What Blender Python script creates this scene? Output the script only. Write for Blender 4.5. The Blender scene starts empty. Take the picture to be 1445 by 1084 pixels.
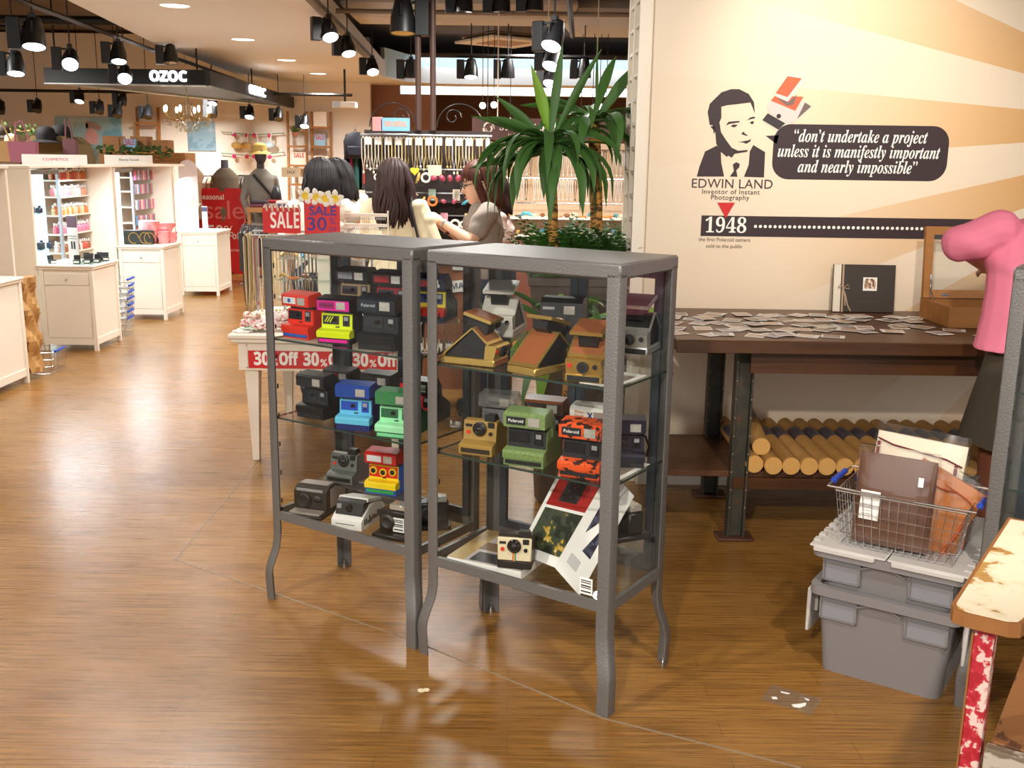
import bpy, math, random
from mathutils import Vector, Matrix, Euler
random.seed(7)
SC = bpy.context.scene
COL = SC.collection
PI = math.pi

# ------------------------------------------------------------------ camera, world, exposure
EYE = Vector((0, 0, 1.5)); PITCH = .2146; ROLL = .014; FPX = 1440.0; CX, CY = 722.5, 542.0
_F = Vector((0, math.cos(PITCH), -math.sin(PITCH))); _U0 = Vector((0, math.sin(PITCH), math.cos(PITCH))); _R0 = Vector((1, 0, 0))
_c, _s = math.cos(ROLL), math.sin(ROLL)
_R = _R0 * _c + _U0 * _s; _U = _U0 * _c - _R0 * _s
cam_data = bpy.data.cameras.new('camera'); cam_data.sensor_width = 36.0; cam_data.lens = 36.0 * FPX / 1445.0
cam_data.clip_start = .05; cam_data.clip_end = 200
cam = bpy.data.objects.new('camera', cam_data); COL.objects.link(cam)
_m = Matrix((_R, _U, -_F)).transposed().to_4x4(); _m.translation = EYE
cam.matrix_world = _m
SC.camera = cam
world = bpy.data.worlds.new('world'); SC.world = world; world.use_nodes = True
_bg = world.node_tree.nodes['Background']; _bg.inputs[0].default_value = (1.0, .96, .91, 1); _bg.inputs[1].default_value = .8
SC.view_settings.view_transform = 'Standard'; SC.view_settings.look = 'None'; SC.view_settings.gamma = 1.0
SC.view_settings.exposure = 0.8
SC.cycles.transparent_max_bounces = 32; SC.cycles.max_bounces = 6; SC.cycles.sample_clamp_indirect = 6.0
SC.cycles.caustics_reflective = False; SC.cycles.caustics_refractive = False

def _ray(x, y): return _R * ((x - CX) / FPX) - _U * ((y - CY) / FPX) + _F
def G(x, y, z=0.0):
    d = _ray(x, y); return EYE + d * ((z - EYE.z) / d.z)
def Yp(x, y, Y):
    d = _ray(x, y); return EYE + d * (Y / d.y)
def Xp(x, y, X):
    d = _ray(x, y); return EYE + d * (X / d.x)

WARM = (1.0, .88, .74); WHITE = (1.0, .93, .84); COOL = (.80, .92, 1.0)
def spot(name, loc, aim, power, angle, color=WARM, size=.06, blend=.6):
    l = bpy.data.lights.new(name, 'SPOT'); l.energy = power; l.color = color; l.spot_size = math.radians(angle); l.spot_blend = blend; l.shadow_soft_size = size
    o = bpy.data.objects.new(name, l); COL.objects.link(o); o.location = loc
    o.rotation_euler = (Vector(aim) - Vector(loc)).to_track_quat('-Z', 'Y').to_euler(); return o
def area(name, loc, rot, power, sx, sy, color=WARM, disk=False, spread=180):
    l = bpy.data.lights.new(name, 'AREA'); l.energy = power; l.color = color; l.shape = 'DISK' if disk else 'RECTANGLE'; l.size = sx; l.size_y = sy
    l.spread = math.radians(spread)
    o = bpy.data.objects.new(name, l); COL.objects.link(o); o.location = loc; o.rotation_euler = rot; return o
# track spots over the foreground (out of view, no housings modelled) and the hall's lamps, some of them added fill
spot('wall_spot', (1.25, 3.35, 3.0), (1.47, 4.68, 1.86), 66, 56, (1, .89, .74), .05, 1.0)
spot('key_spot_west', (-2.3, .9, 2.95), (-.4, 3.0, .7), 185, 70, (1, .92, .82), .07)
spot('key_spot_near', (-.9, -1.4, 2.95), (0, 2.8, .7), 300, 56, (1, .92, .82), .07)
spot('key_spot_east', (1.0, .9, 2.95), (1.3, 3.9, .7), 130, 75, (1, .91, .80), .07)
spot('floor_spot_west', (-2.0, 2.2, 2.95), (-1.6, 3.6, 0), 45, 95, (1, .94, .86), .1)
for i, (x, y, p) in enumerate(((-1.9, 5.6, 20), (-2.8, 8.74, 9), (-2.84, 11.1, 9), (-2.86, 13.3, 12), (-2.85, 15.4, 16), (-2.6, 17.8, 18), (-2.8, 6.4, 9), (-2.8, 4.1, 11))):
    area('downlight_lamp', (x, y, 2.66), (0, 0, 0), p, .24, .24, (1, .97, .93), True, 150)
for x, y, p, z in ((-.2, 6.2, 36, 2.75), (.9, 8.2, 45, 2.75), (-.9, 8.6, 45, 2.75), (-5.2, 8.6, 26, 2.75), (-5.8, 10.6, 60, 2.8), (-4.6, 14.6, 190, 2.6), (-1.0, 14.4, 110, 2.6), (1.0, 18.6, 120, 2.6), (.2, 11.0, 26, 2.8), (2.6, 11.0, 26, 2.8)):
    area('track_and_fill_lamp', (x, y, z), (0, 0, 0), p, .35, .35, (1, .97, .92), True, 160)  # lamps before the panelled wall and far wall are added to brighten them

# ------------------------------------------------------------------ helpers
def lin(c):
    o = []
    for v in c[:3]:
        v = v / 255.0; o.append(v / 12.92 if v <= .04045 else ((v + .055) / 1.055) ** 2.4)
    return (o[0], o[1], o[2], 1.0)
MATS = {}
def mat(name, rgb, rough=.5, metal=0.0, var=0.0, scale=8.0, bump=0.0, coat=0.0, spec=.5):
    if name in MATS: return MATS[name]
    m = bpy.data.materials.new(name); m.use_nodes = True; nt = m.node_tree; b = nt.nodes['Principled BSDF']
    b.inputs['Base Color'].default_value = lin(rgb); b.inputs['Roughness'].default_value = rough; b.inputs['Metallic'].default_value = metal
    b.inputs['Specular IOR Level'].default_value = spec
    if coat: b.inputs['Coat Weight'].default_value = coat; b.inputs['Coat Roughness'].default_value = .12
    if var or bump:
        tc = nt.nodes.new('ShaderNodeTexCoord'); n = nt.nodes.new('ShaderNodeTexNoise'); n.inputs['Scale'].default_value = scale; n.inputs['Detail'].default_value = 5
        nt.links.new(tc.outputs['Object'], n.inputs['Vector'])
        if var:
            r = nt.nodes.new('ShaderNodeMix'); r.data_type = 'RGBA'
            c = lin(rgb); r.inputs[6].default_value = tuple(x * (1 - var) for x in c[:3]) + (1,); r.inputs[7].default_value = tuple(min(1, x * (1 + var)) for x in c[:3]) + (1,)
            nt.links.new(n.outputs['Fac'], r.inputs[0]); nt.links.new(r.outputs[2], b.inputs['Base Color'])
        if bump:
            bp = nt.nodes.new('ShaderNodeBump'); bp.inputs['Strength'].default_value = bump; bp.inputs['Distance'].default_value = .004
            nt.links.new(n.outputs['Fac'], bp.inputs['Height']); nt.links.new(bp.outputs['Normal'], b.inputs['Normal'])
    MATS[name] = m; return m
def emit(name, rgb, strength):
    if name in MATS: return MATS[name]
    m = bpy.data.materials.new(name); m.use_nodes = True; nt = m.node_tree; nt.nodes.remove(nt.nodes['Principled BSDF'])
    e = nt.nodes.new('ShaderNodeEmission'); e.inputs[0].default_value = lin(rgb); e.inputs[1].default_value = strength
    nt.links.new(e.outputs[0], nt.nodes['Material Output'].inputs[0]); MATS[name] = m; return m
def glassy(name, tint, refl=1.0, haze=0.0, rough=.02):
    if name in MATS: return MATS[name]
    m = bpy.data.materials.new(name); m.use_nodes = True; nt = m.node_tree; nt.nodes.remove(nt.nodes['Principled BSDF'])
    t = nt.nodes.new('ShaderNodeBsdfTransparent'); t.inputs[0].default_value = tint + (1,)
    g = nt.nodes.new('ShaderNodeBsdfGlossy'); g.inputs['Roughness'].default_value = rough
    f = nt.nodes.new('ShaderNodeFresnel'); f.inputs[0].default_value = 1.5
    mu = nt.nodes.new('ShaderNodeMath'); mu.operation = 'MULTIPLY'; mu.inputs[1].default_value = refl
    ge = nt.nodes.new('ShaderNodeNewGeometry'); ib = nt.nodes.new('ShaderNodeMath'); ib.operation = 'SUBTRACT'; ib.inputs[0].default_value = 1.0
    nt.links.new(ge.outputs['Backfacing'], ib.inputs[1]); m3 = nt.nodes.new('ShaderNodeMath'); m3.operation = 'MULTIPLY'; nt.links.new(f.outputs[0], m3.inputs[0]); nt.links.new(ib.outputs[0], m3.inputs[1])
    mx = nt.nodes.new('ShaderNodeMixShader'); nt.links.new(m3.outputs[0], mu.inputs[0]); nt.links.new(mu.outputs[0], mx.inputs[0])
    nt.links.new(t.outputs[0], mx.inputs[1]); nt.links.new(g.outputs[0], mx.inputs[2]); out = mx
    if haze:
        d = nt.nodes.new('ShaderNodeBsdfDiffuse'); d.inputs[0].default_value = (.8, .8, .8, 1)
        m2 = nt.nodes.new('ShaderNodeMixShader'); m2.inputs[0].default_value = haze
        nt.links.new(mx.outputs[0], m2.inputs[1]); nt.links.new(d.outputs[0], m2.inputs[2]); out = m2
    nt.links.new(out.outputs[0], nt.nodes['Material Output'].inputs[0]); MATS[name] = m; return m

def Rz(a): return Matrix.Rotation(a, 4, 'Z')
def Rx(a): return Matrix.Rotation(a, 4, 'X')
def Ry(a): return Matrix.Rotation(a, 4, 'Y')
def T(x, y, z): return Matrix.Translation((x, y, z))
class MB:
    def __init__(s): s.v = []; s.f = []; s.m = []; s.M = Matrix(); s.k = 0
    def add(s, vs, fs):
        n = len(s.v)
        for v in vs: s.v.append(tuple(s.M @ Vector(v)))
        for f in fs: s.f.append(tuple(i + n for i in f)); s.m.append(s.k)
        return s
    def box(s, c, d, bev=0.0, M=None):
        hx, hy, hz = d[0] / 2, d[1] / 2, d[2] / 2; c = Vector(c)
        M = M or Matrix()
        if bev <= 0:
            vs = [(x * hx, y * hy, z * hz) for z in (-1, 1) for y in (-1, 1) for x in (-1, 1)]
            fs = [(0, 2, 3, 1), (4, 5, 7, 6), (0, 1, 5, 4), (2, 6, 7, 3), (0, 4, 6, 2), (1, 3, 7, 5)]
        else:
            b = min(bev, hx * .95, hy * .95, hz * .95); vs = []; idx = {}
            for sx in (-1, 1):
                for sy in (-1, 1):
                    for sz in (-1, 1):
                        for a in range(3):
                            p = [sx * (hx - b), sy * (hy - b), sz * (hz - b)]; p[a] = (sx * hx, sy * hy, sz * hz)[a]
                            idx[(sx, sy, sz, a)] = len(vs); vs.append(tuple(p))
            fs = []
            S = (-1, 1)
            for a in range(3):
                o1, o2 = [q for q in range(3) if q != a]
                for sg in S:
                    q = []
                    for u, w in ((-1, -1), (1, -1), (1, 1), (-1, 1)):
                        k = [0, 0, 0]; k[a] = sg; k[o1] = u; k[o2] = w; q.append(idx[(k[0], k[1], k[2], a)])
                    fs.append(q)
            for a in range(3):
                o1, o2 = [q for q in range(3) if q != a]
                for u in S:
                    for w in S:
                        k0 = [0, 0, 0]; k0[a] = -1; k0[o1] = u; k0[o2] = w; k1 = list(k0); k1[a] = 1
                        fs.append([idx[tuple(k0) + (o1,)], idx[tuple(k1) + (o1,)], idx[tuple(k1) + (o2,)], idx[tuple(k0) + (o2,)]])
            for sx in S:
                for sy in S:
                    for sz in S: fs.append([idx[(sx, sy, sz, a)] for a in range(3)])
            out = []
            for f in fs:
                p = [Vector(vs[i]) for i in f]; nrm = (p[1] - p[0]).cross(p[2] - p[0]); ce = sum(p, Vector()) / len(p)
                out.append(tuple(f) if nrm.dot(ce) > 0 else tuple(reversed(f)))
            fs = out
        return s.add([c + (M @ Vector(v)) for v in vs], fs)
    def span(s, a, b, bev=0.0):
        return s.box([(a[i] + b[i]) / 2 for i in range(3)], [abs(b[i] - a[i]) for i in range(3)], bev)
    def loft(s, rings, caps=True, close=True):
        n = len(rings[0]); vs = [p for r in rings for p in r]; fs = []
        for i in range(len(rings) - 1):
            for j in range(n if close else n - 1):
                k = (j + 1) % n; fs.append((i * n + j, i * n + k, (i + 1) * n + k, (i + 1) * n + j))
        if caps: fs.append(tuple(range(n - 1, -1, -1))); fs.append(tuple((len(rings) - 1) * n + j for j in range(n)))
        return s.add(vs, fs)
    def prism(s, pts, a, b, axis='x'):
        """2D outline extruded from a to b along axis: x -> (y,z), y -> (x,z), z -> (x,y)"""
        mk = {'x': lambda p, t: (t, p[0], p[1]), 'y': lambda p, t: (p[0], t, p[1]), 'z': lambda p, t: (p[0], p[1], t)}[axis]
        ar = sum(pts[i][0] * pts[(i + 1) % len(pts)][1] - pts[(i + 1) % len(pts)][0] * pts[i][1] for i in range(len(pts)))
        if (ar < 0) != (axis == 'y'): pts = pts[::-1]
        if a > b: a, b = b, a
        return s.loft([[mk(p, a) for p in pts], [mk(p, b) for p in pts]])
    def tube(s, path, r, n=8, caps=True, flat=1.0):
        P = [Vector(p) for p in path]; R = r if isinstance(r, (list, tuple)) else [r] * len(P); rings = []; up = None
        for i, p in enumerate(P):
            d = (P[min(i + 1, len(P) - 1)] - P[max(i - 1, 0)]).normalized()
            if up is None: up = Vector((0, 0, 1)) if abs(d.z) < .9 else Vector((0, 1, 0))
            x = up.cross(d)
            if x.length < 1e-5: x = Vector((1, 0, 0)).cross(d)
            x.normalize(); y = d.cross(x).normalized(); up = y
            rings.append([p + x * (R[i] * math.cos(2 * PI * j / n)) + y * (R[i] * flat * math.sin(2 * PI * j / n)) for j in range(n)])
        return s.loft(rings, caps)
    def cyl(s, a, b, r, n=16, r2=None): return s.tube([a, b], [r, r if r2 is None else r2], n)
    def lathe(s, prof, n=20, c=(0, 0, 0), M=None):
        M = M or Matrix(); c = Vector(c)
        return s.loft([[c + M @ Vector((r * math.cos(2 * PI * j / n), r * math.sin(2 * PI * j / n), z)) for j in range(n)] for r, z in prof])
    def ell(s, c, r, nu=14, nv=9, M=None):
        M = M or Matrix(); c = Vector(c); rings = []
        for i in range(nv):
            t = -PI / 2 + PI * (i + .12) / (nv - .76); 
            rings.append([c + M @ Vector((r[0] * math.cos(t) * math.cos(2 * PI * j / nu), r[1] * math.cos(t) * math.sin(2 * PI * j / nu), r[2] * math.sin(t))) for j in range(nu)])
        return s.loft(rings)
    def quad(s, a, b, c, d): return s.add([a, b, c, d], [(0, 1, 2, 3)])
    def build(s, name, m, parent=None, smooth=40, loc=None):
        me = bpy.data.meshes.new(name); me.from_pydata(s.v, [], s.f)
        for x in (m if isinstance(m, (list, tuple)) else [m]): me.materials.append(x)
        me.polygons.foreach_set('material_index', s.m)
        if smooth:
            me.polygons.foreach_set('use_smooth', [True] * len(s.f)); me.set_sharp_from_angle(angle=math.radians(smooth))
        me.update()
        o = bpy.data.objects.new(name, me); COL.objects.link(o)
        if parent: o.parent = parent
        if loc is not None: o.location = loc
        return o
def tag(o, label, cat, group=None, kind=None):
    o['label'] = label; o['category'] = cat
    if group: o['group'] = group
    if kind: o['kind'] = kind
    return o
def struct(o, label=None):
    o['kind'] = 'structure'
    if label: o['label'] = label
    return o
def thing(name, label, cat, loc=(0, 0, 0), rz=0.0, group=None, M=None, scale=1.0):
    o = bpy.data.objects.new(name, None); COL.objects.link(o); o.empty_display_size = .05
    if M is not None: o.matrix_world = M
    else: o.location = loc; o.rotation_euler = (0, 0, rz)
    if scale != 1.0: o.scale = (scale,) * 3
    return tag(o, label, cat, group)
def kids(o): return [c for c in COL.objects if c.parent == o]
KIDS = {}
def dup(root, loc=None, rz=None, label=None, group=None, M=None, scale=None):
    if root.name not in KIDS: KIDS[root.name] = [(c, kids(c)) for c in kids(root)]
    r = root.copy(); COL.objects.link(r)
    if M is not None: r.matrix_world = M
    if loc is not None: r.location = loc
    if rz is not None: r.rotation_euler = (0, 0, rz)
    if scale is not None: r.scale = scale
    if label: r['label'] = label
    if group: r['group'] = group
    for c, gs in KIDS[root.name]:
        d = c.copy(); COL.objects.link(d); d.parent = r
        for g in gs:
            e = g.copy(); COL.objects.link(e); e.parent = d
    return r
_txt = {}
def text(s, size, m, parent=None, M=None, name='lettering', align='CENTER', ext=.0004, bold=0.0, spacing=1.0, shear=0.0, line=1.0, fit=None):
    key = (s, size, align, ext, bold, spacing, shear, line)
    if key not in _txt:
        c = bpy.data.curves.new('t', 'FONT'); c.body = s; c.size = size; c.align_x = align; c.align_y = 'CENTER'; c.extrude = ext; c.offset = bold; c.space_character = spacing; c.shear = shear; c.space_line = line; c.resolution_u = 3
        o = bpy.data.objects.new('t', c); COL.objects.link(o); bpy.context.view_layer.update()
        me = bpy.data.meshes.new_from_object(o.evaluated_get(bpy.context.evaluated_depsgraph_get()))
        bpy.data.objects.remove(o); bpy.data.curves.remove(c); _txt[key] = me
    me = _txt[key].copy(); me.name = name
    if fit:
        xs = [v.co.x for v in me.vertices]; k = fit / (max(xs) - min(xs)); me.transform(Matrix.Diagonal((k, 1, 1, 1)))
    me.materials.clear(); me.materials.append(m)
    o = bpy.data.objects.new(name, me); COL.objects.link(o)
    if parent: o.parent = parent
    if M is not None: o.matrix_local = M
    return o
FRONT = Rx(PI / 2)      # text / flat outlines facing -Y
def _map(s, up, lo, dg):
    o = ''
    for c in s:
        if 'A' <= c <= 'Z' and up: o += chr(up + ord(c) - 65)
        elif 'a' <= c <= 'z' and lo: o += chr(lo + ord(c) - 97)
        elif c.isdigit() and dg: o += chr(dg + ord(c) - 48)
        else: o += c
    return o
def serif_italic(s): return _map(s, 0x1D468, 0x1D482, 0x1D7CE)
def serif(s): return _map(s, 0x1D400, 0x1D41A, 0x1D7CE)
def sans_bold(s): return _map(s, 0x1D5D4, 0x1D5EE, 0x1D7EC)

# ------------------------------------------------------------------ materials
def floor_mat():
    m = bpy.data.materials.new('oak_plank_floor'); m.use_nodes = True; nt = m.node_tree; b = nt.nodes['Principled BSDF']; N = nt.nodes.new; L = nt.links.new
    tc = N('ShaderNodeTexCoord')
    br = N('ShaderNodeTexBrick'); br.inputs['Scale'].default_value = 1.0; br.inputs['Brick Width'].default_value = .92; br.inputs['Row Height'].default_value = .095
    br.inputs['Mortar Size'].default_value = .0011; br.inputs['Mortar Smooth'].default_value = .3; br.offset = .37; br.offset_frequency = 2
    br.inputs['Color1'].default_value = lin((150, 106, 50)); br.inputs['Color2'].default_value = lin((163, 119, 60)); br.inputs['Mortar'].default_value = lin((112, 80, 46))
    L(tc.outputs['Object'], br.inputs['Vector'])
    mp = N('ShaderNodeMapping'); mp.inputs['Scale'].default_value = (2.6, 95, 1); L(tc.outputs['Object'], mp.inputs['Vector'])
    n1 = N('ShaderNodeTexNoise'); n1.inputs['Scale'].default_value = 1.4; n1.inputs['Detail'].default_value = 8; n1.inputs['Roughness'].default_value = .7; L(mp.outputs[0], n1.inputs['Vector'])
    r1 = N('ShaderNodeValToRGB'); r1.color_ramp.elements[0].position = .33; r1.color_ramp.elements[0].color = (.40, .36, .30, 1); r1.color_ramp.elements[1].position = .68; r1.color_ramp.elements[1].color = (1.22, 1.2, 1.16, 1)
    L(n1.outputs['Fac'], r1.inputs[0])
    n2 = N('ShaderNodeTexNoise'); n2.inputs['Scale'].default_value = 1.7; n2.inputs['Detail'].default_value = 3; L(tc.outputs['Object'], n2.inputs['Vector'])
    r2 = N('ShaderNodeValToRGB'); r2.color_ramp.elements[0].position = .3; r2.color_ramp.elements[0].color = (.88, .86, .84, 1); r2.color_ramp.elements[1].position = .7; r2.color_ramp.elements[1].color = (1.06, 1.06, 1.06, 1); L(n2.outputs['Fac'], r2.inputs[0])
    x1 = N('ShaderNodeMix'); x1.data_type = 'RGBA'; x1.blend_type = 'MULTIPLY'; x1.inputs[0].default_value = 1; L(br.outputs['Color'], x1.inputs[6]); L(r1.outputs[0], x1.inputs[7])
    x2 = N('ShaderNodeMix'); x2.data_type = 'RGBA'; x2.blend_type = 'MULTIPLY'; x2.inputs[0].default_value = 1; L(x1.outputs[2], x2.inputs[6]); L(r2.outputs[0], x2.inputs[7])
    L(x2.outputs[2], b.inputs['Base Color'])
    rr = N('ShaderNodeMapRange'); rr.inputs[3].default_value = .2; rr.inputs[4].default_value = .36; L(n1.outputs['Fac'], rr.inputs[0]); L(rr.outputs[0], b.inputs['Roughness'])
    bp = N('ShaderNodeBump'); bp.inputs['Strength'].default_value = .12; bp.inputs['Distance'].default_value = .002; L(n1.outputs['Fac'], bp.inputs['Height']); L(bp.outputs[0], b.inputs['Normal'])
    b.inputs['Specular IOR Level'].default_value = .5
    return m
def wood_mat(name, rgb, rough=.5, dark=.5, sc=(3, 40, 40), det=6):
    if name in MATS: return MATS[name]
    m = bpy.data.materials.new(name); m.use_nodes = True; nt = m.node_tree; b = nt.nodes['Principled BSDF']; N = nt.nodes.new; L = nt.links.new
    tc = N('ShaderNodeTexCoord'); mp = N('ShaderNodeMapping'); mp.inputs['Scale'].default_value = sc; L(tc.outputs['Object'], mp.inputs[0])
    n = N('ShaderNodeTexNoise'); n.inputs['Scale'].default_value = 1.0; n.inputs['Detail'].default_value = det; n.inputs['Roughness'].default_value = .65; L(mp.outputs[0], n.inputs[0])
    r = N('ShaderNodeValToRGB'); c = lin(rgb); r.color_ramp.elements[0].position = .32; r.color_ramp.elements[0].color = tuple(x * dark for x in c[:3]) + (1,); r.color_ramp.elements[1].position = .66; r.color_ramp.elements[1].color = c
    L(n.outputs['Fac'], r.inputs[0]); L(r.outputs[0], b.inputs['Base Color']); b.inputs['Roughness'].default_value = rough
    MATS[name] = m; return m
def patchy(name, cols, pos, scale=9, rough=.7, stretch=(1, 1, 1)):
    """peeling paint / camouflage: hard patches of several colours"""
    if name in MATS: return MATS[name]
    m = bpy.data.materials.new(name); m.use_nodes = True; nt = m.node_tree; b = nt.nodes['Principled BSDF']; N = nt.nodes.new; L = nt.links.new
    tc = N('ShaderNodeTexCoord'); mp = N('ShaderNodeMapping'); mp.inputs['Scale'].default_value = stretch; L(tc.outputs['Object'], mp.inputs[0])
    n = N('ShaderNodeTexNoise'); n.inputs['Scale'].default_value = scale; n.inputs['Detail'].default_value = 6; n.inputs['Roughness'].default_value = .6; L(mp.outputs[0], n.inputs[0])
    r = N('ShaderNodeValToRGB'); cr = r.color_ramp; cr.interpolation = 'LINEAR'
    cr.elements[0].position = 0; cr.elements[0].color = lin(cols[0]); cr.elements[1].position = 1; cr.elements[1].color = lin(cols[-1])
    for i in range(1, len(cols)):
        e = cr.elements.new(pos[i - 1] - .012); e.color = lin(cols[i - 1]); e = cr.elements.new(pos[i - 1] + .012); e.color = lin(cols[i])
    L(n.outputs['Fac'], r.inputs[0]); L(r.outputs[0], b.inputs['Base Color']); b.inputs['Roughness'].default_value = rough
    MATS[name] = m; return m
M_black = mat('black_plastic', (26, 26, 28), .42)
M_dark = mat('dark_metal', (38, 36, 36), .4, .3)
M_white = mat('white_paint', (238, 228, 212), .45)
M_cardwhite = mat('white_card', (240, 238, 234), .6)
M_red = mat('sign_red', (206, 26, 30), .5)
M_steel = mat('hammered_grey_steel', (112, 110, 108), .36, .35, .08, 160, .35)
M_steel_in = mat('dark_slotted_steel', (66, 72, 80), .45, .4)
M_glass = glassy('cabinet_glass', (.955, .965, .96), .9)
M_shelfglass = glassy('shelf_glass', (.90, .93, .92), 1.0)
M_edge = mat('glass_edge', (46, 62, 56), .2)
M_acrylic = glassy('clear_acrylic', (.95, .96, .96), 1.0, .035)
M_film = glassy('clear_film', (.985, .98, .97), 1.6, .012, .1)
M_chrome = mat('chrome', (205, 205, 205), .18, 1.0)
M_lens = mat('lens_glass', (14, 15, 22), .08, 0, 0, 8, 0, 1.0)
M_silver = mat('silver_plastic', (170, 170, 172), .35, .5)
M_flash = mat('flash_window', (205, 200, 190), .15, .55, .25, 200)

# ------------------------------------------------------------------ floor, walls, ceilings
M_cream = mat('cream_wall_paint', (240, 232, 220), .6)
WY = 4.684
b = MB(); b.span((-14, -3, -.1), (9, 26, 0)); struct(b.build('floor', floor_mat(), smooth=0))
M_seam = mat('floor_seam_grey', (140, 124, 104), .5)
def strip(name, pts, w, m, z=.0012):
    b = MB()
    for p, q in zip(pts, pts[1:]):
        p, q = Vector(p), Vector(q); d = (q - p).normalized(); n = Vector((-d.y, d.x)) * w / 2
        b.prism([tuple(p - n), tuple(q - n), tuple(q + n), tuple(p + n)], 0, z, 'z')
    return b.build(name, m, smooth=0)
_g = lambda x, y: (G(x, y).x, G(x, y).y)
struct(strip('trim_1', [_g(372, 640), _g(247, 790), _g(585, 905), _g(851, 1014), _g(1130, 1084)], .006, M_seam))
m = bpy.data.materials.new('sunburst_print'); m.use_nodes = True; nt = m.node_tree; pb = nt.nodes['Principled BSDF']; N = nt.nodes.new; L = nt.links.new
tc = N('ShaderNodeTexCoord'); sp = N('ShaderNodeSeparateXYZ'); L(tc.outputs['Object'], sp.inputs[0])
def mth(op, a, bb=None, cl=False):
    n = N('ShaderNodeMath'); n.operation = op; n.use_clamp = cl
    for i, v in enumerate((a, bb)):
        if v is None: continue
        if isinstance(v, (int, float)): n.inputs[i].default_value = v
        else: L(v, n.inputs[i])
    return n.outputs[0]
dx = mth('SUBTRACT', 3.168, sp.outputs[0]); dz = mth('SUBTRACT', sp.outputs[2], 1.685)
an = mth('ARCTAN2', dz, dx); k = mth('ADD', mth('DIVIDE', an, math.radians(18)), 20.5)
fr = mth('ABSOLUTE', mth('SUBTRACT', mth('FRACT', k), .5)); band = mth('LESS_THAN', fr, .25)
rad = mth('SQRT', mth('ADD', mth('MULTIPLY', dx, dx), mth('MULTIPLY', dz, dz)))
fade = mth('MAXIMUM', mth('DIVIDE', mth('SUBTRACT', 2.15, rad), 1.45, True), .06)
mx = N('ShaderNodeMix'); mx.data_type = 'RGBA'; L(mth('MULTIPLY', band, fade), mx.inputs[0]); mx.inputs[6].default_value = lin((236, 218, 194)); mx.inputs[7].default_value = lin((218, 164, 90))
L(mx.outputs[2], pb.inputs['Base Color']); pb.inputs['Roughness'].default_value = .6
M_wall = m
b = MB(); b.span((.6, WY, 0), (4.2, WY + .05, 3.25)); struct(b.build('wall_back', M_wall, smooth=0))
b = MB(); b.span((.6, WY - .012, 0), (4.2, WY, .07)); struct(b.build('baseboard_back', M_cream, smooth=0))
# white pigeonhole panel on the end of that wall
pp = thing('slotted_panel', 'tall white slotted pigeonhole panel on the end of the cream wall behind the palms', 'panel', (.6, 4.72, 0))
b = MB(); b.span((0, 0, 0), (.02, .46, 2.9)); b.build('backing', M_white, pp, 0)
b = MB()
for k in range(3): b.span((-.06, k * .21, 0), (0, k * .21 + .035, 2.9))
for k in range(27): b.span((-.055, .004, .05 + k * .108), (0, .44, .064 + k * .108))
b.build('grid', M_white, pp, 0)
b = MB()
for k in range(26):
    for c in range(2):
        for q in range(2): b.cyl((-.004, .09 + c * .21 + .05, .09 + k * .108 + q * .028), (0, .09 + c * .21 + .05, .09 + k * .108 + q * .028), .007, 8)
b.build('bolt_holes', M_black, pp, 0)

# ceilings
M_plen = mat('dark_plenum', (96, 84, 74), .9, 0, .35, 1.2)
b = MB(); b.span((-14, -3, 3.45), (9, 26, 3.55)); struct(b.build('ceiling', M_plen, smooth=0))
sof = [(-2.9, 1.2), (-1.25, 1.2), (-1.645, 8.34), (-1.97, 15.66), (-1.75, 16.6), (-1.2, 16.95), (6, 17.0), (6, 19.9), (-4.3, 19.9), (-4.17, 17), (-3.93, 11.6), (-3.556, 8.5), (-3.1, 4.0)]
M_soffit = mat('soffit_plaster', (232, 232, 230), .7)
b = MB(); b.prism(sof, 2.7, 2.95, 'z'); struct(b.build('ceiling_soffit', M_soffit, smooth=0))
# pale blue lit upstand at the far side of the open ceiling
b = MB(); b.prism([(-1.95, 15.75), (-1.7, 16.7), (-1.2, 17.0), (6, 17.0), (6, 17.06), (-1.22, 17.06), (-1.77, 16.75), (-2.01, 15.78)], 2.72, 3.12, 'z'); struct(b.build('trim_2', mat('pale_blue_upstand', (190, 214, 222), .6), smooth=0))
area('upstand_cove_lamp', (2, 16.7, 3.15), (math.radians(35), 0, 0), 16, 7, .2, COOL)
b = MB()
p0, p1 = Yp(565, 121, 15.9), Yp(900, 137, 15.9); b.span((p0.x, 15.9, p1.z), (p0.x + 6, 15.96, p0.z)); lb = tag(b.build('ceiling_lightbox', emit('daylight_panel', (246, 250, 255), 1.5), smooth=0), 'long glowing white light panel high across the far shop', 'light')
for x in (.5, 5): b = MB(); b.cyl((p0.x + x, 15.93, p0.z), (p0.x + x, 15.93, 3.45), .006, 6); b.build('hanger_rod', M_dark, lb)
# outer walls
b = MB(); b.span((-13, 17.0, 0), (-2.35, 17.15, 3.4)); struct(b.build('wall_shop', M_cream, smooth=0))
M_brownwood = wood_mat('brown_panel_wood', (150, 98, 58), .5, .7, (1, 1, .6))
p0 = Yp(483, 150, 17.4)
b = MB(); b.span((p0.x, 17.4, 0), (p0.x + 1.5, 17.5, 2.7)); struct(b.build('wall_panelled', M_brownwood, smooth=0))
b = MB(); b.span((-14, 21, 0), (9, 21.1, 3.45)); struct(b.build('wall_far', mat('far_brown', (96, 66, 46), .8), smooth=0))
b = MB(); b.span((-13.1, 3, 0), (-13, 21, 3.45)); struct(b.build('wall_left', M_cream, smooth=0))
b = MB(); b.span((6.5, 5, 0), (6.6, 21, 3.45)); struct(b.build('wall_right', M_cream, smooth=0))

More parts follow.
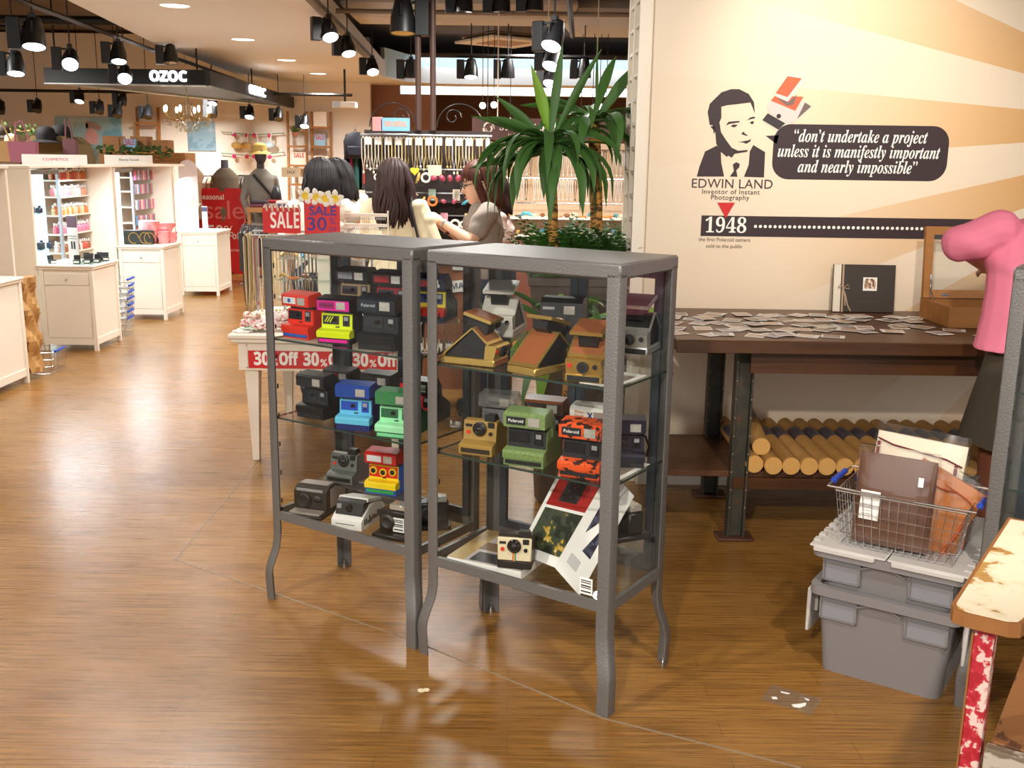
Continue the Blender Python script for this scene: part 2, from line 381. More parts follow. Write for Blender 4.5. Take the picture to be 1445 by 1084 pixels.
# ------------------------------------------------------------------ graphics on the cream wall
D = WY - .0012
M_ink = mat('print_dark', (52, 36, 40), .6); M_pap = mat('print_paper', (246, 236, 220), .6); M_ptxt = mat('print_white', (250, 246, 238), .6)
def wpt(px, py): p = Yp(px, py, WY); return (p.x, p.z)
def z8(u, v): return wpt(970 + u / 6.02, 110 + v / 6.02)
def z6(u, v): return wpt(880 + u / 2.557, v / 2.557)
def decal(name, polys, m, parent, t=.0012, d0=0.0):
    b = MB()
    for P in polys: b.prism(P, WY - d0 - t, WY - d0, 'y')
    return b.build(name, m, parent, 0)
def wthing(name, label, cat): return thing(name, label, cat)
po = wthing('wall_portrait', 'dark stencil portrait of a man in suit and tie on the cream wall', 'wall graphic')
decal('hair_and_jaw', [[z8(*q) for q in ((190,400),(172,290),(190,220),(225,185),(290,122),(370,95),(440,95),(520,135),(565,205),(573,300),(555,255),(535,208),(430,222),(335,232),(288,245),(288,340),(272,378),(285,460),(330,530),(375,592),(430,618),(515,612),(505,628),(400,645),(378,678),(345,660),(335,672),(280,625),(245,560),(235,440),(215,402))]], M_ink, po)
for P in (((80,838),(100,760),(150,625),(250,575),(284,626),(287,720),(312,838)), ((480,840),(520,740),(530,625),(560,570),(660,630),(650,845))): decal('suit_lapel', [[z8(*q) for q in P]], M_ink, po)
decal('tie', [[z8(*q) for q in ((360,838),(395,790),(385,735),(415,715),(445,730),(440,760),(415,785),(425,840))]], M_ink, po)
decal('face', [[z8(*q) for q in P] for P in (((325,405),(350,372),(445,365),(440,378),(360,390)), ((365,412),(390,395),(430,400),(400,420)), ((505,360),(535,335),(570,328),(576,342),(540,350)), ((530,375),(560,365),(565,385),(545,395)), ((455,475),(480,455),(485,470),(515,490),(500,492),(470,482)), ((430,545),(520,530),(540,517),(535,540),(500,560),(470,548)), ((195,412),(225,405),(240,440),(226,480),(218,440)))], M_ink, po)
def wtext(s, size, px, py, m, parent, **kw):
    p = Yp(px, py, WY); return text(s, size, m, parent, T(p.x, WY - .0018, p.z) @ FRONT, **kw)
cp = wthing('wall_caption', 'thin dark lettering with a name and profession under the stencil portrait', 'lettering')
wtext('EDWIN LAND', .058, 1033, 260, M_ink, cp, spacing=1.02); wtext('Inventor of Instant', .031, 1031, 271, M_ink, cp, spacing=1.1); wtext('Photography', .031, 1030, 279, M_ink, cp, spacing=1.1)
ph = wthing('wall_camera_picture', 'picture of a silver and orange folding camera beside the stencil portrait', 'wall graphic')
for nm, P, rgb, dd in (('picture_base', ((632,372),(690,320),(985,190),(1062,242),(900,385),(772,462)), (214, 204, 190), 0), ('picture_bellows', ((985,200),(1052,242),(905,372),(930,300)), (110, 92, 88), .0004),
    ('picture_front', ((636,358),(682,300),(832,386),(772,440)), (50, 42, 46), .0004), ('picture_body', ((672,230),(700,195),(920,270),(985,190),(1002,200),(915,380),(860,388),(690,292)), (206, 200, 196), .0008),
    ('picture_cover', ((708,192),(745,150),(985,160),(915,280)), (214, 98, 62), .0012), ('picture_shade', ((748,165),(858,205),(930,140),(900,228),(842,236)), (120, 98, 92), .0016), ('picture_finder', ((733,150),(850,-22),(982,-8),(962,60),(852,202)), (220, 214, 206), .002), ('picture_finder_cover', ((748,130),(850,-14),(970,4),(850,164)), (216, 100, 64), .0024)):
    decal(nm, [[z8(*q) for q in P]], mat('wp_' + nm, rgb, .6), ph, .0008, dd)
c8 = z8(775, 325); b = MB(); b.cyl((c8[0], WY - .0028, c8[1]), (c8[0], WY - .001, c8[1]), .010, 16); b.build('picture_lens', M_ink, ph)
bb = wthing('speech_bubble', 'large dark rounded speech bubble with white italic quotation on the cream wall', 'wall graphic')
x0, z1 = z6(545, 447); x1, z0 = z6(1160, 655); r = .075; P = []
for cx, cz, a0 in ((x1 - r, z1 - r, 0), (x0 + r, z1 - r, 90), (x0 + r, z0 + r, 180), (x1 - r, z0 + r, 270)):
    for k in range(9): a = math.radians(a0 + k * 11.25); P.append((cx + r * math.cos(a), cz + r * math.sin(a)))
decal('bubble', [P, [z6(512, 490), z6(560, 488), z6(552, 520)]], M_ink, bb)
for s, u, v, w in (('“don’t undertake a project', 855, 495, .595), ('unless it is manifestly important', 849, 550, .725), ('and nearly impossible”', 845, 605, .535)):
    q = z6(u, v); text(serif_italic(s), .079, M_ptxt, bb, T(q[0], WY - .0018, q[1]) @ FRONT, name='quotation', fit=w)
tl = wthing('timeline_bar', 'long dark timeline bar with a year and white dots across the cream wall', 'wall graphic')
a0, a1 = wpt(990, 304), wpt(990, 333); b = MB(); b.span((a0[0], WY - .0012, a1[1]), (4.2, WY, a0[1])); b.build('bar', M_ink, tl, 0)
q = wpt(1024, 319); text(serif('1948'), .098, M_ptxt, tl, T(q[0], WY - .0018, q[1]) @ FRONT @ Matrix.Diagonal((.88, 1, 1, 1)), name='year')
b = MB(); p0 = Yp(1066, 319.5, WY)
for k in range(88): b.cyl((p0.x + k * .0222, WY - .0022, p0.z), (p0.x + k * .0222, WY - .001, p0.z), .0072, 10)
b.build('dots', M_ptxt, tl)
tr = wthing('timeline_marker', 'red downward triangle marking the year on the dark timeline bar', 'wall graphic')
decal('triangle', [[wpt(1012, 286), wpt(1037, 286), wpt(1024, 308)]], M_red, tr, .0012, .0016)
tc2 = wthing('timeline_note', 'small grey two-line note under the year on the timeline bar', 'lettering')
wtext('the first Polaroid camera\nsold to the public', .0235, 1022, 343, mat('print_grey', (112, 92, 84), .6), tc2, line=1.25)

# ------------------------------------------------------------------ the steel display cabinets
CW, CD, CH, CB = .629, .35, 1.25, .293
def make_cabinet(name, label, loc, rz):
    t = thing(name, label, 'display cabinet', loc, rz, 'grey steel display cabinets')
    b = MB(); b.span((0, 0, CH - .042), (CW, CD, CH), .006); b.build('top', M_steel, t)
    w = .038
    for sx, sy in ((0, 0), (1, 0), (0, 1), (1, 1)):
        x0 = CW * sx; y0 = CD * sy; dx = 1 if sx == 0 else -1; dy = 1 if sy == 0 else -1
        ox, oy = -dx * .707, -dy * .707
        b = MB(); rings = []
        prof = [(0, .030), (.05, .032), (.09, .034), (.12, .030), (.155, .018), (.19, .006), (.23, 0), (.30, 0), (CH - .03, 0)]
        for z, o in prof:
            q = []
            for u, v in ((0, .008), (.003, .002), (.008, 0), (w, 0), (w, .004), (.006, .006), (.004, w), (0, w)): q.append((x0 + ox * o + dx * u, y0 + oy * o + dy * v, z))
            rings.append(q if dx * dy > 0 else q[::-1])
        b.loft(rings); b.build('leg', M_steel if sy == 0 else M_steel, t)
        b = MB(); cx, cy = x0 + ox * .03 + dx * .014, y0 + oy * .03 + dy * .014
        b.cyl((cx, cy, 0), (cx, cy, .008), .012, 12); b.cyl((cx, cy, .008), (cx, cy, .02), .005, 8); b.build('foot_screw', M_chrome, t)
        b = MB()
        for k in range(9): b.box((x0 + dx * (w + .0006), y0 + dy * .012, .36 + k * .1), (.0012, .006, .016))
        b.build('slot', M_black, t, 0)
    b = MB(); zt = CH - .042
    b.span((w, 0, CB), (CW - w, .012, CB + .03)); b.span((w, CD - .012, CB), (CW - w, CD, CB + .03)); b.span((0, w, CB), (.012, CD - w, CB + .03)); b.span((CW - .012, w, CB), (CW, CD - w, CB + .03))
    b.build('bottom_rail', M_steel, t, 0)
    b = MB(); b.span((.012, .012, CB + .002), (CW - .012, CD - .012, CB + .008)); b.build('bottom_pane', M_shelfglass, t, 0)
    for nm, a, c in (('front_pane', (w - .006, .005, CB + .03), (CW - w + .006, .009, zt)), ('side_pane', (.005, w - .006, CB + .03), (.009, CD - w + .006, zt)), ('side_pane', (CW - .009, w - .006, CB + .03), (CW - .005, CD - w + .006, zt))):
        b = MB(); b.span(a, c); b.build(nm, M_glass, t, 0)
    for sx in (0, 1):
        xa, xb = (w, CW / 2 - .002) if sx == 0 else (CW / 2 + .002, CW - w)
        d = MB(); s = .026; y0, y1 = CD - .016, CD - .002; za, zb = CB + .032, zt - .002
        d.span((xa, y0, za), (xa + s, y1, zb)); d.span((xb - s, y0, za), (xb, y1, zb)); d.span((xa + s, y0, za), (xb - s, y1, za + s)); d.span((xa + s, y0, zb - s), (xb - s, y1, zb))
        o = d.build('door', M_steel_in, t, 0)
        g = MB(); g.span((xa + s, y0 + .005, za + s), (xb - s, y0 + .009, zb - s)); g.build('pane', M_glass, o, 0)
    for z in (.652, .92):
        b = MB(); b.span((.014, .014, z - .006), (CW - .014, CD - .02, z)); o = b.build('shelf', M_shelfglass, t, 0)
        e = MB(); e.span((.014, .0128, z - .006), (CW - .014, .0142, z)); e.span((.0128, .014, z - .006), (.0142, CD - .02, z)); e.span((CW - .0142, .014, z - .006), (CW - .0128, CD - .02, z)); e.build('edge', M_edge, o, 0)
    return t
RA, LA = -.585, -.592
R0 = Vector((.272 - CW * math.cos(RA), 2.589 - CW * math.sin(RA), 0)); L0 = Vector((-.296 - CW * math.cos(LA), 2.975 - CW * math.sin(LA), 0))
cabR = make_cabinet('display_cabinet', 'glass display cabinet with gold and orange folding cameras on its top shelf', R0, RA)
cabL = make_cabinet('display_cabinet', 'glass display cabinet with a bright red and a neon yellow camera on its top shelf', L0, LA)
b = MB(); cabE = make_cabinet('display_cabinet', 'grey steel display cabinet behind the weathered wooden chair, mostly cut off', (1.30, 2.66, 0), -.585)
MR = T(*R0) @ Rz(RA); ML = T(*L0) @ Rz(LA)
def cabM(c, w, d, z, rot=0.0): return (MR if c == 'R' else ML) @ T(w, d, z) @ Rz(math.radians(rot))

# ------------------------------------------------------------------ instant cameras
def pl(rgb, rough=.4): return mat('plastic_%d_%d_%d' % rgb, rgb, rough)
def box_camera(name, label, M, body, lidc, face, lip, slot=None, win=(22, 22, 24), logo=None, logobg=None, lidface=None, group='instant cameras in the display cabinets', dec=None, S=1.0, shadebar=None):
    """flip-up flash camera: wedge body, jutting film exit, windowed face, hinged flash lid. front at y=0"""
    t = thing(name, label, 'camera', M=M @ Matrix.Scale(S, 4))
    bm = body if not isinstance(body, tuple) else pl(body); lm = lidc if not isinstance(lidc, tuple) else pl(lidc)
    fm = face if not isinstance(face, tuple) else pl(face); pm = lip if not isinstance(lip, tuple) else pl(lip)
    hw = .059
    b = MB(); b.prism([(.004, 0), (.004, .034), (.03, .04), (.034, .092), (.075, .098), (.150, .052), (.155, .044), (.152, 0)], -hw + .002, hw - .002, 'x'); b.build('body', bm, t, 25)
    b = MB(); b.prism([(0, .020), (-.002, .036), (.004, .042), (.032, .047), (.032, .020)], -hw, hw, 'x'); b.build('film_exit_lip', pm, t, 25)
    b = MB(); b.span((-hw + .008, -.0008, .006), (hw - .008, .006, .0155)); b.build('film_slot', pl(slot) if slot else M_black, t, 0)
    b = MB(); b.prism([(.028, .046), (.0305, .093), (.036, .096), (.036, .046)], -hw + .004, hw - .004, 'x'); f = b.build('front_face', fm, t, 25)
    wm = pl(win, .15)
    b = MB(); b.prism([(.0268, .060), (.0282, .088), (.032, .088), (.032, .060)], -.050, .008, 'x'); b.build('lens_window', wm, t, 0)
    b = MB(); b.prism([(.0268, .056), (.0282, .090), (.032, .090), (.032, .056)], .022, .046, 'x'); b.build('viewfinder_window', wm, t, 0)
    b = MB(); b.cyl((-.008, .0262, .073), (-.008, .030, .074), .0085, 14); b.cyl((.034, .0262, .066), (.034, .030, .067), .004, 10); b.build('lens', M_lens, t)
    b = MB(); b.span((.0265, .0262, .074), (.0415, .030, .086)); b.build('viewfinder', M_silver, t, 0)
    b = MB(); b.span((-.004, .0262, .0505), (.010, .030, .054)); b.build('shutter_button', M_black, t, 0)
    # lid
    b = MB(); b.prism([(.006, .106), (.004, .140), (.012, .146), (.062, .152), (.088, .122), (.092, .078), (.07, .074), (.066, .104)], -hw, hw, 'x'); l = b.build('flash_lid', lm, t, 25)
    b = MB(); b.span((-hw + .012, .034, .092), (hw - .012, .066, .110)); b.build('lid_neck', M_black, t, 0)
    b = MB(); b.span((.012, .0028, .112), (.044, .008, .136)); b.build('flash_window', M_flash, t, 0)
    if lidface: b = MB(); b.prism([(.0052, .107), (.0034, .139), (.006, .139), (.007, .107)], -hw + .002, hw - .002, 'x'); b.build('lid_face', lidface if not isinstance(lidface, tuple) else pl(lidface), t, 0)
    if logobg is not None: b = MB(); b.span((-.050, .0026, .114), (.004, .006, .135)); b.build('label_plate', pl(logobg), t, 0)
    if logo: text(logo[0], logo[2] if len(logo) > 2 else .012, pl(logo[1], .5), t, T(-.023, .0022, .1245) @ FRONT, fit=.042 if len(logo[0]) > 3 else None)
    if dec: dec(t)
    return t
def round_camera(name, label, M, body, front, base, lensc=(24, 22, 24), S=1.0, stripe=False, top=None, tall=False, handle=False):
    """rigid wedge camera with one round lens and a viewfinder bump"""
    t = thing(name, label, 'camera', M=M @ Matrix.Scale(S, 4)); hw = .052
    bm, fm, km = [c if not isinstance(c, tuple) else pl(c) for c in (body, front, base)]
    if tall:
        b = MB(); b.prism([(.006, 0), (.006, .092), (.02, .104), (.05, .104), (.14, .05), (.145, 0)], -hw + .001, hw - .001, 'x'); b.build('body', bm, t, 25)
        b = MB(); b.span((-hw, 0, 0), (hw, .02, .024), .002); b.build('film_exit', km, t)
        b = MB(); b.span((-hw, .001, .0245), (hw, .012, .098), .003); b.build('front_face', fm, t)
        zc = .074; yf = .001
    else:
        b = MB(); b.prism([(.004, 0), (.004, .026), (.034, .034), (.044, .094), (.06, .1), (.15, .046), (.15, 0)], -hw, hw, 'x'); b.build('body', bm, t, 25)
        b = MB(); b.prism([(0, .004), (0, .028), (.006, .033), (.036, .040), (.036, .03), (.01, .004)], -hw - .001, hw + .001, 'x'); b.build('film_exit', fm, t, 25)
        b = MB(); b.prism([(.032, .04), (.040, .097), (.046, .097), (.046, .04)], -hw - .0005, hw + .0005, 'x'); b.build('front_face', fm, t, 25)
        b = MB(); b.span((-hw + .006, -.001, .008), (hw - .006, .004, .022)); b.build('film_slot', km, t, 0)
        zc = .074; yf = .036
    lm = pl(lensc)
    b = MB(); Mx = T(0, yf, zc) @ Rx(PI / 2)
    b.M = Mx; b.lathe([(.021, -.004), (.0215, .006), (.018, .008), (.015, .012), (.012, .0125), (.009, .009)], 24); b.build('lens_ring', lm, t)
    b = MB(); b.M = Mx; b.lathe([(.009, .005), (.009, .0098), (.005, .0115), (.0005, .012)], 16); b.build('lens', M_lens, t)
    b = MB(); b.span((.026, yf - .003, .08), (.045, yf + .004, .096), .001); b.build('viewfinder', M_black, t); 
    b = MB(); b.cyl((.035, yf - .005, .062), (.035, yf + .003, .062), .006, 12); b.build('exposure_dial', lm, t)
    b = MB(); b.cyl((-.036, yf - .004, .062), (-.036, yf + .003, .062), .006, 12); b.build('shutter_button', mat('orange_red_button', (214, 52, 30), .4), t)
    b = MB(); b.span((-.046, yf - .001, .078), (-.026, yf + .003, .086)); b.build('name_plate', M_black, t, 0)
    b = MB(); b.prism([(yf + .006, .098), (yf + .006, .118), (yf + .03, .118), (yf + .045, .098)], .012, .044, 'x'); b.build('viewfinder_hump', M_black if top is None else pl(top), t, 0)
    if stripe:
        b = MB()
        for k, c in enumerate(((196, 40, 44), (226, 120, 36), (236, 196, 50), (70, 150, 76), (52, 110, 180))):
            b.k = k; b.span((-.005 + k * .002, -.0006, .025), (-.003 + k * .002, .0012, .056))
        b.build('rainbow_stripe', [pl(c) for c in ((196, 40, 44), (226, 120, 36), (236, 196, 50), (70, 150, 76), (52, 110, 180))], t, 0)
    if handle:
        b = MB(); b.tube([(.046, .10, .085), (.05, .15, .088), (.05, .21, .082)], [.016, .014, .012], 10); b.build('grip', M_dark, t); b = MB(); b.span((.036, .205, .07), (.064, .225, .1), .003); b.build('grip_end', M_black, t)
    return t
def folding_camera(name, label, M, metal, leather, S=1.0, plate=None):
    """opened folding SLR: flat base, front block, sloping panels, raised finder"""
    t = thing(name, label, 'camera', M=M @ Matrix.Scale(S, 4)); hw = .052
    mm, lm = [c if not isinstance(c, tuple) else pl(c) for c in (metal, leather)]
    b = MB(); b.span((-hw, 0, 0), (hw, .178, .022), .003); b.build('base', mm, t)
    b = MB(); b.span((-hw + .006, -.0008, .003), (hw - .006, .003, .018)); b.build('front_plate', lm if plate is None else pl(plate), t, 0)
    b = MB(); b.prism([(.004, .022), (-.006, .058), (.002, .064), (.03, .064), (.034, .022)], -hw + .002, hw - .002, 'x'); b.build('lens_block', mm, t, 20)
    b = MB(); b.cyl((0, -.010, .043), (0, .004, .043), .016, 20); b.build('lens_ring', M_black, t)
    b = MB(); b.cyl((0, -.0115, .043), (0, 0, .043), .010, 16); b.build('lens', M_lens, t)
    b = MB(); b.cyl((-.038, -.006, .046), (-.038, .004, .046), .006, 12); b.build('shutter_button', mat('shutter_red', (206, 30, 36), .35), t)
    b = MB(); b.cyl((.034, -.007, .046), (.034, .004, .046), .007, 12); b.build('electric_eye', M_lens, t)
    # bellows
    b = MB(); b.prism([(.02, .022), (.02, .062), (.072, .108), (.160, .024)], -hw + .006, hw - .006, 'x'); b.build('bellows', M_black, t, 0)
    # front and back sloping covers with leather
    def slab(p, q, th, inset, nm, m):
        d = Vector((q[0] - p[0], q[1] - p[1])).normalized(); n = Vector((-d.y, d.x)) * th
        b = MB(); b.prism([p, q, (q[0] + n.x, q[1] + n.y), (p[0] + n.x, p[1] + n.y)], -hw + inset, hw - inset, 'x'); return b.build(nm, m, t, 0)
    slab((.022, .064), (.072, .110), .004, 0, 'front_cover', mm); slab((.028, .0735), (.068, .1105), .0012, .006, 'front_leather', lm)
    slab((.072, .110), (.172, .022), .004, 0, 'back_cover', mm); slab((.078, .109), (.166, .0315), .0012, .007, 'back_leather', lm)
    # finder
    b = MB(); b.prism([(.036, .096), (.05, .085), (.10, .122), (.094, .142), (.028, .128)], -.026, .026, 'x'); b.build('finder_hood', M_black, t, 0)
    slab((.016, .126), (.104, .150), .009, .006, 'finder_cap', mm); slab((.019, .1363), (.101, .1585), .0012, .011, 'finder_leather', lm)
    b = MB()
    for s in (-1, 1): b.tube([(s * (hw - .002), .168, .022), (s * (hw - .002), .15, .046), (s * (hw - .002), .09, .098)], .0018, 6)
    b.build('strut', mm, t)
    return t
Z1, Z2, Z0 = .9205, .6525, CB + .0085
M_gold = mat('gold_plate', (206, 172, 96), .3, .75); M_tan = mat('tan_leather', (146, 84, 46), .5); M_chr = mat('brushed_chrome', (196, 194, 190), .3, .8)
def dec_star(t):
    b = MB()
    for k in range(3): b.box((-.023, .0022, .1245), (.004, .0008, .015), 0, Ry(k * PI / 3))
    b.build('star_emblem', mat('emblem_blue', (40, 90, 190), .5), t, 0)
def dec_x(t):
    text('Photo\nGraph', .011, mat('logo_orange', (214, 120, 40), .5), t, T(-.030, .0022, .1275) @ FRONT, line=.95); text(sans_bold('X'), .026, mat('logo_navy', (36, 44, 120), .5), t, T(.002, .0020, .123) @ FRONT)
    b = MB()
    for k, c in enumerate(((214, 60, 60), (236, 170, 60), (90, 160, 90), (70, 110, 190))):
        b.k = k; R = .030 - k * .003
        b.prism([(-.02 + R * math.cos(i * PI / 12), .1065 + R * .42 * math.sin(i * PI / 12)) for i in range(13)] + [(-.02 + (R - .003) * math.cos(i * PI / 12), .1065 + (R - .003) * .42 * math.sin(i * PI / 12)) for i in range(12, -1, -1)], .0023, .0032, 'y')
    b.build('rainbow', [pl(c) for c in ((214, 60, 60), (236, 170, 60), (90, 160, 90), (70, 110, 190))], t, 0)
def dec_neon(t):
    b = MB()
    for k in range(3): b.box((-.036 + k * .009, .0266, .076), (.003, .001, .022), 0, Ry(.6))
    b.build('window_sketch', pl((226, 240, 20)), t, 0)
RED = (236, 50, 26)
# top shelf of the left cabinet
box_camera('instant_camera', 'bright red instant camera with a blue star label, front of the top shelf', cabM('L', .09, .046, Z1, 2), RED, RED, RED, RED, (40, 90, 180), (40, 34, 36), None, (232, 234, 236), dec=dec_star)
box_camera('instant_camera', 'neon yellow instant camera with magenta flash lid on the top shelf', cabM('L', .262, .046, Z1, 15), (22, 22, 26), (24, 22, 30), (220, 236, 10), (220, 236, 10), (226, 20, 150), (20, 20, 20), ('Polaroid', (60, 10, 40)), (150, 20, 100), (228, 24, 156), dec=dec_neon)
box_camera('instant_camera', 'large plain black instant camera at the right end of the top shelf front row', cabM('L', .443, .045, Z1, 12), (24, 24, 26), (26, 34, 42), (22, 26, 32), (26, 26, 28), None, (16, 16, 18), ('Polaroid', (190, 196, 200)), (30, 40, 50), S=1.12)
def riser(name, label, M, w, d, h):
    t = thing(name, label, 'display stand', M=M, group='clear acrylic display risers')
    b = MB(); b.span((-w / 2, 0, h - .004), (w / 2, d, h)); b.build('platform', M_acrylic, t, 0)
    for sx in (-1, 1): b = MB(); b.span((sx * w / 2 - sx * .004, 0, 0), (sx * w / 2, d, h - .004)); b.build('side_support', M_acrylic, t, 0)
    return t
for c, w, d, z, ww, h in (('L', .30, .20, Z1, .58, .076), ('L', .22, .19, Z0, .40, .085), ('R', .12, .21, Z1, .13, .060), ('R', .55, .21, Z1, .12, .058), ('R', .33, .235, Z0, .12, .12)):
    riser('acrylic_riser', 'clear acrylic display riser lifting the back row of cameras', cabM(c, w, d, z), ww, .13, h)
bz = Z1 + .077
box_camera('instant_camera', 'dark instant camera with a tan face behind the neon yellow camera', cabM('L', .20, .20, bz, 12), (34, 36, 42), (26, 30, 34), (170, 142, 104), (150, 124, 90), None, (46, 48, 56), None, (150, 154, 160))
box_camera('instant_camera', 'black instant camera with a crimson face and red label in the back row', cabM('L', .36, .20, bz, 12), (28, 24, 26), (34, 18, 22), (168, 22, 40), (150, 20, 36), None, (22, 20, 22), None, (178, 30, 44))
box_camera('instant_camera', 'navy instant camera with yellow-framed window at the right end of the back row', cabM('L', .52, .20, bz, 20), (28, 34, 84), (26, 28, 72), (236, 214, 30), (206, 40, 30), None, (26, 40, 110), None, (170, 30, 40))
# middle shelf of the left cabinet
box_camera('instant_camera', 'plain black instant camera at the left end of the middle shelf', cabM('L', .133, .06, Z2, 4), (22, 22, 23), (30, 32, 36), (26, 28, 32), (24, 24, 25), None, (34, 40, 48), None, None)
box_camera('instant_camera', 'royal blue instant camera with a sky blue front on the middle shelf', cabM('L', .352, .03, Z2, 18), (24, 44, 120), (24, 66, 150), (92, 184, 222), (96, 190, 224), (20, 36, 100), (30, 70, 170))
box_camera('instant_camera', 'mint green instant camera with a darker green lid on the middle shelf', cabM('L', .519, .03, Z2, 15), (34, 92, 56), (52, 122, 72), (150, 226, 172), (158, 232, 180), (120, 206, 150), (44, 96, 64))
box_camera('instant_camera', 'black instant camera with a red drink label behind the royal blue camera', cabM('L', .115, .205, Z2, 8), (26, 24, 25), (30, 26, 27), (180, 20, 30), (30, 28, 28), None, (24, 22, 24), ('Coca-Cola', (245, 240, 236)), (200, 22, 32), S=.95)
box_camera('instant_camera', 'plain black instant camera with grey-topped lid behind the mint green camera', cabM('L', .29, .205, Z2, 8), (28, 27, 26), (40, 38, 36), (30, 29, 29), (28, 27, 27), None, (20, 20, 22))
box_camera('instant_camera', 'black instant camera with a red-framed window at the right end of the middle back row', cabM('L', .46, .205, Z2, 10), (38, 34, 30), (36, 30, 30), (196, 22, 34), (40, 36, 34), None, (24, 22, 24), None, (206, 24, 36))
# lower tiers of the left cabinet
round_camera('instant_camera', 'grey wedge-shaped camera with a black round lens on the acrylic riser', cabM('L', .125, .20, Z0 + .0855, 12), (120, 112, 104), (98, 102, 98), (28, 26, 26), (36, 32, 32))
def dec_lego(t):
    b = MB(); b.prism([(.0262, .054), (.0276, .092), (.0285, .092), (.0285, .054)], -.053, .053, 'x'); b.build('red_panel', pl((206, 30, 24)), t, 0)
    for x, z in ((-.036, .076), (0, .072), (.036, .076)):
        b = MB(); b.cyl((x, .0225, z), (x, .029, z), .0135, 18); b.build('yellow_ring', pl((240, 206, 20)), t)
        b = MB(); b.cyl((x, .0205, z), (x, .029, z), .009, 16); b.build('ring_centre', M_lens, t)
box_camera('instant_camera', 'toy-coloured red yellow and blue instant camera on the acrylic riser', cabM('L', .32, .195, Z0 + .0855, 14), (28, 96, 190), (196, 28, 26), (242, 208, 20), (244, 208, 16), (40, 150, 60), (206, 30, 24), None, (230, 228, 228), dec=dec_lego)
def pack_camera():
    t = thing('instant_camera', 'low black camera with grey leather panels in the bottom left corner', 'camera', M=cabM('L', .115, .035, Z0, 16))
    hw = .062; bm = pl((44, 38, 34))
    b = MB(); b.prism([(.05, .012), (.05, .082), (.075, .100), (.12, .100), (.20, .062), (.20, .012)], -hw, hw, 'x'); b.build('body', bm, t, 25)
    b = MB(); b.span((-hw - .006, 0, 0), (hw + .006, .205, .013), .003); b.build('base', pl((34, 30, 28)), t)
    b = MB(); b.span((-hw + .004, .004, .013), (hw - .004, .046, .022), .002); b.build('film_exit', pl((150, 140, 130)), t)
    gp = mat('grey_leather', (150, 140, 130), .55)
    b = MB(); b.prism([(.078, .1005), (.12, .1005), (.198, .0635), (.199, .0655), (.121, .1025), (.077, .1025)], -hw + .008, hw - .008, 'x'); b.build('top_panel', gp, t, 0)
    for s in (-1, 1): b = MB(); b.prism([(.08, .022), (.08, .088), (.12, .092), (.19, .060), (.19, .022)], s * (hw - .0004), s * (hw + .0012), 'x'); b.build('side_panel', gp, t, 0)
    b = MB(); b.M = T(-.022, .05, .052) @ Rx(PI / 2); b.lathe([(.027, -.004), (.027, .008), (.021, .014), (.012, .012), (.0005, .012)], 24); b.build('lens_ring', pl((30, 28, 28)), t)
    b = MB(); b.M = T(.030, .05, .056) @ Rx(PI / 2); b.lathe([(.016, -.004), (.016, .004), (.011, .006), (.0005, .006)], 20); b.build('lens', M_lens, t)
    b = MB(); b.span((-.05, .046, .084), (.05, .051, .092)); b.build('name_bar', M_silver, t, 0)
pack_camera()
def white_camera():
    t = thing('instant_camera', 'white curved instant camera with a black front in the bottom row', 'camera', M=cabM('L', .299, .05, Z0, 14))
    arc = [(.0, 0), (0, .03), (.02, .045), (.06, .066), (.10, .07), (.15, .058), (.17, .04), (.172, 0)]
    b = MB(); b.prism(arc, -.056, .056, 'x'); b.build('body', pl((232, 230, 226)), t, 30)
    b = MB(); b.prism([(.016, .044), (.03, .085), (.055, .092), (.06, .067)], -.05, .05, 'x'); b.build('front_face', M_black, t, 0)
    b = MB(); b.prism([(.05, .085), (.055, .096), (.15, .074), (.15, .064)], -.054, .054, 'x'); b.build('top_cover', pl((214, 212, 208)), t, 0)
    b = MB(); b.cyl((0, .016, .066), (0, .03, .068), .011, 16); b.build('lens', M_lens, t)
    b = MB(); b.span((-.044, .018, .064), (-.028, .03, .078)); b.build('viewfinder', M_silver, t, 0)
    b = MB(); b.span((-.04, -.0008, .016), (.03, .0006, .018)); b.build('front_print', M_dark, t, 0)
    b = MB(); random.seed(3)
    for k in range(12):
        x = .02 + k * .0115; b.span((.056, x, .012 + random.random() * .006), (.0568, x + .007, .024 + random.random() * .018))
    b.build('side_print', M_dark, t, 0)
white_camera()
def sticker(t, M):
    b = MB(); b.M = M; b.span((-.02, -.0008, -.024), (.02, 0, .024)); o = b.build('price_label', M_cardwhite, t, 0)
    b = MB(); b.M = M
    for z, h in ((.016, .003), (.010, .003), (.001, .004), (-.005, .003), (-.016, .004)): b.span((-.016, -.0012, z - h / 2), (.016, -.0007, z + h / 2))
    b.build('label_print', M_dark, o, 0)
def slab_camera(label, M, S=1.0, lid=False):
    t = thing('instant_camera', label, 'camera', M=M @ Matrix.Scale(S, 4))
    b = MB(); b.span((-.056, .02, .018), (.056, .075, .088), .006); b.build('body', M_black, t)
    b = MB(); b.span((-.062, -.02, 0), (.062, .10, .018), .004); b.build('base', pl((34, 31, 30)), t)
    b = MB(); b.span((-.02, .026, .088), (.05, .07, .108), .003); b.build('flash_bar', M_flash, t)
    b = MB(); b.M = T(-.018, .02, .052) @ Rx(PI / 2); b.lathe([(.026, -.004), (.026, .012), (.018, .016), (.010, .012)], 24); b.build('lens_ring', pl((40, 38, 38)), t)
    return t
t = slab_camera('squat black camera with a white price label, bottom right corner of the left cabinet', cabM('L', .475, .07, Z0, 12))
sticker(t, T(.022, .012, .046))
t = slab_camera('silver and black movie-style camera at the bottom right behind the post', cabM('L', .53, .22, Z0, 40), .95)
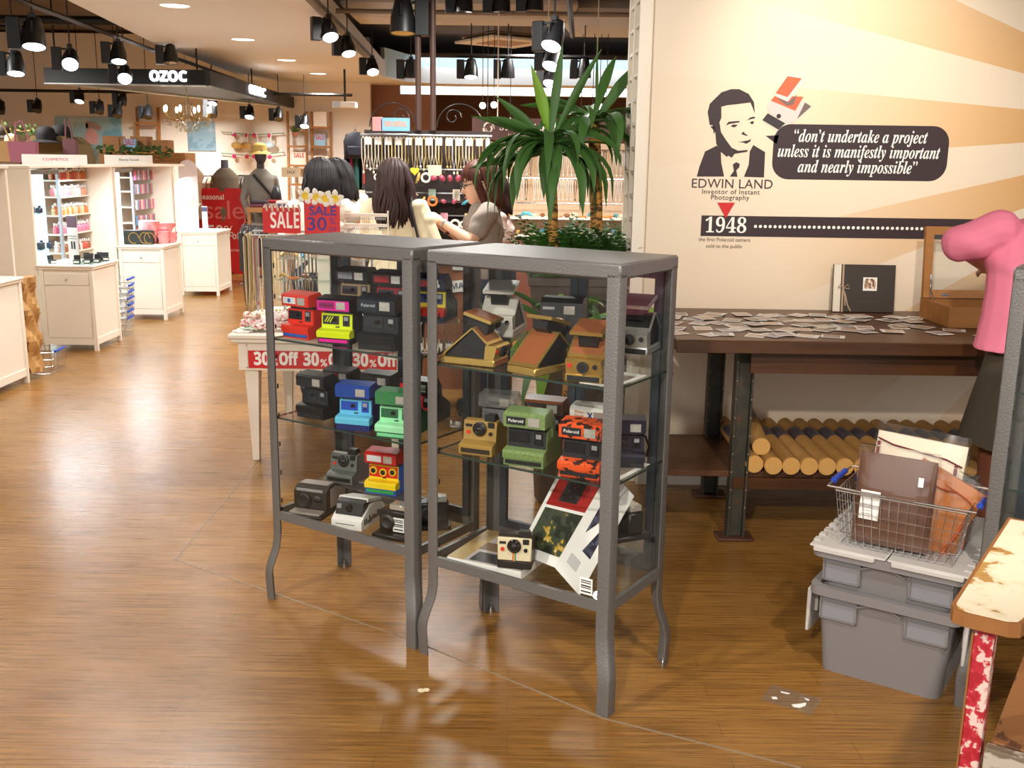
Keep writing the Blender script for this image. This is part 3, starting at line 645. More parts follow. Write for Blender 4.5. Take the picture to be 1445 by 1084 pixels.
# right cabinet, top shelf
folding_camera('folding_camera', 'gold and black folding camera seen side-on at the left of the top shelf', cabM('R', .195, .105, Z1, 100), M_gold, M_tan, .98)
folding_camera('folding_camera', 'gold folding camera with tan leather turned to show its back', cabM('R', .34, .20, Z1, 172), M_gold, M_tan)
folding_camera('folding_camera', 'gold folding camera with tan leather facing front at the right of the top shelf', cabM('R', .508, .035, Z1, 12), M_gold, M_tan, plate=(30, 26, 26))
folding_camera('folding_camera', 'white folding camera on a clear riser in the top shelf back row', cabM('R', .11, .20, Z1 + .0605, 20), (220, 214, 204), (226, 220, 210), 1.02)
folding_camera('folding_camera', 'black and chrome folding camera on a clear riser by the right side pane', cabM('R', .56, .20, Z1 + .0585, 10), M_chr, (28, 28, 30))
t = thing('instant_camera', 'tall matt black box camera with a round brown lens in the top shelf back row', 'camera', M=cabM('R', .322, .225, Z1, 20))
b = MB(); b.prism([(0, 0), (-.01, .02), (-.004, .07), (.0, .18), (.02, .192), (.075, .192), (.085, .17), (.085, 0)], -.062, .062, 'x'); b.build('body', M_black, t, 25)
b = MB(); b.M = T(-.004, -.002, .118) @ Rx(PI / 2); b.lathe([(.021, -.004), (.021, .006), (.017, .008), (.0005, .009)], 24); b.build('lens', mat('brown_lens', (120, 98, 74), .3, .3), t)
b = MB(); b.span((.008, -.004, .148), (.04, .002, .172)); b.build('flash_window', M_flash, t, 0)
b = MB(); b.span((-.055, -.0012, .16), (-.02, .001, .168)); b.build('name_print', M_silver, t, 0)
b = MB(); b.span((-.062, -.03, 0), (.062, .0, .022), .004); b.build('film_exit', M_black, t)
# right cabinet, middle shelf
round_camera('instant_camera', 'gold-brown wedge camera with two round lens rings, left of the middle shelf', cabM('R', .15, .039, Z2, 12), (140, 108, 48), (156, 124, 60), (44, 34, 24), (30, 26, 24))
GREEN = patchy('green_grid_plastic', [(104, 126, 74), (116, 140, 84), (130, 154, 96)], [.45, .56], 220, .4)
box_camera('instant_camera', 'sage green instant camera with black face on the middle shelf', cabM('R', .323, .030, Z2, 12), GREEN, GREEN, (30, 32, 34), GREEN, None, (18, 18, 20), ('Polaroid', (236, 236, 236)), (26, 28, 30), S=1.06)
CAMO = patchy('orange_camouflage', [(40, 24, 20), (222, 84, 34), (226, 88, 36), (44, 26, 22)], [.44, .56, .60], 34, .4)
box_camera('instant_camera', 'orange and black camouflage instant camera on the middle shelf', cabM('R', .504, .030, Z2, 10), CAMO, CAMO, (30, 30, 32), CAMO, None, (18, 18, 20), ('Polaroid', (236, 236, 236)), (26, 26, 28), S=1.04)
CLEAR = glassy('smoky_clear_plastic', (.80, .80, .78), 1.6, .16)
box_camera('instant_camera', 'transparent plastic instant camera behind the gold-brown wedge camera', cabM('R', .10, .215, Z2, 14), CLEAR, CLEAR, CLEAR, CLEAR, (150, 150, 146), (120, 122, 124), None, None, S=.98)
box_camera('instant_camera', 'brown and black instant camera with curved lid behind the sage green camera', cabM('R', .27, .215, Z2, 14), (40, 34, 30), (118, 66, 38), (30, 28, 28), (38, 34, 32), None, (22, 20, 20), ('Polaroid', (206, 80, 40)), (38, 32, 30), (42, 34, 30), S=1.02)
box_camera('instant_camera', 'white instant camera with a rainbow and playful lettering on its lid', cabM('R', .43, .215, Z2, 12), (40, 44, 40), (232, 228, 218), (36, 36, 38), (40, 40, 42), None, (22, 22, 24), None, None, (234, 230, 220), dec=dec_x, S=1.03)
t = box_camera('instant_camera', 'dark navy instant camera with neck strap behind the right front post', cabM('R', .565, .19, Z2, 30), (26, 28, 46), (28, 30, 50), (26, 28, 40), (28, 30, 48), None, (18, 18, 22), S=.95)
b = MB(); b.tube([(.06, .05, .09), (.075, .07, .05), (.07, .10, .01), (.055, .13, .012), (.05, .14, .05)], .004, 6, flat=.4); b.build('neck_strap', M_black, t)
t = slab_camera('black camera lying on the low riser under the middle shelf of the right cabinet', cabM('R', .53, .20, Z0 + .135, -30), .95)
riser('acrylic_riser', 'clear acrylic display riser under the black camera in the right cabinet', cabM('R', .53, .19, Z0), .10, .12, .134)
# right cabinet, bottom
M_photo_dark = patchy('photo_dark', [(24, 24, 30), (60, 56, 58), (120, 112, 104)], [.55, .68], 40, .35)
t = thing('photo_book', 'white-edged catalogue book lying under the cream camera', 'book', M=MR @ T(.20, .16, Z0) @ Rz(.12))
b = MB(); b.span((-.15, -.13, 0), (.10, .13, .026), .001); b.build('pages', M_cardwhite, t, 0)
b = MB(); b.span((-.1495, -.1295, .026), (.0995, .1295, .0275)); b.build('cover', mat('cover_grey', (196, 184, 180), .35), t, 0)
b = MB(); b.span((-.1495, -.1295, .0275), (-.095, .1295, .0282)); b.build('tan_band', mat('cover_tan', (188, 158, 100), .4), t, 0)
b = MB(); b.span((-.08, -.12, .0275), (.0995, -.05, .0282)); b.build('dark_picture', M_photo_dark, t, 0); b = MB(); b.span((-.095, -.03, .0275), (.0995, .03, .0282)); b.build('brown_band', mat('cover_brown', (120, 94, 68), .4), t, 0)
round_camera('instant_camera', 'cream camera with a rainbow stripe and black lens standing on the catalogue book', cabM('R', .289, .045, Z0 + .029, 24), (40, 34, 32), (226, 212, 178), (34, 28, 27), stripe=True, tall=True, S=.97)
# open brochure leaning back
t = thing('open_brochure', 'open white brochure with camera photographs leaning in the right cabinet', 'brochure', M=MR)
def pq(px, py, dd):
    """point of the cabinet seen at that photo position, dd metres behind its front"""
    o = MR.inverted() @ EYE; d = MR.to_3x3().inverted() @ _ray(px, py); return o + d * ((dd - o.y) / d.y)
def page(nm, cs, m, th=.0012, parent=None):
    c = [Vector(x) for x in cs]; n = (c[1] - c[0]).cross(c[3] - c[0]).normalized() * th
    b = MB(); b.loft([[x for x in c], [x + n for x in c]]); return b.build(nm, m, parent or t, 0)
A, B, C1, D1 = pq(730, 780, .15), pq(783, 801, .12), pq(862, 664, .235), pq(795, 655, .255)
page('left_page', (A, B, C1, D1), M_cardwhite)
E1, F1 = pq(818, 841, .06), pq(895, 700, .17)
page('right_page', (B, E1, F1, C1), M_cardwhite)
def inpage(P, u, v): return P[0] * (1 - u) * (1 - v) + P[1] * u * (1 - v) + P[2] * u * v + P[3] * (1 - u) * v
def photo(nm, P, u0, v0, u1, v1, m, lift=-.0006):
    n = (P[1] - P[0]).cross(P[3] - P[0]).normalized(); 
    if (MR.to_3x3() @ n).y > 0: n = -n
    page(nm, [inpage(P, u, v) + n * .0016 for u, v in ((u0, v0), (u1, v0), (u1, v1), (u0, v1))], m, .0006)
LP = (A, B, C1, D1); RP = (B, E1, F1, C1)
photo('red_photo', LP, .08, .56, .98, .99, mat('photo_red', (166, 30, 26), .35, 0, .3, 30)); photo('camera_photo', LP, .10, .10, .98, .53, patchy('photo_green', [(30, 40, 32), (60, 72, 54), (196, 160, 50), (214, 200, 170)], [.48, .60, .66], 26, .35))
n0 = (A - B); photo('dark_camera', LP, .30, .62, .72, .95, M_photo_dark); photo('phone_photo', RP, .28, .30, .78, .80, patchy('photo_blue', [(38, 42, 60), (80, 84, 104), (150, 140, 136)], [.52, .66], 30, .3))
photo('text_block', RP, .22, .12, .6, .22, mat('print_pale', (196, 196, 198), .6))
t = thing('price_card', 'small white price label with black print on the lower front pane of the right cabinet', 'label', M=MR @ T(.555, .0035, .358))
sticker(t, T(0, 0, 0))
t = thing('acrylic_block', 'clear acrylic box on the cabinet floor behind the leaning brochure', 'display stand', M=MR @ T(.545, .25, Z0))
b = MB()
for a, c in (((-.06, -.08, 0), (-.057, .08, .09)), ((.057, -.08, 0), (.06, .08, .09)), ((-.057, -.08, 0), (.057, -.077, .09)), ((-.057, .077, 0), (.057, .08, .09))): b.span(a, c)
b.build('side_wall', M_acrylic, t, 0); b = MB(); b.span((-.06, -.08, .09), (.06, .08, .093)); b.build('top', M_acrylic, t, 0)
t = thing('photo_sheet', 'flat white sheet with a photograph on the top shelf beside the right side pane', 'sheet', M=MR @ T(.55, .13, Z1))
b = MB(); b.span((-.05, -.10, 0), (.055, .10, .001)); b.build('paper', M_cardwhite, t, 0); b = MB(); b.span((-.04, -.08, .001), (.04, .06, .0015)); b.build('photograph', mat('photo_warm', (164, 150, 140), .4, 0, .3, 40), t, 0)
t = dup(t, label='flat white sheet on the middle shelf beside the right side pane', M=MR @ T(.55, .17, Z2))

# ------------------------------------------------------------------ the long work table by the wall
M_ttop = wood_mat('dark_table_wood', (106, 70, 46), .40, .55, (2, 22, 22)); M_tedge = wood_mat('red_brown_table_edge', (86, 52, 28), .4, .5, (2, 22, 30))
M_iron = patchy('rusty_green_iron', [(52, 52, 44), (62, 58, 46), (86, 58, 40)], [.5, .64], 16, .55)
tb = thing('work_table', 'long dark wooden work table on riveted iron legs against the cream wall', 'table', (.62, 3.80, 0))
b = MB(); b.span((0, 0, .805), (2.9, .87, .852), .004); b.build('tabletop', M_ttop, tb)
b = MB(); b.span((.0, -.006, .803), (2.9, 0, .85), .002); b.build('front_edge', M_tedge, tb)
b = MB(); b.span((.30, .06, .715), (2.8, .085, .804)); b.build('apron', M_tedge, tb, 0)
for x in (.30, 2.6):
    for y in (.17, .72):
        b = MB(); b.span((x - .035, y - .03, .01), (x - .027, y + .03, .804)); b.span((x + .027, y - .03, .01), (x + .035, y + .03, .804)); b.span((x - .027, y - .004, .01), (x + .027, y + .004, .804)); l = b.build('leg', M_iron, tb, 0)
        b = MB(); b.span((x - .075, y - .05, 0), (x + .075, y + .05, .014), .004); b.build('foot_plate', mat('rust_iron', (84, 52, 36), .6, .2, .2, 30), l)
        b = MB()
        for k in range(9): 
            for s in (-1, 1): b.ell((x + s * .031, y - .031, .14 + k * .075), (.005, .003, .005), 8, 5)
        b.build('rivets', mat('rivet_steel', (120, 108, 92), .45, .5), l)
b = MB(); b.span((.02, .17, .262), (2.85, .73, .288), .003); b.build('lower_shelf', M_ttop, tb)
b = MB(); b.span((.28, .16, .215), (2.62, .185, .262)); b.build('shelf_beam', M_tedge, tb, 0)
# mailing tubes on the lower shelf
M_kraft = mat('kraft_card', (182, 134, 72), .65, 0, .1, 14); M_krend = mat('kraft_cap', (214, 164, 92), .6)
def tube_thing(loc, label, rz):
    t = thing('mailing_tube', label, 'mailing tube', loc, rz, 'mailing tubes on the lower shelf')
    b = MB(); b.cyl((0, 0, .0345), (0, .66, .0345), .0345, 24); b.build('body', M_kraft, t)
    b = MB(); b.cyl((0, -.004, .0345), (0, .012, .0345), .0355, 24); b.cyl((0, -.006, .0345), (0, -.003, .0345), .030, 24); b.build('end_cap', M_krend, t)
    b = MB(); R = .0352; A = [math.radians(a) for a in range(20, 161, 14)]
    b.loft([[(R * math.cos(a), y, .0345 + R * math.sin(a)) for a in A] for y in (.36, .50)], False, False); b.build('label', mat('tube_label', (70, 64, 76), .35, 0, .4, 50), t)
    return t
t0 = tube_thing((1.052, 3.93, .2885), 'row of brown cardboard mailing tube with round pale cap on the lower shelf of the work table', .0)
t0['label'] = 'brown cardboard mailing tube in the row on the lower table shelf'
for k in range(-1, 16):
    if k: dup(t0, (1.052 + k * .0715, 3.93 if k >= 0 else 3.95, .2885), random.uniform(-.015, .015))
dup(t0, (1.016, 4.0, .3485), -.12, 'single brown mailing tube lying on top of the row of tubes')
# loose instant prints on the table top
tones = [mat('print_tone_%d' % i, c, .3, 0, .45, 60) for i, c in enumerate(((196, 170, 156), (160, 150, 146), (206, 176, 150), (170, 156, 164), (214, 200, 188), (140, 116, 104)))]
prints = []
def print_thing(i):
    t = thing('instant_print', 'white-bordered instant photo print scattered on the dark work table', 'photo print', group='instant prints scattered on the work table')
    b = MB(); b.span((-.036, -.044, 0), (.036, .044, .0008)); b.build('border', M_cardwhite, t, 0)
    b = MB(); b.span((-.0305, -.026, .0008), (.0305, .036, .0011)); b.build('picture', tones[i], t, 0); return t
random.seed(11); nP = 0
cells = [(x, y) for x in range(14) for y in range(5)]; random.shuffle(cells)
for (cx, cy) in cells:
    x = .67 + cx * .084 + random.uniform(-.03, .03); y = 3.93 + cy * .13 + random.uniform(-.03, .03)
    if x > 1.3 and y < 3.93 + .25 * (x - 1.1) / 1.0: continue
    if x > 1.45 and random.random() < .3: continue
    p = print_thing(nP) if nP < 6 else dup(prints[nP % 6])
    if nP < 6: prints.append(p)
    p.location = (x, y, .8525 + .0013 * (nP % 5)); p.rotation_euler = (random.uniform(-.008, .008), random.uniform(-.008, .008), random.uniform(0, 6.28)); nP += 1
for x, y, r in ((1.70, 4.02, .3), (1.50, 4.45, .1), (1.62, 4.2, 2.0), (1.80, 4.12, 1.2), (1.86, 3.95, .2)):
    dup(prints[nP % 6], (x, y, .853 + .0013 * (nP % 5)), r); nP += 1
# album
al = thing('photo_album', 'dark brown photo album tied with a pale ribbon leaning against the cream wall', 'photo album', M=T(1.585, 4.60, .853) @ Rz(-.04) @ Rx(-.13))
b = MB(); b.span((-.137, 0, 0), (.137, .012, .215), .001); b.build('back_cover', mat('album_brown', (54, 44, 36), .6), al)
b = MB(); b.span((-.136, -.012, .002), (-.105, 0, .214)); b.build('spine', mat('album_cream', (222, 214, 198), .6), al, 0)
b = MB(); b.span((-.105, -.012, .001), (.137, 0, .215), .001); b.build('front_cover', mat('album_brown', (54, 44, 36), .6), al)
b = MB(); b.span((-.006, -.0135, .098), (.056, -.0119, .158)); b.build('cover_photo', M_cardwhite, al, 0); b = MB(); b.span((.0, -.0142, .108), (.05, -.0134, .152)); b.build('photo_image', patchy('album_photo', [(70, 60, 54), (190, 150, 120), (240, 230, 220)], [.46, .55], 70, .4), al, 0)
M_rib = mat('ribbon_beige', (176, 150, 122), .5)
b = MB(); b.span((-.100, -.0135, .0), (-.092, -.012, .215)); b.tube([(-.096, -.016, .11), (-.11, -.02, .125), (-.118, -.018, .112), (-.096, -.016, .108), (-.075, -.02, .124), (-.066, -.018, .106), (-.096, -.016, .108)], .003, 6, flat=.5); b.tube([(-.096, -.016, .108), (-.082, -.018, .07), (-.072, -.016, .03), (-.058, -.016, .005)], .003, 6, flat=.5); b.tube([(-.096, -.016, .108), (-.086, -.018, .07), (-.083, -.016, .03)], .003, 6, flat=.5); b.build('ribbon', M_rib, al)
# open wooden box
M_boxw = wood_mat('honey_wood', (176, 118, 58), .45, .72, (3, 26, 26))
wb = thing('wooden_box', 'open honey-brown wooden box with glazed lid on the work table beside the person', 'box', (1.80, 4.18, .853))
b = MB(); b.span((0, 0, 0), (.44, .012, .085)); b.span((0, .30, 0), (.44, .312, .085)); b.span((0, .012, 0), (.012, .30, .085)); b.span((.428, .012, 0), (.44, .30, .085)); b.span((.012, .012, 0), (.428, .30, .008)); b.build('tray', M_boxw, wb, 0)
lid = MB(); lid.M = T(0, .304, .086) @ Rx(-.12); lid.span((0, -.02, 0), (.035, .004, .31)); lid.span((.405, -.02, 0), (.44, .004, .31)); lid.span((.035, -.02, 0), (.405, .004, .035)); lid.span((.035, -.02, .275), (.405, .004, .31)); lo = lid.build('lid', M_boxw, wb, 0)
g = MB(); g.M = T(0, .304, .086) @ Rx(-.12); g.span((.035, -.009, .035), (.405, -.006, .275)); g.build('pane', M_glass, lo, 0)
b = MB(); b.tube([(.03, .24, .086), (.022, .27, .12), (.03, .285, .16), (.026, .29, .19)], .0035, 6); b.build('lid_stay', M_chrome, wb)
b = MB(); b.span((.06, .02, .008), (.16, .10, .055), .003); b.span((.18, .04, .008), (.25, .16, .06), .003); b.build('contents', mat('box_contents', (58, 74, 92), .5, 0, .4, 40), wb)
b = MB(); b.span((.075, .285, .088), (.115, .295, .108), .002); b.build('clasp', M_chrome, wb)

# ------------------------------------------------------------------ grey crates, wire basket, bags
M_grey = mat('crate_grey', (124, 121, 122), .45); M_grey2 = mat('crate_lid_grey', (188, 184, 180), .45); M_greyd = mat('crate_panel', (136, 137, 144), .4)
CR = -.585
def crate(label, M, h, w0=.344, w1=.384, d0=.46, d1=.50, lidded=False, flaps=False):
    t = thing('storage_crate', label, 'storage crate', M=M)
    b = MB(); e = (w1 - w0) / 2; f = (d1 - d0) / 2
    def ring(x, y, z, xx, yy, r=.03):
        P = []
        for cx, cy, a0 in ((xx - r, yy - r, 0), (x + r, yy - r, 90), (x + r, y + r, 180), (xx - r, y + r, 270)):
            for k in range(5): a = math.radians(a0 + k * 22.5); P.append((cx + r * math.cos(a), cy + r * math.sin(a), z))
        return P
    b.loft([ring(0, 0, 0, w0, d0), ring(-e, -f, h - .03, w0 + e, d0 + f), ring(-e - .022, -f - .022, h - .028, w0 + e + .022, d0 + f + .022), ring(-e - .022, -f - .022, h, w0 + e + .022, d0 + f + .022), ring(-e, -f, h, w0 + e, d0 + f), ring(-e + .004, -f + .004, h - .012, w0 + e - .004, d0 + f - .004)]); b.build('body', M_grey, t)
    sl = f / (h - .03); hz = h
    for u0, u1 in ((.01, .115), (.245, .36)):
        b = MB(); za, zb = h - .105, h - .028
        def P(u, z, o): return (-e + u * (w1 / .37), -f - o + (h - .03 - z) * sl, z)
        b.loft([[P(u0, za, -.002), P(u1, za, -.002), P(u1, zb, -.002), P(u0, zb, -.002)], [P(u0, za, .0035), P(u1, za, .0035), P(u1, zb, .0035), P(u0, zb, .0035)]]); q = b.build('label_panel', M_greyd, t, 0)
        b = MB(); w = .005
        for a0, a1, c0, c1 in ((u0, u1, za, za + w), (u0, u1, zb - w, zb), (u0, u0 + w, za, zb), (u1 - w, u1, za, zb), (u0, u1, zb - .02, zb - .016)):
            b.loft([[P(a0, c0, .003), P(a1, c0, .003), P(a1, c1, .003), P(a0, c1, .003)], [P(a0, c0, .009), P(a1, c0, .009), P(a1, c1, .009), P(a0, c1, .009)]])
        b.build('panel_frame', M_grey, q, 0)
    b = MB(); A = [(.115 + k * .0163, h - .05 + .018 * math.sin(PI * k / 8)) for k in range(9)]
    b.loft([[(-e + u, -f - .004 + (h - .03 - z) * sl, z), (-e + u, -f - .010 + (h - .03 - z) * sl, z), (-e + u, -f - .010 + (h - .03 - z - .006) * sl, z + .006), (-e + u, -f - .004, z + .006)] for u, z in A]); b.build('handle_rib', M_grey, t)
    if flaps:
        for s in (0, 1):
            x = -e - .03 if s == 0 else w0 + e + .03
            b = MB(); b.span((x - .006, .0, h - .17), (x + .006, d0, h - .03), .003); b.span((x - .004, .05, h - .12), (x + .014 * (1 if s == 0 else -1), .10, h - .07)); b.build('lid_flap', M_grey2, t)
    if lidded:
        for s in (0, 1):
            b = MB(); x0, x1 = (-e - .028, w0 / 2 - .002) if s == 0 else (w0 / 2 + .002, w0 + e + .028)
            b.span((x0, -f - .026, h), (x1, d0 + f + .026, h + .008), .003); b.span((x0 + .012, -f - .029, h - .012), (x1 - (.012 if s else .03), -f - .022, h + .004), .003)
            for k in range(9): b.span((x0 if s == 0 else x1 - .02, .0 + k * .05, h + .006), (x0 + .02 if s == 0 else x1, .025 + k * .05, h + .011))
            b.build('lid_half', M_grey2, t)
    return t
MC = T(.953, 2.866, 0) @ Rz(CR)
crate('grey plastic crate on the floor with pale flaps hanging at its sides', MC, .28, flaps=True)
crate('grey lidded plastic crate nested on top of the floor crate', MC @ T(-.006, -.006, .2685), .1315, .356, .384, .472, .50, lidded=True)
wz = .13 + .27 + .0115
bk = thing('wire_basket', 'chrome wire shopping basket with blue handles on the grey crates', 'basket', M=MC @ T(.03, -.0, wz))
def bp(u, v, w): # u 0..1 across, v depth, w height
    k = .012 * w / .165; return (-k * 2 + u * (.31 + 4 * k) * 1.0, -k + v * (.215 + 2 * k), w + .003)
b = MB(); r = .0013
for w in (.0, .033, .066, .099, .132): b.tube([bp(0, 0, w), bp(1, 0, w), bp(1, 1, w), bp(0, 1, w), bp(0, 0, w)], r, 5)
for k in range(15): u = k / 14; b.tube([bp(u, 0, .16), bp(u, 0, 0), bp(u, 1, 0), bp(u, 1, .16)], r, 5)
for k in range(10): v = k / 9; b.tube([bp(0, v, .16), bp(0, v, 0), bp(1, v, 0), bp(1, v, .16)], r, 5)
b.build('mesh', M_chrome, bk)
b = MB(); b.tube([bp(0, 0, .16), bp(1, 0, .16), bp(1, 1, .16), bp(0, 1, .16), bp(0, 0, .16)], .003, 8); b.build('rim', M_chrome, bk)
for s in (0, 1):
    b = MB(); u = -.06 if s == 0 else 1.06
    b.tube([bp(.40 if s == 0 else .62, -.02, .168), bp(u, -.02, .17), bp(u, .5, .172), bp(u, 1.02, .17), bp(.40 if s == 0 else .62, 1.02, .168)], .0032, 8); h = b.build('handle', M_chrome, bk)
    b = MB(); b.cyl(bp(u, .22, .172), bp(u, .72, .172), .009, 12); b.build('grip', mat('handle_blue', (24, 66, 176), .4), h)
def pouch(label, M, w, h, d, col, band=None, sleeve=True):
    t = thing('leather_pouch', label, 'pouch', M=M, group='wrapped leather pouches in the wire basket')
    def shell(k, dd, hh):
        R = []
        for i in range(9):
            z = hh * i / 8; bul = dd * (.35 + .65 * math.sin(PI * min(1, (i + .6) / 9))) / 2; R.append([(x * k, y * bul, z) for x, y in ((-w / 2, .4), (-w / 2, -.4), (-w * .42, -.9), (-w * .2, -1.05), (0, -1.1), (w * .2, -1.05), (w * .42, -.9), (w / 2, -.4), (w / 2, .4), (w * .3, 1), (-w * .3, 1))])
        return R
    b = MB(); b.loft(shell(1, d, h)); b.build('body', col, t, 60)
    if band:
        b = MB(); y = -d * .62
        for P in ([(-w * .48, y * .55, h * .93), (-w * .3, y * .75, h * .89), (w * .3, y * .80, h * .85), (w * .48, y * .55, h * .80)], [(-w * .46, y * .75, h * .90), (-w * .45, y * .9, h * .45), (-w * .40, y, h * .1)], [(w * .42, y * .85, h * .82), (w * .44, y * .9, h * .45), (w * .42, y, h * .1)]): b.tube(P, .0045, 6, flat=.5)
        b.build('trim_band', band, t)
    if sleeve:
        b = MB(); b.loft(shell(1.05, d * 1.25, h * 1.09)); o = b.build('clear_sleeve', M_film, t, 60)
    return t
zb = wz + .006
M_brl = mat('chocolate_leather', (96, 62, 44), .42, 0, .18, 18); M_crl = mat('cream_leather', (226, 214, 192), .5, 0, .06, 10); M_tanl = mat('amber_leather', (176, 106, 50), .4, 0, .3, 9); M_bur = mat('burgundy_trim', (106, 26, 40), .45); M_rust = mat('rust_trim', (158, 72, 34), .45)
t = pouch('chocolate brown leather pouch in clear film with white tag, front of the basket', MC @ T(.155, .045, zb) @ Rx(-.10), .215, .265, .05, M_brl)
b = MB(); b.span((-.085, -.040, .075), (-.03, -.0388, .16)); q = b.build('paper_tag', M_cardwhite, t, 0)
b = MB()
for k in range(4): b.span((-.08, -.0408, .09 + k * .010), (-.05, -.0399, .0925 + k * .010))
b.build('tag_print', mat('print_pale', (196, 196, 198), .6), q, 0)
b = MB(); b.span((.068, -.0395, .195), (.082, -.0382, .222)); b.build('small_tag', M_cardwhite, t, 0)
pouch('cream leather pouch with burgundy trim standing at the back of the basket', MC @ T(.175, .155, zb) @ Rx(-.16) @ Ry(.05), .255, .30, .05, M_crl, M_bur)
pouch('amber leather pouch leaning diagonally between the brown and cream pouches', MC @ T(.205, .100, zb) @ Rx(-.10) @ Ry(.42), .20, .24, .03, M_tanl, M_rust)
pouch('amber leather pouch with rust trim at the right end of the basket', MC @ T(.285, .095, zb) @ Rz(.5) @ Rx(-.1) @ Ry(.12), .12, .205, .045, M_tanl, M_rust)
t = thing('acrylic_block', 'clear acrylic box standing behind the wire basket', 'display stand', M=MC @ T(.26, .33, wz))
b = MB(); b.span((-.07, -.07, 0), (-.067, .07, .16)); b.span((.067, -.07, 0), (.07, .07, .16)); b.span((-.067, -.07, 0), (.067, -.067, .16)); b.span((-.067, .067, 0), (.067, .07, .16)); b.build('side_wall', M_acrylic, t, 0)
b = MB(); b.span((-.07, -.07, .16), (.07, .07, .163)); b.build('top', M_acrylic, t, 0)

# ------------------------------------------------------------------ weathered armchair at the right edge
M_peel = patchy('peeling_cream_paint', [(140, 92, 44), (184, 140, 76), (232, 216, 184), (240, 226, 198)], [.34, .42, .48], 11, .6, (1, 1, 1)); M_peelred = patchy('peeling_red_paint', [(168, 26, 40), (186, 40, 54), (226, 196, 186), (206, 150, 140)], [.45, .53, .66], 30, .6)
M_rawbrown = patchy('worn_brown_boards', [(84, 50, 26), (140, 92, 50), (182, 138, 88)], [.45, .62], 12, .65, (1, .3, 1)); M_peelgrey = patchy('worn_grey_white_board', [(120, 104, 88), (186, 176, 160), (214, 206, 192)], [.42, .55], 10, .65, (.4, 1, 1)); M_chairedge = mat('bare_wood_edge', (150, 98, 50), .6, 0, .2, 20)
ch = thing('wooden_armchair', 'weathered wooden armchair with peeling cream arm and red legs beside the grey crates', 'chair', (.832, 1.80, 0), CR)
for x0, sg in ((0, 1), (.66, -1)):
    b = MB(); P = [(x0 + sg * u, v) for u, v in ((0, .03), (.008, .008), (.03, 0), (.105, 0), (.125, .010), (.132, .035), (.12, .64), (.012, .64))]
    b.prism(P, .655, .683, 'z'); a = b.build('armrest', M_chairedge, ch, 0)
    b = MB(); c = Vector((sum(p[0] for p in P) / 8, sum(p[1] for p in P) / 8)); b.prism([tuple(c + Vector(((p[0] - c.x) * .88, (p[1] - c.y) * .965))) for p in P], .683, .6845, 'z'); b.build('painted_top', M_peel, a, 0)
    for u, v, zt in ((.062, .06, .655), (.155, .62, 1.0)):
        b = MB(); b.box((x0 + sg * u, v, zt / 2), (.036, .05, zt), .003); q = b.build('leg', M_peelred, ch)
        b = MB(); b.box((x0 + sg * u - .0195, v, zt / 2), (.004, .052, zt - .01), .001); b.build('bare_edge', M_chairedge, q, 0)
for k in range(4): b = MB(); b.span((.095 + k * .118, .05, .395), (.209 + k * .118, .60, .415), .002); b.build('seat_board', M_rawbrown, ch)
b = MB(); b.span((.088, .022, .30), (.572, .048, .412), .003); b.build('front_apron', M_peelgrey, ch)
for k in range(3): b = MB(); b.box((.23 + k * .10, .62, .72), (.085, .018, .50), .003); b.build('back_slat', M_peel, ch)
b = MB(); b.span((.17, .632, .88), (.49, .65, .95)); b.build('back_rail', M_peelred, ch, 0)

# scraps on the floor
t = thing('paper_scrap', 'tiny torn cream paper scrap on the floor in front of the cabinets', 'scrap', (-.244, 2.70, 0), .3)
b = MB(); b.prism([(-.018, -.004), (-.010, -.012), (.004, -.010), (.012, -.012), (.019, -.002), (.010, .008), (.0, .006), (-.008, .011), (-.016, .006)], 0, .0012, 'z'); b.build('paper', mat('cream_paper', (236, 222, 186), .7), t, 0)
t = thing('tape_residue', 'torn clear tape with white paper remnants stuck on the floor near the crates', 'tape', (.815, 2.675, 0), -.56)
b = MB(); b.span((-.075, -.052, .0010), (.075, .052, .0016)); b.build('tape_film', M_acrylic, t, 0)
for P in (((-.04, .026), (-.012, .03), (-.016, .022), (-.036, .020)), ((-.052, -.02), (-.04, -.012), (-.032, -.022), (-.044, -.030)), ((.01, -.03), (.03, -.012), (.042, .004), (.046, -.014), (.036, -.034), (.02, -.04)), ((.028, .028), (.046, .026), (.044, .016), (.034, .022))):
    b = MB(); b.prism(list(P), .0016, .0024, 'z'); b.build('paper_remnant', M_cardwhite, t, 0)

# ------------------------------------------------------------------ people
def mesh_fuse(name, b, m, parent, voxel=.007, smooth=4, disp=None):
    me = bpy.data.meshes.new('tmp'); me.from_pydata(b.v, [], b.f); o = bpy.data.objects.new('tmp', me); COL.objects.link(o)
    r = o.modifiers.new('r', 'REMESH'); r.mode = 'VOXEL'; r.voxel_size = voxel
    if smooth: s = o.modifiers.new('s', 'SMOOTH'); s.factor = .5; s.iterations = smooth
    bpy.context.view_layer.update()
    me2 = bpy.data.meshes.new_from_object(o.evaluated_get(bpy.context.evaluated_depsgraph_get())); bpy.data.objects.remove(o); bpy.data.meshes.remove(me)
    if disp:
        nn = [v.normal.copy() for v in me2.vertices]
        for v, n_ in zip(me2.vertices, nn):
            x, y, z = v.co; w = math.sin(34 * z + 17 * x + 3 * math.sin(9 * x + 6 * z)) + .6 * math.sin(21 * z - 30 * x + 2.5 * math.sin(11 * z))
            v.co += n_ * disp * (max(0, w) ** 1.6 - .35)
    me2.name = name; me2.materials.clear(); me2.materials.append(m); me2.polygons.foreach_set('use_smooth', [True] * len(me2.polygons))
    q = bpy.data.objects.new(name, me2); COL.objects.link(q); q.parent = parent; return q
def V(*a): return Vector(a)
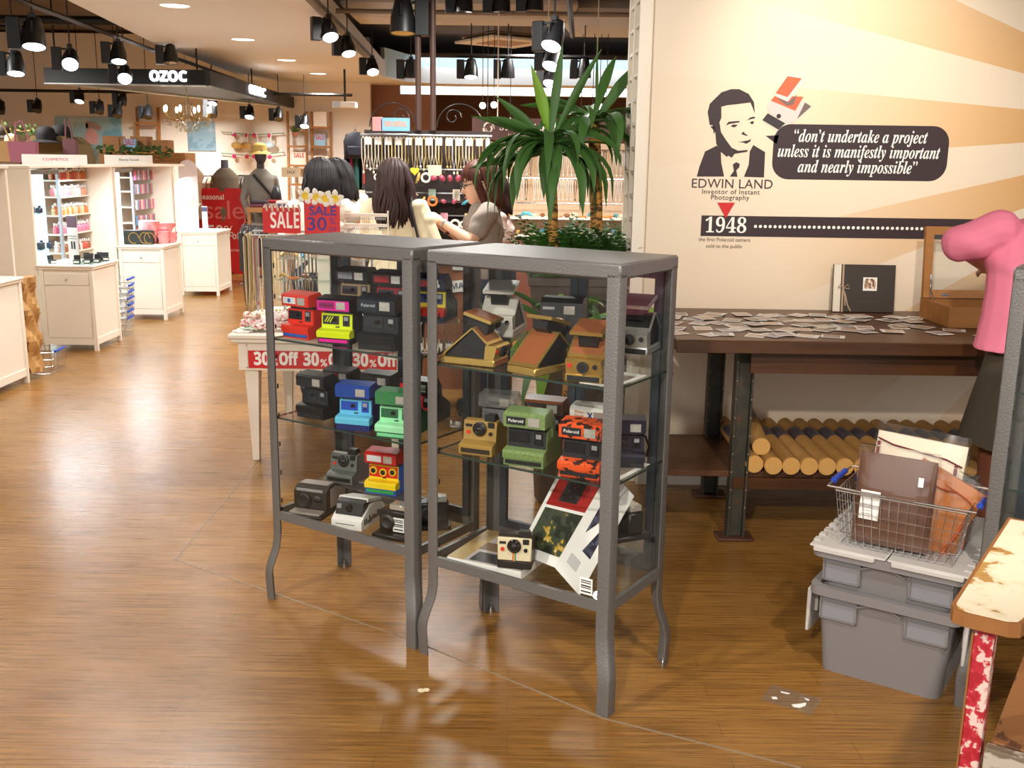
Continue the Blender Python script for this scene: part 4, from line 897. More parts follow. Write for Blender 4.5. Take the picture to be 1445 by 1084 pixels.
def ring_loft(b, rows, n=20):
    """rows: (centre, rx, ry)"""
    b.loft([[Vector(c) + Vector((rx * math.cos(2 * PI * j / n), ry * math.sin(2 * PI * j / n), 0)) for j in range(n)] for c, rx, ry in rows])
def limb(b, pts, rs, n=12):
    P = []; R = []
    for i in range(len(pts) - 1):
        for k in range(5):
            t = k / 5; P.append(Vector(pts[i]).lerp(Vector(pts[i + 1]), t)); R.append(rs[i] + (rs[i + 1] - rs[i]) * t)
    P.append(Vector(pts[-1])); R.append(rs[-1]); b.tube(P, R, n); b.ell(P[0], (R[0],) * 3, 10, 7); b.ell(P[-1], (R[-1],) * 3, 10, 7)
def hand(b, w, d, nrm, curl=.5, side=1):
    """palm and five fingers from wrist w towards d; nrm = back of the hand"""
    d = Vector(d).normalized(); nrm = Vector(nrm); nrm = (nrm - d * nrm.dot(d)).normalized(); x = d.cross(nrm) * side; w = Vector(w)
    M = Matrix((x, d, nrm)).transposed().to_4x4()
    b.ell(w + d * .042, (.037, .05, .015), 12, 8, M)
    for k, (o, L) in enumerate(((-.028, .066), (-.0095, .075), (.0095, .070), (.027, .056))):
        p = w + d * .078 + x * o; dirv = d.copy(); P = [p]; a = 0
        for s in (.45, .32, .28):
            a += curl * (.45 + .08 * k); q = d * math.cos(a) - nrm * math.sin(a); P.append(P[-1] + q * L * s)
        b.tube([w + d * .05 + x * o * .8] + P, [.0095, .0092, .0085, .0078, .006], 8)
    P = [w + d * .022 - x * .028]
    for s, ang in ((.034, .75), (.028, .45), (.024, .2)): P.append(P[-1] + (d * math.cos(ang) - x * math.sin(ang) - nrm * .25 * curl).normalized() * s)
    b.tube(P, [.0125, .011, .0095, .007], 8)
M_skin = mat('skin', (222, 176, 146), .5, 0, .05, 20); M_brow = mat('brow_dark', (46, 34, 30), .7); M_lip = mat('lip', (190, 110, 100), .45)
def hair_mat(name, rgb):
    if name in MATS: return MATS[name]
    m = wood_mat(name, rgb, .55, .5, (120, 120, 4), 3); m.node_tree.nodes['Principled BSDF'].inputs['Specular IOR Level'].default_value = .3; return m
HEADR = [(-.112, .014, .016, -.058), (-.105, .030, .030, -.052), (-.09, .044, .048, -.040), (-.065, .056, .070, -.022), (-.035, .066, .086, -.008), (0, .072, .095, 0), (.035, .075, .099, .003), (.065, .071, .093, .005), (.09, .056, .073, .007), (.105, .034, .045, .008), (.112, .012, .016, .008)]
def person(name, label, loc, rz, J, skinm, hair, garments, glasses=False, scale=1.0, extra=None, hand_curl=.6):
    """local frame: facing -Y. J: joints"""
    t = thing(name, label, 'person', loc, rz, scale=scale)
    b = MB(); H = Vector(J['head']); hm = T(*H) @ Rz(J.get('hyaw', 0)) @ Rx(J.get('hpitch', 0)) @ Ry(J.get('hroll', 0))
    b.M = hm
    ring_loft(b, [((0, yo, z), rx, ry) for z, rx, ry, yo in HEADR])
    b.tube([(0, -.088, .012), (0, -.100, -.012), (0, -.112, -.030), (0, -.100, -.040)], [.007, .009, .012, .008], 8)
    for s in (-1, 1):
        b.ell((s * .074, .008, -.02), (.009, .020, .031), 10, 7); b.ell((s * .030, -.080, .006), (.016, .012, .010), 10, 6)
    b.ell((0, -.088, -.066), (.022, .010, .009), 10, 6)
    b.M = Matrix()
    nk = Vector(J['neck']); ch = Vector(J['chest']); pv = Vector(J['pelvis'])
    limb(b, [nk - V(0, 0, .03), H + hm.to_3x3() @ V(0, .015, -.06)], [.052, .048])
    def mid(a, c, f): return a.lerp(c, f)
    sw = (Vector(J['sh_l']) - Vector(J['sh_r'])).length / 2
    ring_loft(b, [(pv - V(0, 0, .08), .14, .10), (pv, .155, .11), (mid(pv, ch, .3), .135, .095), (mid(pv, ch, .55), .12, .085), (ch - V(0, 0, .05), .135, .10), (ch + V(0, 0, .04), sw * .92, .10), (mid(ch, nk, .6), sw * .95, .085), (mid(ch, nk, .88), sw * .6, .065), (nk, .055, .05)])
    for s in ('l', 'r'):
        limb(b, [J['sh_' + s], J['el_' + s], J['wr_' + s]], [.048, .036, .025])
        wd = Vector(J['wr_' + s]) - Vector(J['el_' + s]); hd = Vector(J.get('hd_' + s, wd)); hand(b, J['wr_' + s], hd, J.get('hn_' + s, (0, 0, 1)), hand_curl, 1 if s == 'r' else -1)
        limb(b, [J['hip_' + s], J['kn_' + s], J['an_' + s]], [.078, .052, .036])
        a = Vector(J['an_' + s]); limb(b, [a - V(0, -.03, .035), a - V(0, .13, .05)], [.034, .026])
    mesh_fuse('body', b, skinm, t, .0075, 3)
    for s in (-1, 1):
        e = MB(); e.M = hm; e.ell((s * .030, -.0865, .006), (.0115, .008, .0065), 10, 7); q = e.build('eye', mat('eye_dark', (30, 24, 22), .15), t)
        e = MB(); e.M = hm; e.tube([(s * .014, -.096, .026), (s * .03, -.098, .031), (s * .048, -.086, .026)], .003, 6); e.build('eyebrow', M_brow, t)
    e = MB(); e.M = hm; e.tube([(-.021, -.092, -.066), (0, -.099, -.064), (.021, -.092, -.066)], [.002, .006, .002], 8); e.build('lips', M_lip, t)
    if hair: hair(t, hm)
    for g in garments: g(t, J)
    if glasses:
        e = MB(); e.M = hm
        for s in (-1, 1):
            e.tube([(s * .034 + .022 * math.cos(a), -.102, .004 + .015 * math.sin(a)) for a in [k * PI / 6 for k in range(13)]], .0022, 6, False); e.tube([(s * .056, -.100, .008), (s * .076, -.06, .01), (s * .078, .01, .0)], .002, 6)
        e.tube([(-.012, -.103, .006), (.012, -.103, .006)], .002, 6); e.build('glasses', M_black, t)
    if extra: extra(t, J)
    return t
def hair_style(m, length, width=.09, back=.06, fringe=True, lay=0.0, wave=.006):
    def f(t, hm):
        rnd = random.Random(int(length * 1000 + width * 999)); b = MB(); b.M = hm
        b.ell((0, .016, .030), (.078, .096, .088), 18, 12)
        for k in range(120):
            ph = rnd.uniform(-2.2, 2.2) if k > 26 else rnd.uniform(2.2, 4.08)     # 0 = back of the head
            face = abs(ph) > 2.2; lx, ly = math.sin(ph), math.cos(ph)
            if face and not fringe: continue
            end = (-.01 + rnd.uniform(-.012, .02)) if False else None
            rr = rnd.uniform(.97, 1.07); P = []
            side = abs(ph) > 1.5
            bot = .036 + rnd.uniform(-.012, .010) if face else -length * rnd.uniform(.82, 1.03) * (1.0 if not side else .93)
            for q in range(5):
                a = .12 + q * .36; P.append(V(lx * .086 * math.sin(a) * rr, .014 + ly * .104 * math.sin(a) * rr, .026 + .096 * math.cos(a) * rr))
                if face and P[-1].z < bot: break
            if not face:
                x, y = P[-1].x, P[-1].y; n = 5; fl = rnd.uniform(-.012, .012)
                for q in range(1, n + 1):
                    u = q / n; z = .026 + (bot - .026) * u; g = 1 + (width / .09 - 1) * math.sin(min(1, u * 1.4) * PI / 2)
                    P.append(V(x * g + wave * math.sin(u * 7 + ph * 3) + fl * u, y * (1 - .18 * u) * (back / .062 if y > 0 else 1) + lay * u + .012 * u * (y < .02), z))
            n = len(P); b.tube(P, [.013 if q < n - 2 else (.011 if q == n - 2 else .003) for q in range(n)], 6)
        b.build('hair', m, t, 60)
    return f
def torso_garment(name, m, rows_fn, sleeve, sleeve_r, extra=None, voxel=.008):
    def f(t, J):
        b = MB(); ring_loft(b, rows_fn(J))
        for s in ('l', 'r'):
            S, E, W = Vector(J['sh_' + s]), Vector(J['el_' + s]), Vector(J['wr_' + s])
            if sleeve <= 1: limb(b, [S, S.lerp(E, sleeve)], sleeve_r[:2])
            else: limb(b, [S, E, E.lerp(W, sleeve - 1)], sleeve_r)
        if extra: extra(b, J)
        mesh_fuse(name, b, m, t, voxel, 5, .0055)
    return f
def shirt_rows(low, k=1.0, flare=.0):
    def f(J):
        pv, ch, nk = Vector(J['pelvis']), Vector(J['chest']), Vector(J['neck']); sw = (Vector(J['sh_l']) - Vector(J['sh_r'])).length / 2
        L = pv.lerp(ch, low)
        return [(L - V(0, 0, .0), (.168 + flare) * k, (.125 + flare) * k), (pv.lerp(ch, low + .3), (.150 + flare * .5) * k, .118 * k), (pv.lerp(ch, .62), .140 * k, .108 * k), (ch - V(0, 0, .05), .152 * k, .118 * k), (ch + V(0, 0, .04), sw * 1.0 * k, .118 * k), (ch.lerp(nk, .6), sw * 1.0, .098), (ch.lerp(nk, .9), sw * .62, .076), (nk + V(0, 0, .004), .066, .060)]
    return f
def trousers(m, end=1.0, k=1.12, nm='trousers'):
    def f(t, J):
        b = MB(); pv = Vector(J['pelvis']); ring_loft(b, [(pv - V(0, 0, .11), .155, .118), (pv, .168, .122), (pv + V(0, 0, .09), .15, .112)])
        for s in ('l', 'r'): limb(b, [J['hip_' + s], J['kn_' + s], Vector(J['kn_' + s]).lerp(Vector(J['an_' + s]), end)], [.09 * k, .066 * k, .056 * k])
        mesh_fuse(nm, b, m, t, .009, 4)
        for s in ('l', 'r'):
            a = Vector(J['an_' + s]); b = MB(); limb(b, [a - V(0, -.04, .04), a - V(0, .145, .055)], [.042, .034]); b.span(a - V(.04, .18, .085), a + V(.04, .075, -.070)); mesh_fuse('shoe', b, M_black, t, .008, 4)
    return f
def joints(**k):
    J = dict(pelvis=V(0, 0, .82), chest=V(0, -.01, 1.10), neck=V(0, 0, 1.285), head=V(0, -.03, 1.405), sh_l=V(-.165, .0, 1.235), sh_r=V(.165, .0, 1.235), hip_l=V(-.085, 0, .78), hip_r=V(.085, 0, .78), kn_l=V(-.09, -.01, .43), kn_r=V(.09, -.01, .43), an_l=V(-.09, .02, .085), an_r=V(.09, .02, .085),
             el_l=V(-.21, .02, .99), el_r=V(.21, .02, .99), wr_l=V(-.20, -.10, .80), wr_r=V(.20, -.10, .80))
    for a, v in k.items(): J[a] = V(*v) if isinstance(v, tuple) else v
    return J
def at(px, Y): p = Yp(px, 300, Y); return (p.x, Y, 0)
H_black = hair_mat('black_hair', (30, 26, 28)); H_brown = hair_mat('dark_brown_hair', (58, 36, 32)); H_red = hair_mat('reddish_brown_hair', (92, 44, 32))
M_creamcloth = mat('cream_blouse', (230, 214, 180), .75, 0, .06, 14); M_greycloth = mat('grey_tshirt', (150, 138, 128), .8, 0, .06, 14); M_whitecloth = mat('white_top', (226, 218, 206), .75); M_denim = mat('dark_denim', (44, 50, 70), .8); M_pink = mat('pink_shirt', (224, 122, 148), .8, 0, .05, 8, .9); M_apron = mat('olive_brown_apron', (66, 56, 42), .8, 0, .12, 10); M_rustcloth = mat('rust_trousers', (112, 62, 40), .8)
# person in the pink shirt, back to the camera, bending over the box (local -Y points to the wall)
def pink_extra(b, J):
    for s in ('l', 'r'):
        e = Vector(J['el_' + s]); b.ell(e, (.064, .062, .062), 12, 8)
    b.tube([V(-.06, .03, 1.31), V(-.03, .045, 1.325), V(.03, .045, 1.325), V(.06, .03, 1.31)], .016, 8)
J = joints(pelvis=(0, .02, .82), chest=(0, -.06, 1.10), neck=(-.05, -.10, 1.345), head=(-.13, -.19, 1.45), hpitch=.45, sh_l=(-.165, -.07, 1.275), sh_r=(.165, -.07, 1.29), el_r=(.275, -.12, 1.235), wr_r=(.05, -.36, 1.13), el_l=(-.24, -.16, 1.06), wr_l=(-.10, -.38, 1.00), hip_l=(-.09, .02, .78), hip_r=(.09, .02, .78))
def apron(t, J):
    b = MB(); rows = []
    for z, rx, ry in ((.955, .168, .13), (.88, .185, .145), (.80, .20, .155), (.70, .225, .165), (.60, .248, .175), (.555, .255, .178)): rows.append([V(0 + rx * math.cos(2 * PI * j / 40) * (1 + .02 * math.sin(j * 2.1)), .01 + ry * math.sin(2 * PI * j / 40) * (1 + .02 * math.sin(j * 2.1)), z + .006 * math.sin(j * .9)) for j in range(40)])
    b.loft(rows); b.build('apron', M_apron, t, 60)
def pshirt(J):
    return [(V(.025, .015, .885), .222, .150), (V(.02, 0, .97), .205, .140), (V(.012, -.03, 1.08), .192, .135), (V(.006, -.055, 1.18), .190, .130), (V(-.005, -.075, 1.26), .188, .110), (V(-.01, -.09, 1.315), .13, .085), (V(-.05, -.10, 1.35), .072, .065)]
person('person', 'person in a pink shirt and dark apron seen from behind, bending over the wooden box', (1.845, 3.50, 0), PI, J, M_skin, hair_style(H_black, .12), [torso_garment('shirt', M_pink, pshirt, 1.0, [.076, .064], pink_extra), trousers(M_rustcloth, 1.0, 1.2), apron])
# woman in the cream blouse with shoulder bag, back to the camera
def bag_extra(t, J):
    b = MB(); b.M = T(-.215, .02, .90) @ Rz(.3) @ Ry(.08); b.span((-.05, -.15, -.17), (.05, .15, .11), .03); b.M = Matrix(); o = b.build('shoulder_bag', mat('black_leather', (24, 22, 24), .35), t)
    b = MB(); b.tube([V(-.21, -.12, 1.0), V(-.155, -.10, 1.22), V(-.10, .02, 1.30), V(-.135, .11, 1.24), V(-.21, .15, 1.0)], .011, 8, flat=.5); b.build('bag_strap', mat('black_leather', (24, 22, 24), .35), t)
W = at(558, 6.0)
J = joints(sh_l=(-.145, 0, 1.225), sh_r=(.145, 0, 1.225), neck=(0, .0, 1.27), head=(.02, -.03, 1.375), hyaw=.5, hpitch=.15, el_l=(-.235, .02, 1.03), wr_l=(-.24, -.20, .98), el_r=(.20, -.06, 1.02), wr_r=(.10, -.27, 1.08))
person('person', 'woman with long brown hair, cream blouse and black shoulder bag seen from behind', W, PI - .25, J, M_skin, hair_style(H_brown, .28, .112, .075, True, .02, .012), [torso_garment('blouse', M_creamcloth, shirt_rows(.0, 1.08, .01), 1.25, [.062, .062, .052]), trousers(M_denim)], extra=bag_extra)
# woman in the grey t-shirt, facing west, trinkets in her hands
def watch(t, J):
    b = MB(); w = Vector(J['wr_l']); e = Vector(J['el_l']); d = (w - e).normalized(); b.cyl(w - d * .05, w - d * .025, .031, 14); b.build('wristwatch', mat('watch_maroon', (96, 44, 52), .4), t)
    b = MB(); w = Vector(J['wr_r']); e = Vector(J['el_r']); d = (w - e).normalized(); b.cyl(w - d * .03, w - d * .02, .030, 14); b.build('bracelet', M_silver, t)
W = at(684, 6.1)
J = joints(head=(.0, -.035, 1.375), neck=(0, .0, 1.265), hpitch=.22, hyaw=.15, sh_l=(-.155, .0, 1.215), sh_r=(.155, .0, 1.215), el_l=(-.20, -.06, 1.00), wr_l=(-.085, -.24, 1.115), el_r=(.20, -.10, 1.05), wr_r=(.06, -.26, 1.15), hn_l=(-.6, -.2, .8), hn_r=(.6, -.2, .8))
person('person', 'woman with reddish-brown bob, glasses and grey t-shirt looking at trinkets in her hands', W, -PI / 2 + .15, J, M_skin, hair_style(H_red, .17, .088, .066, True, .015), [torso_garment('t_shirt', M_greycloth, shirt_rows(.0, 1.03), .62, [.062, .060]), trousers(M_denim)], glasses=True, extra=watch)
# black-haired woman behind the sale sign, arm stretched out to the necklaces
W = at(452, 6.3)
J = joints(head=(0, -.03, 1.375), neck=(0, .0, 1.255), hyaw=.3, sh_l=(-.15, .0, 1.205), sh_r=(.15, .0, 1.205), el_l=(-.27, -.12, 1.10), wr_l=(-.44, -.18, 1.25), el_r=(.2, .0, .96), hd_l=(-.7, -.2, .4))
person('person', 'woman with straight black bob and white top stretching her arm toward the necklaces', W, PI, J, M_skin, hair_style(H_black, .15, .095, .075), [torso_garment('top', M_whitecloth, shirt_rows(.0), .35, [.058, .055]), trousers(M_denim)])
W = at(484, 6.56)
J = joints(head=(0, -.06, 1.37), neck=(0, -.01, 1.26), hpitch=.35, hyaw=.2)
person('person', 'woman with black hair bowing her head behind the woman with the bob', W, -PI / 2 - .6, J, M_skin, hair_style(H_black, .16, .09, .066), [torso_garment('top', M_whitecloth, shirt_rows(.0), .6, [.060, .056]), trousers(M_denim)])
W = at(703, 6.50)
J = joints(head=(0, -.05, 1.30), neck=(0, -.01, 1.19), chest=(0, -.01, 1.03), hpitch=.3, sh_l=(-.15, .0, 1.14), sh_r=(.15, .0, 1.14), el_l=(-.2, .02, .93), el_r=(.2, .02, .93))
person('person', 'person in a pale pink top standing behind the woman in the grey t-shirt', W, -PI / 2, J, M_skin, hair_style(H_brown, .16), [torso_garment('top', mat('pale_pink_top', (226, 196, 186), .75), shirt_rows(.0), .6, [.060, .056]), trousers(M_denim)])

# ------------------------------------------------------------------ tall plants by the wall end
M_leaf = mat('yucca_leaf', (66, 104, 48), .5, 0, .3, 5, 0, 0, .3); M_leaf2 = mat('yucca_leaf_young', (124, 166, 52), .5, 0, .2, 5, 0, 0, .3); M_trunk = patchy('plant_trunk', [(92, 62, 36), (186, 132, 62), (206, 152, 78)], [.46, .56], 14, .8, (1, 1, 3)); M_fern = mat('fern_green', (74, 122, 48), .5, 0, .35, 9); M_pot = mat('planter_dark', (74, 58, 48), .6)
def blade(b, base, az, tilt, L, w, droop, seg=9, tw=0.0):
    p = Vector(base); P = []; a = tilt
    for i in range(seg + 1):
        P.append((p.copy(), a)); 
        p = p + Vector((math.cos(az) * math.sin(a), math.sin(az) * math.sin(a), math.cos(a))) * L / seg
        a = min(a + droop / seg * (.4 + 1.4 * i / seg), 3.05)
    side = Vector((-math.sin(az), math.cos(az), 0)); rows = []
    for i, (q, a) in enumerate(P):
        t = i / seg; ww = w * 1.12 * (.35 + 1.3 * t if t < .5 else 1.0 - ((t - .5) / .5) ** 1.6) * .5 + .0006
        nrm = Vector((-math.cos(az) * math.cos(a), -math.sin(az) * math.cos(a), math.sin(a)))
        sd0 = side; side_ = sd0 * math.cos(tw) + nrm * math.sin(tw); nrm = nrm * math.cos(tw) - sd0 * math.sin(tw)
        rows.append([q - side_ * ww + nrm * ww * .30, q, q + side_ * ww + nrm * ww * .30, q + side_ * ww * .98 + nrm * (ww * .30 - .0012), q - nrm * .0015, q - side_ * ww * .98 + nrm * (ww * .30 - .0012)])
    b.loft(rows)
def yucca(label, crown, base_z, spec, trunk_r=.028, lean=(0, 0)):
    t = thing('yucca_palm', label, 'plant', (crown[0] + lean[0], crown[1] + lean[1], base_z)); C = Vector((-lean[0], -lean[1], crown[2] - base_z))
    b = MB(); b.tube([(0, 0, 0), C * .5 + V(.006, 0, 0), C * .9, C], [trunk_r * 1.1, trunk_r, trunk_r, trunk_r * .7], 12); b.build('trunk', M_trunk, t)
    b = MB()
    for s in spec: b.k = 1 if len(s) > 5 and s[5] else 0; blade(b, C + V(random.uniform(-.012, .012), random.uniform(-.012, .012), random.uniform(-.05, .02)), *s[:5], tw=s[6] if len(s) > 6 else random.uniform(-.5, .5))
    b.build('leaves', [M_leaf, M_leaf2], t, 60); return t
R = math.radians
random.seed(5)
# crown, (azimuth, tilt, length, width, droop); azimuth 180 = towards picture west
sp = [(R(170), R(15), .38, .052, .08, 1, 1.4), (R(20), R(6), .44, .040, .05, 0, 1.3), (R(10), R(26), .48, .040, .1, 0, -1.3), (R(185), R(44), .36, .05, .2, 0, 1.1), (R(178), R(70), .40, .042, .15, 0, .9), (R(200), R(66), .34, .044, .35, 0, .9), (R(188), R(100), .40, .045, .1, 0, .9), (R(5), R(58), .32, .042, .6), (R(350), R(70), .34, .045, .9)]
for k in range(44): sp.append((R(150 + k * 37.5 % 260), R(random.uniform(62, 110)), random.uniform(.30, .50), random.uniform(.044, .058), random.uniform(1.9, 2.8)))
c1 = Yp(776, 200, 4.95)
yucca('tall yucca palm with upright young leaf and drooping fronds behind the right cabinet', tuple(c1), .965, sp, .024, (.03, .0))
sp = [(R(185), R(78), .36, .045, .25, 0, .9), (R(175), R(66), .30, .042, .4, 0, .9), (R(20), R(36), .36, .05, .1, 0, 1.2), (R(100), R(4), .40, .014, .02), (R(60), R(30), .4, .045, .4)]
for k in range(26): sp.append((R(k * 41 % 360), R(random.uniform(55, 105)), random.uniform(.28, .42), random.uniform(.048, .062), random.uniform(1.9, 2.8)))
c2 = Yp(838, 164, 5.1)
yucca('darker yucca palm with ringed yellow-brown trunk against the white slotted panel', tuple(c2), .965, sp, .030, (.035, 0))
pt = thing('planter_box', 'dark square planter box holding the yucca palms and fern behind the right cabinet', 'planter', (c1.x + .17, 5.06, 0))
b = MB(); b.loft([[(-r, -r * .8, z), (r, -r * .8, z), (r, r * .8, z), (-r, r * .8, z)] for r, z in ((.18, 0), (.25, .93))]); b.build('box', M_pot, pt, 0); b = MB(); b.span((-.262, -.212, .92), (.262, .212, .96), .004); b.build('rim', M_pot, pt); b = MB(); b.span((-.24, -.19, .96), (.24, .19, .965)); b.build('soil', mat('soil', (52, 36, 26), .9), pt, 0)
fn = thing('fern', 'dense dark green fern filling the planter under the yucca palms', 'plant', (c1.x + .17, 5.02, .966))
b = MB()
for k in range(420):
    az = random.uniform(0, 2 * PI); L = random.uniform(.20, .36); b0 = Vector((random.uniform(-.24, .20), random.uniform(-.16, .12), 0)); tl = random.uniform(.05, .7)
    p = b0.copy(); a = tl
    for i in range(11):
        q = p + Vector((math.cos(az) * math.sin(a), math.sin(az) * math.sin(a), math.cos(a))) * L / 11; sd = Vector((-math.sin(az), math.cos(az), .15)) * (.042 * (1 - i / 13)); 
        for s in (-1, 1): b.add([p, p.lerp(q, .55), p.lerp(q, .7) + sd * s, p.lerp(q, .35) + sd * s * .95], [(0, 1, 2, 3), (3, 2, 1, 0)])
        p = q; a += .09
b.build('fronds', M_fern, fn, 0)
# low striped dracaena leaves seen through the glass
sp = []
for k in range(22): sp.append((R(200 + k * 43 % 300), R(random.uniform(30, 100)), random.uniform(.32, .55), random.uniform(.05, .065), random.uniform(1.0, 2.2)) + ((1,) if k % 3 == 0 else ()))
sp += [(R(8), R(72), .86, .075, 1.75, 1, .8), (R(16), R(84), .62, .055, 1.5, 0, .6)]
pq_ = Yp(800, 470, 4.42)
pot = thing('plant_pot', 'tall dark round pot of the striped dracaena behind the right cabinet', 'pot', (pq_.x, 4.42, 0)); b = MB(); b.lathe([(.10, 0), (.13, .02), (.15, .34), (.16, .36), (.14, .36), (.13, .33), (.001, .32)], 24); b.build('shell', M_pot, pot)
yucca('striped dracaena with yellow-green arching leaves seen through the right cabinet', tuple(pq_), .33, sp, .018)

# ------------------------------------------------------------------ white sale table with banners, racks and signs
M_sign_txt = mat('sign_white', (246, 240, 234), .55); M_gold2 = mat('gold_chain', (190, 150, 80), .35, .7); M_bead = [mat('bead_%d' % i, c, .35, .1) for i, c in enumerate(((214, 202, 180), (70, 54, 44), (176, 150, 96), (158, 96, 110), (196, 196, 196), (96, 110, 130), (226, 206, 150), (150, 60, 70)))]
wt = thing('sale_table', 'white painted table with tapered legs and red 30% off banners behind the left cabinet', 'table', (-1.36, 4.93, 0))
TW, TD = .84, .92
b = MB(); b.span((-.03, -.03, .635), (TW + .03, TD + .03, .66), .006); b.span((-.018, -.018, .615), (TW + .018, TD + .018, .635), .004); b.build('tabletop', M_white, wt)
b = MB(); b.span((.01, .01, .475), (TW - .01, TD - .01, .615)); b.build('apron', M_white, wt, 0)
b = MB()
for z in (.487, .598): b.span((.05, .004, z), (TW - .05, .012, z + .006))
for x in (.05, TW - .056): b.span((x, .004, .487), (x + .006, .012, .604))
b.build('apron_moulding', M_white, wt, 0)
for x in (.065, TW - .065):
    for y in (.07, TD - .07):
        b = MB(); b.loft([[(x - r, y - r, z), (x + r, y - r, z), (x + r, y + r, z), (x - r, y + r, z)] for r, z in ((.016, 0), (.018, .06), (.034, .475))]); b.build('leg', M_white, wt, 0)
t = thing('sale_banner', 'red paper banner reading 30% off three times on the front of the white table', 'banner', (-1.36, 4.93, .483))
b = MB(); b.span((.06, .0025, .004), (TW - .05, .0038, .092)); b.build('paper', M_red, t, 0)
for k in range(3):
    x = .19 + k * .243; text(sans_bold('30'), .088, M_sign_txt, t, T(x - .064, .002, .048) @ FRONT, bold=.002, fit=.078); text(sans_bold('%'), .05, M_sign_txt, t, T(x - .002, .002, .034) @ FRONT, bold=.001, fit=.034); text(sans_bold('Off'), .082, M_sign_txt, t, T(x + .066, .002, .048) @ FRONT, bold=.0025, fit=.095)
# necklace rack standing at the west end
def strand(m, L, w=.012, tagm=None):
    b = MB(); b.tube([(0, 0, 0), (-w, 0, -.02), (-w * .9, 0, -L * .6), (0, 0, -L), (w * .9, 0, -L * .6), (w, 0, -.02), (0, 0, 0)], .0035, 5)
    if tagm:
        b.k = 1; b.span((-.011, -.003, -.055), (.011, -.0015, -.005))
    b.k = 0; b.ell((0, 0, -L - .008), (.008, .006, .012), 8, 6); return b
strands = {}
def hang(i, loc, L, label, group, cat='necklace', tagm=None, sc=1.0):
    key = (i, round(L, 2), tagm is not None)
    if key not in strands:
        o = strand(M_bead[i], L, tagm=tagm).build('necklace', [M_bead[i], tagm] if tagm else M_bead[i], None); strands[key] = o
    else: o = strands[key].copy(); COL.objects.link(o)
    tag(o, label, cat, group); o.location = loc; o.scale = (sc, sc, sc); o.rotation_euler = (0, 0, random.uniform(-.5, .5)); return o
nr = thing('necklace_rack', 'wire rack hung with long bead necklaces at the west end of the white table', 'rack', (-1.41, 5.60, .66))
b = MB()
for x in (-.0, .46): b.tube([(x, 0, 0), (x, 0, .45)], .007, 8)
b.build('upright', M_silver, nr); b = MB(); b.cyl((-.02, -.02, .43), (.48, -.02, .43), .006, 8); b.cyl((-.02, .03, .45), (.48, .03, .45), .006, 8); b.build('rail', M_silver, nr); b = MB(); b.span((-.02, -.06, 0), (.48, .06, .012)); b.build('base', M_white, nr, 0)
random.seed(21)
for k in range(24): hang(random.choice((0, 1, 2, 2, 3, 4, 6, 0)), (-1.42 + k * .0195, 5.575, 1.088), random.choice((.30, .36, .40)), 'long bead necklace hanging on the wire rack by the white table', 'necklaces on the rack by the white table')
for k in range(7): hang(random.choice((0, 1, 2, 6)), (-1.445, 5.50 + k * .03, 1.10), random.choice((.44, .48)), 'long pale necklace hanging off the outer end of the wire rack', 'necklaces on the outer end of the rack')
def sign(name, label, p0, p1, Y, th, m, cat='sign'):
    t = thing(name, label, cat, ((p0[0] + p1[0]) / 2, Y, p1[1])); w, h = p1[0] - p0[0], p0[1] - p1[1]
    b = MB(); b.span((-w / 2, -th / 2, 0), (w / 2, th / 2, h)); b.build('board', m, t, 0); return t, w, h
t, w, h = sign('sale_sign', 'red landscape sign reading SALE on top of the necklace rack', (-1.358, 1.242), (-1.155, 1.105), 5.57, .006, M_red)
text(sans_bold('SALE'), .12, M_sign_txt, t, T(.018, -.0036, h * .46) @ FRONT, fit=.155)
b = MB()
for k in range(7): b.tube([(-.09 + k * .03, -.006, h), (-.085 + k * .03, -.012, h + .016), (-.075 + k * .03, -.006, h - .02)], .006, 6)
b.build('hook', mat('hook_beige', (206, 190, 170), .5), t)
t, w, h = sign('sale_sign', 'red portrait sign reading SALE 30% OFF trimmed with white flowers', (-1.078, 1.31), (-.896, 1.02), 5.3, .006, M_red)
t.rotation_euler = (0, 0, .06)
M_vio = mat('violet_ink', (66, 36, 128), .5)
text('SALE', .066, M_vio, t, T(.004, -.0036, h - .072) @ FRONT, bold=.0014, fit=.138); text('30', .095, M_vio, t, T(-.028, -.0036, h - .14) @ FRONT, bold=.001, fit=.098); text('%', .05, M_vio, t, T(.052, -.0036, h - .122) @ FRONT, fit=.030); text('OFF', .030, M_vio, t, T(.052, -.0036, h - .165) @ FRONT, fit=.040)
b = MB(); b.span((-.03, .003, -.36), (.03, .006, .05)); b.build('support', M_white, t, 0)
M_pet = mat('petal_white', (244, 238, 228), .6); M_pety = mat('petal_yellow', (240, 206, 60), .6)
for k, (x, z) in enumerate(((-.078, .006), (-.022, .0), (.022, -.006), (.072, -.006))):
    f = thing('frangipani_flower', ('first', 'second', 'third', 'last')[k] + ' white frangipani from the left along the top of the SALE 30% OFF sign', 'flower', M=T(-.987 + x, 5.288, 1.312 + z) @ Rx(-PI / 2 + PI + .3) @ Rz(k * .5))
    for q in range(5):
        b = MB(); a = q * 2 * PI / 5; b.M = Rz(a); b.k = 0
        b.loft([[(r, -s, zz), (r, 0, zz + .004), (r, s, zz), (r, 0, zz - .0015)] for r, s, zz in ((.003, .003, 0), (.016, .012, .006), (.030, .016, .010), (.042, .010, .008), (.047, .002, .005))]); b.build('petal', M_pet, f, 60)
    b = MB(); b.lathe([(.002, -.002), (.014, .006), (.020, .0115), (.012, .009), (.001, .004)], 12); b.build('throat', M_pety, f)
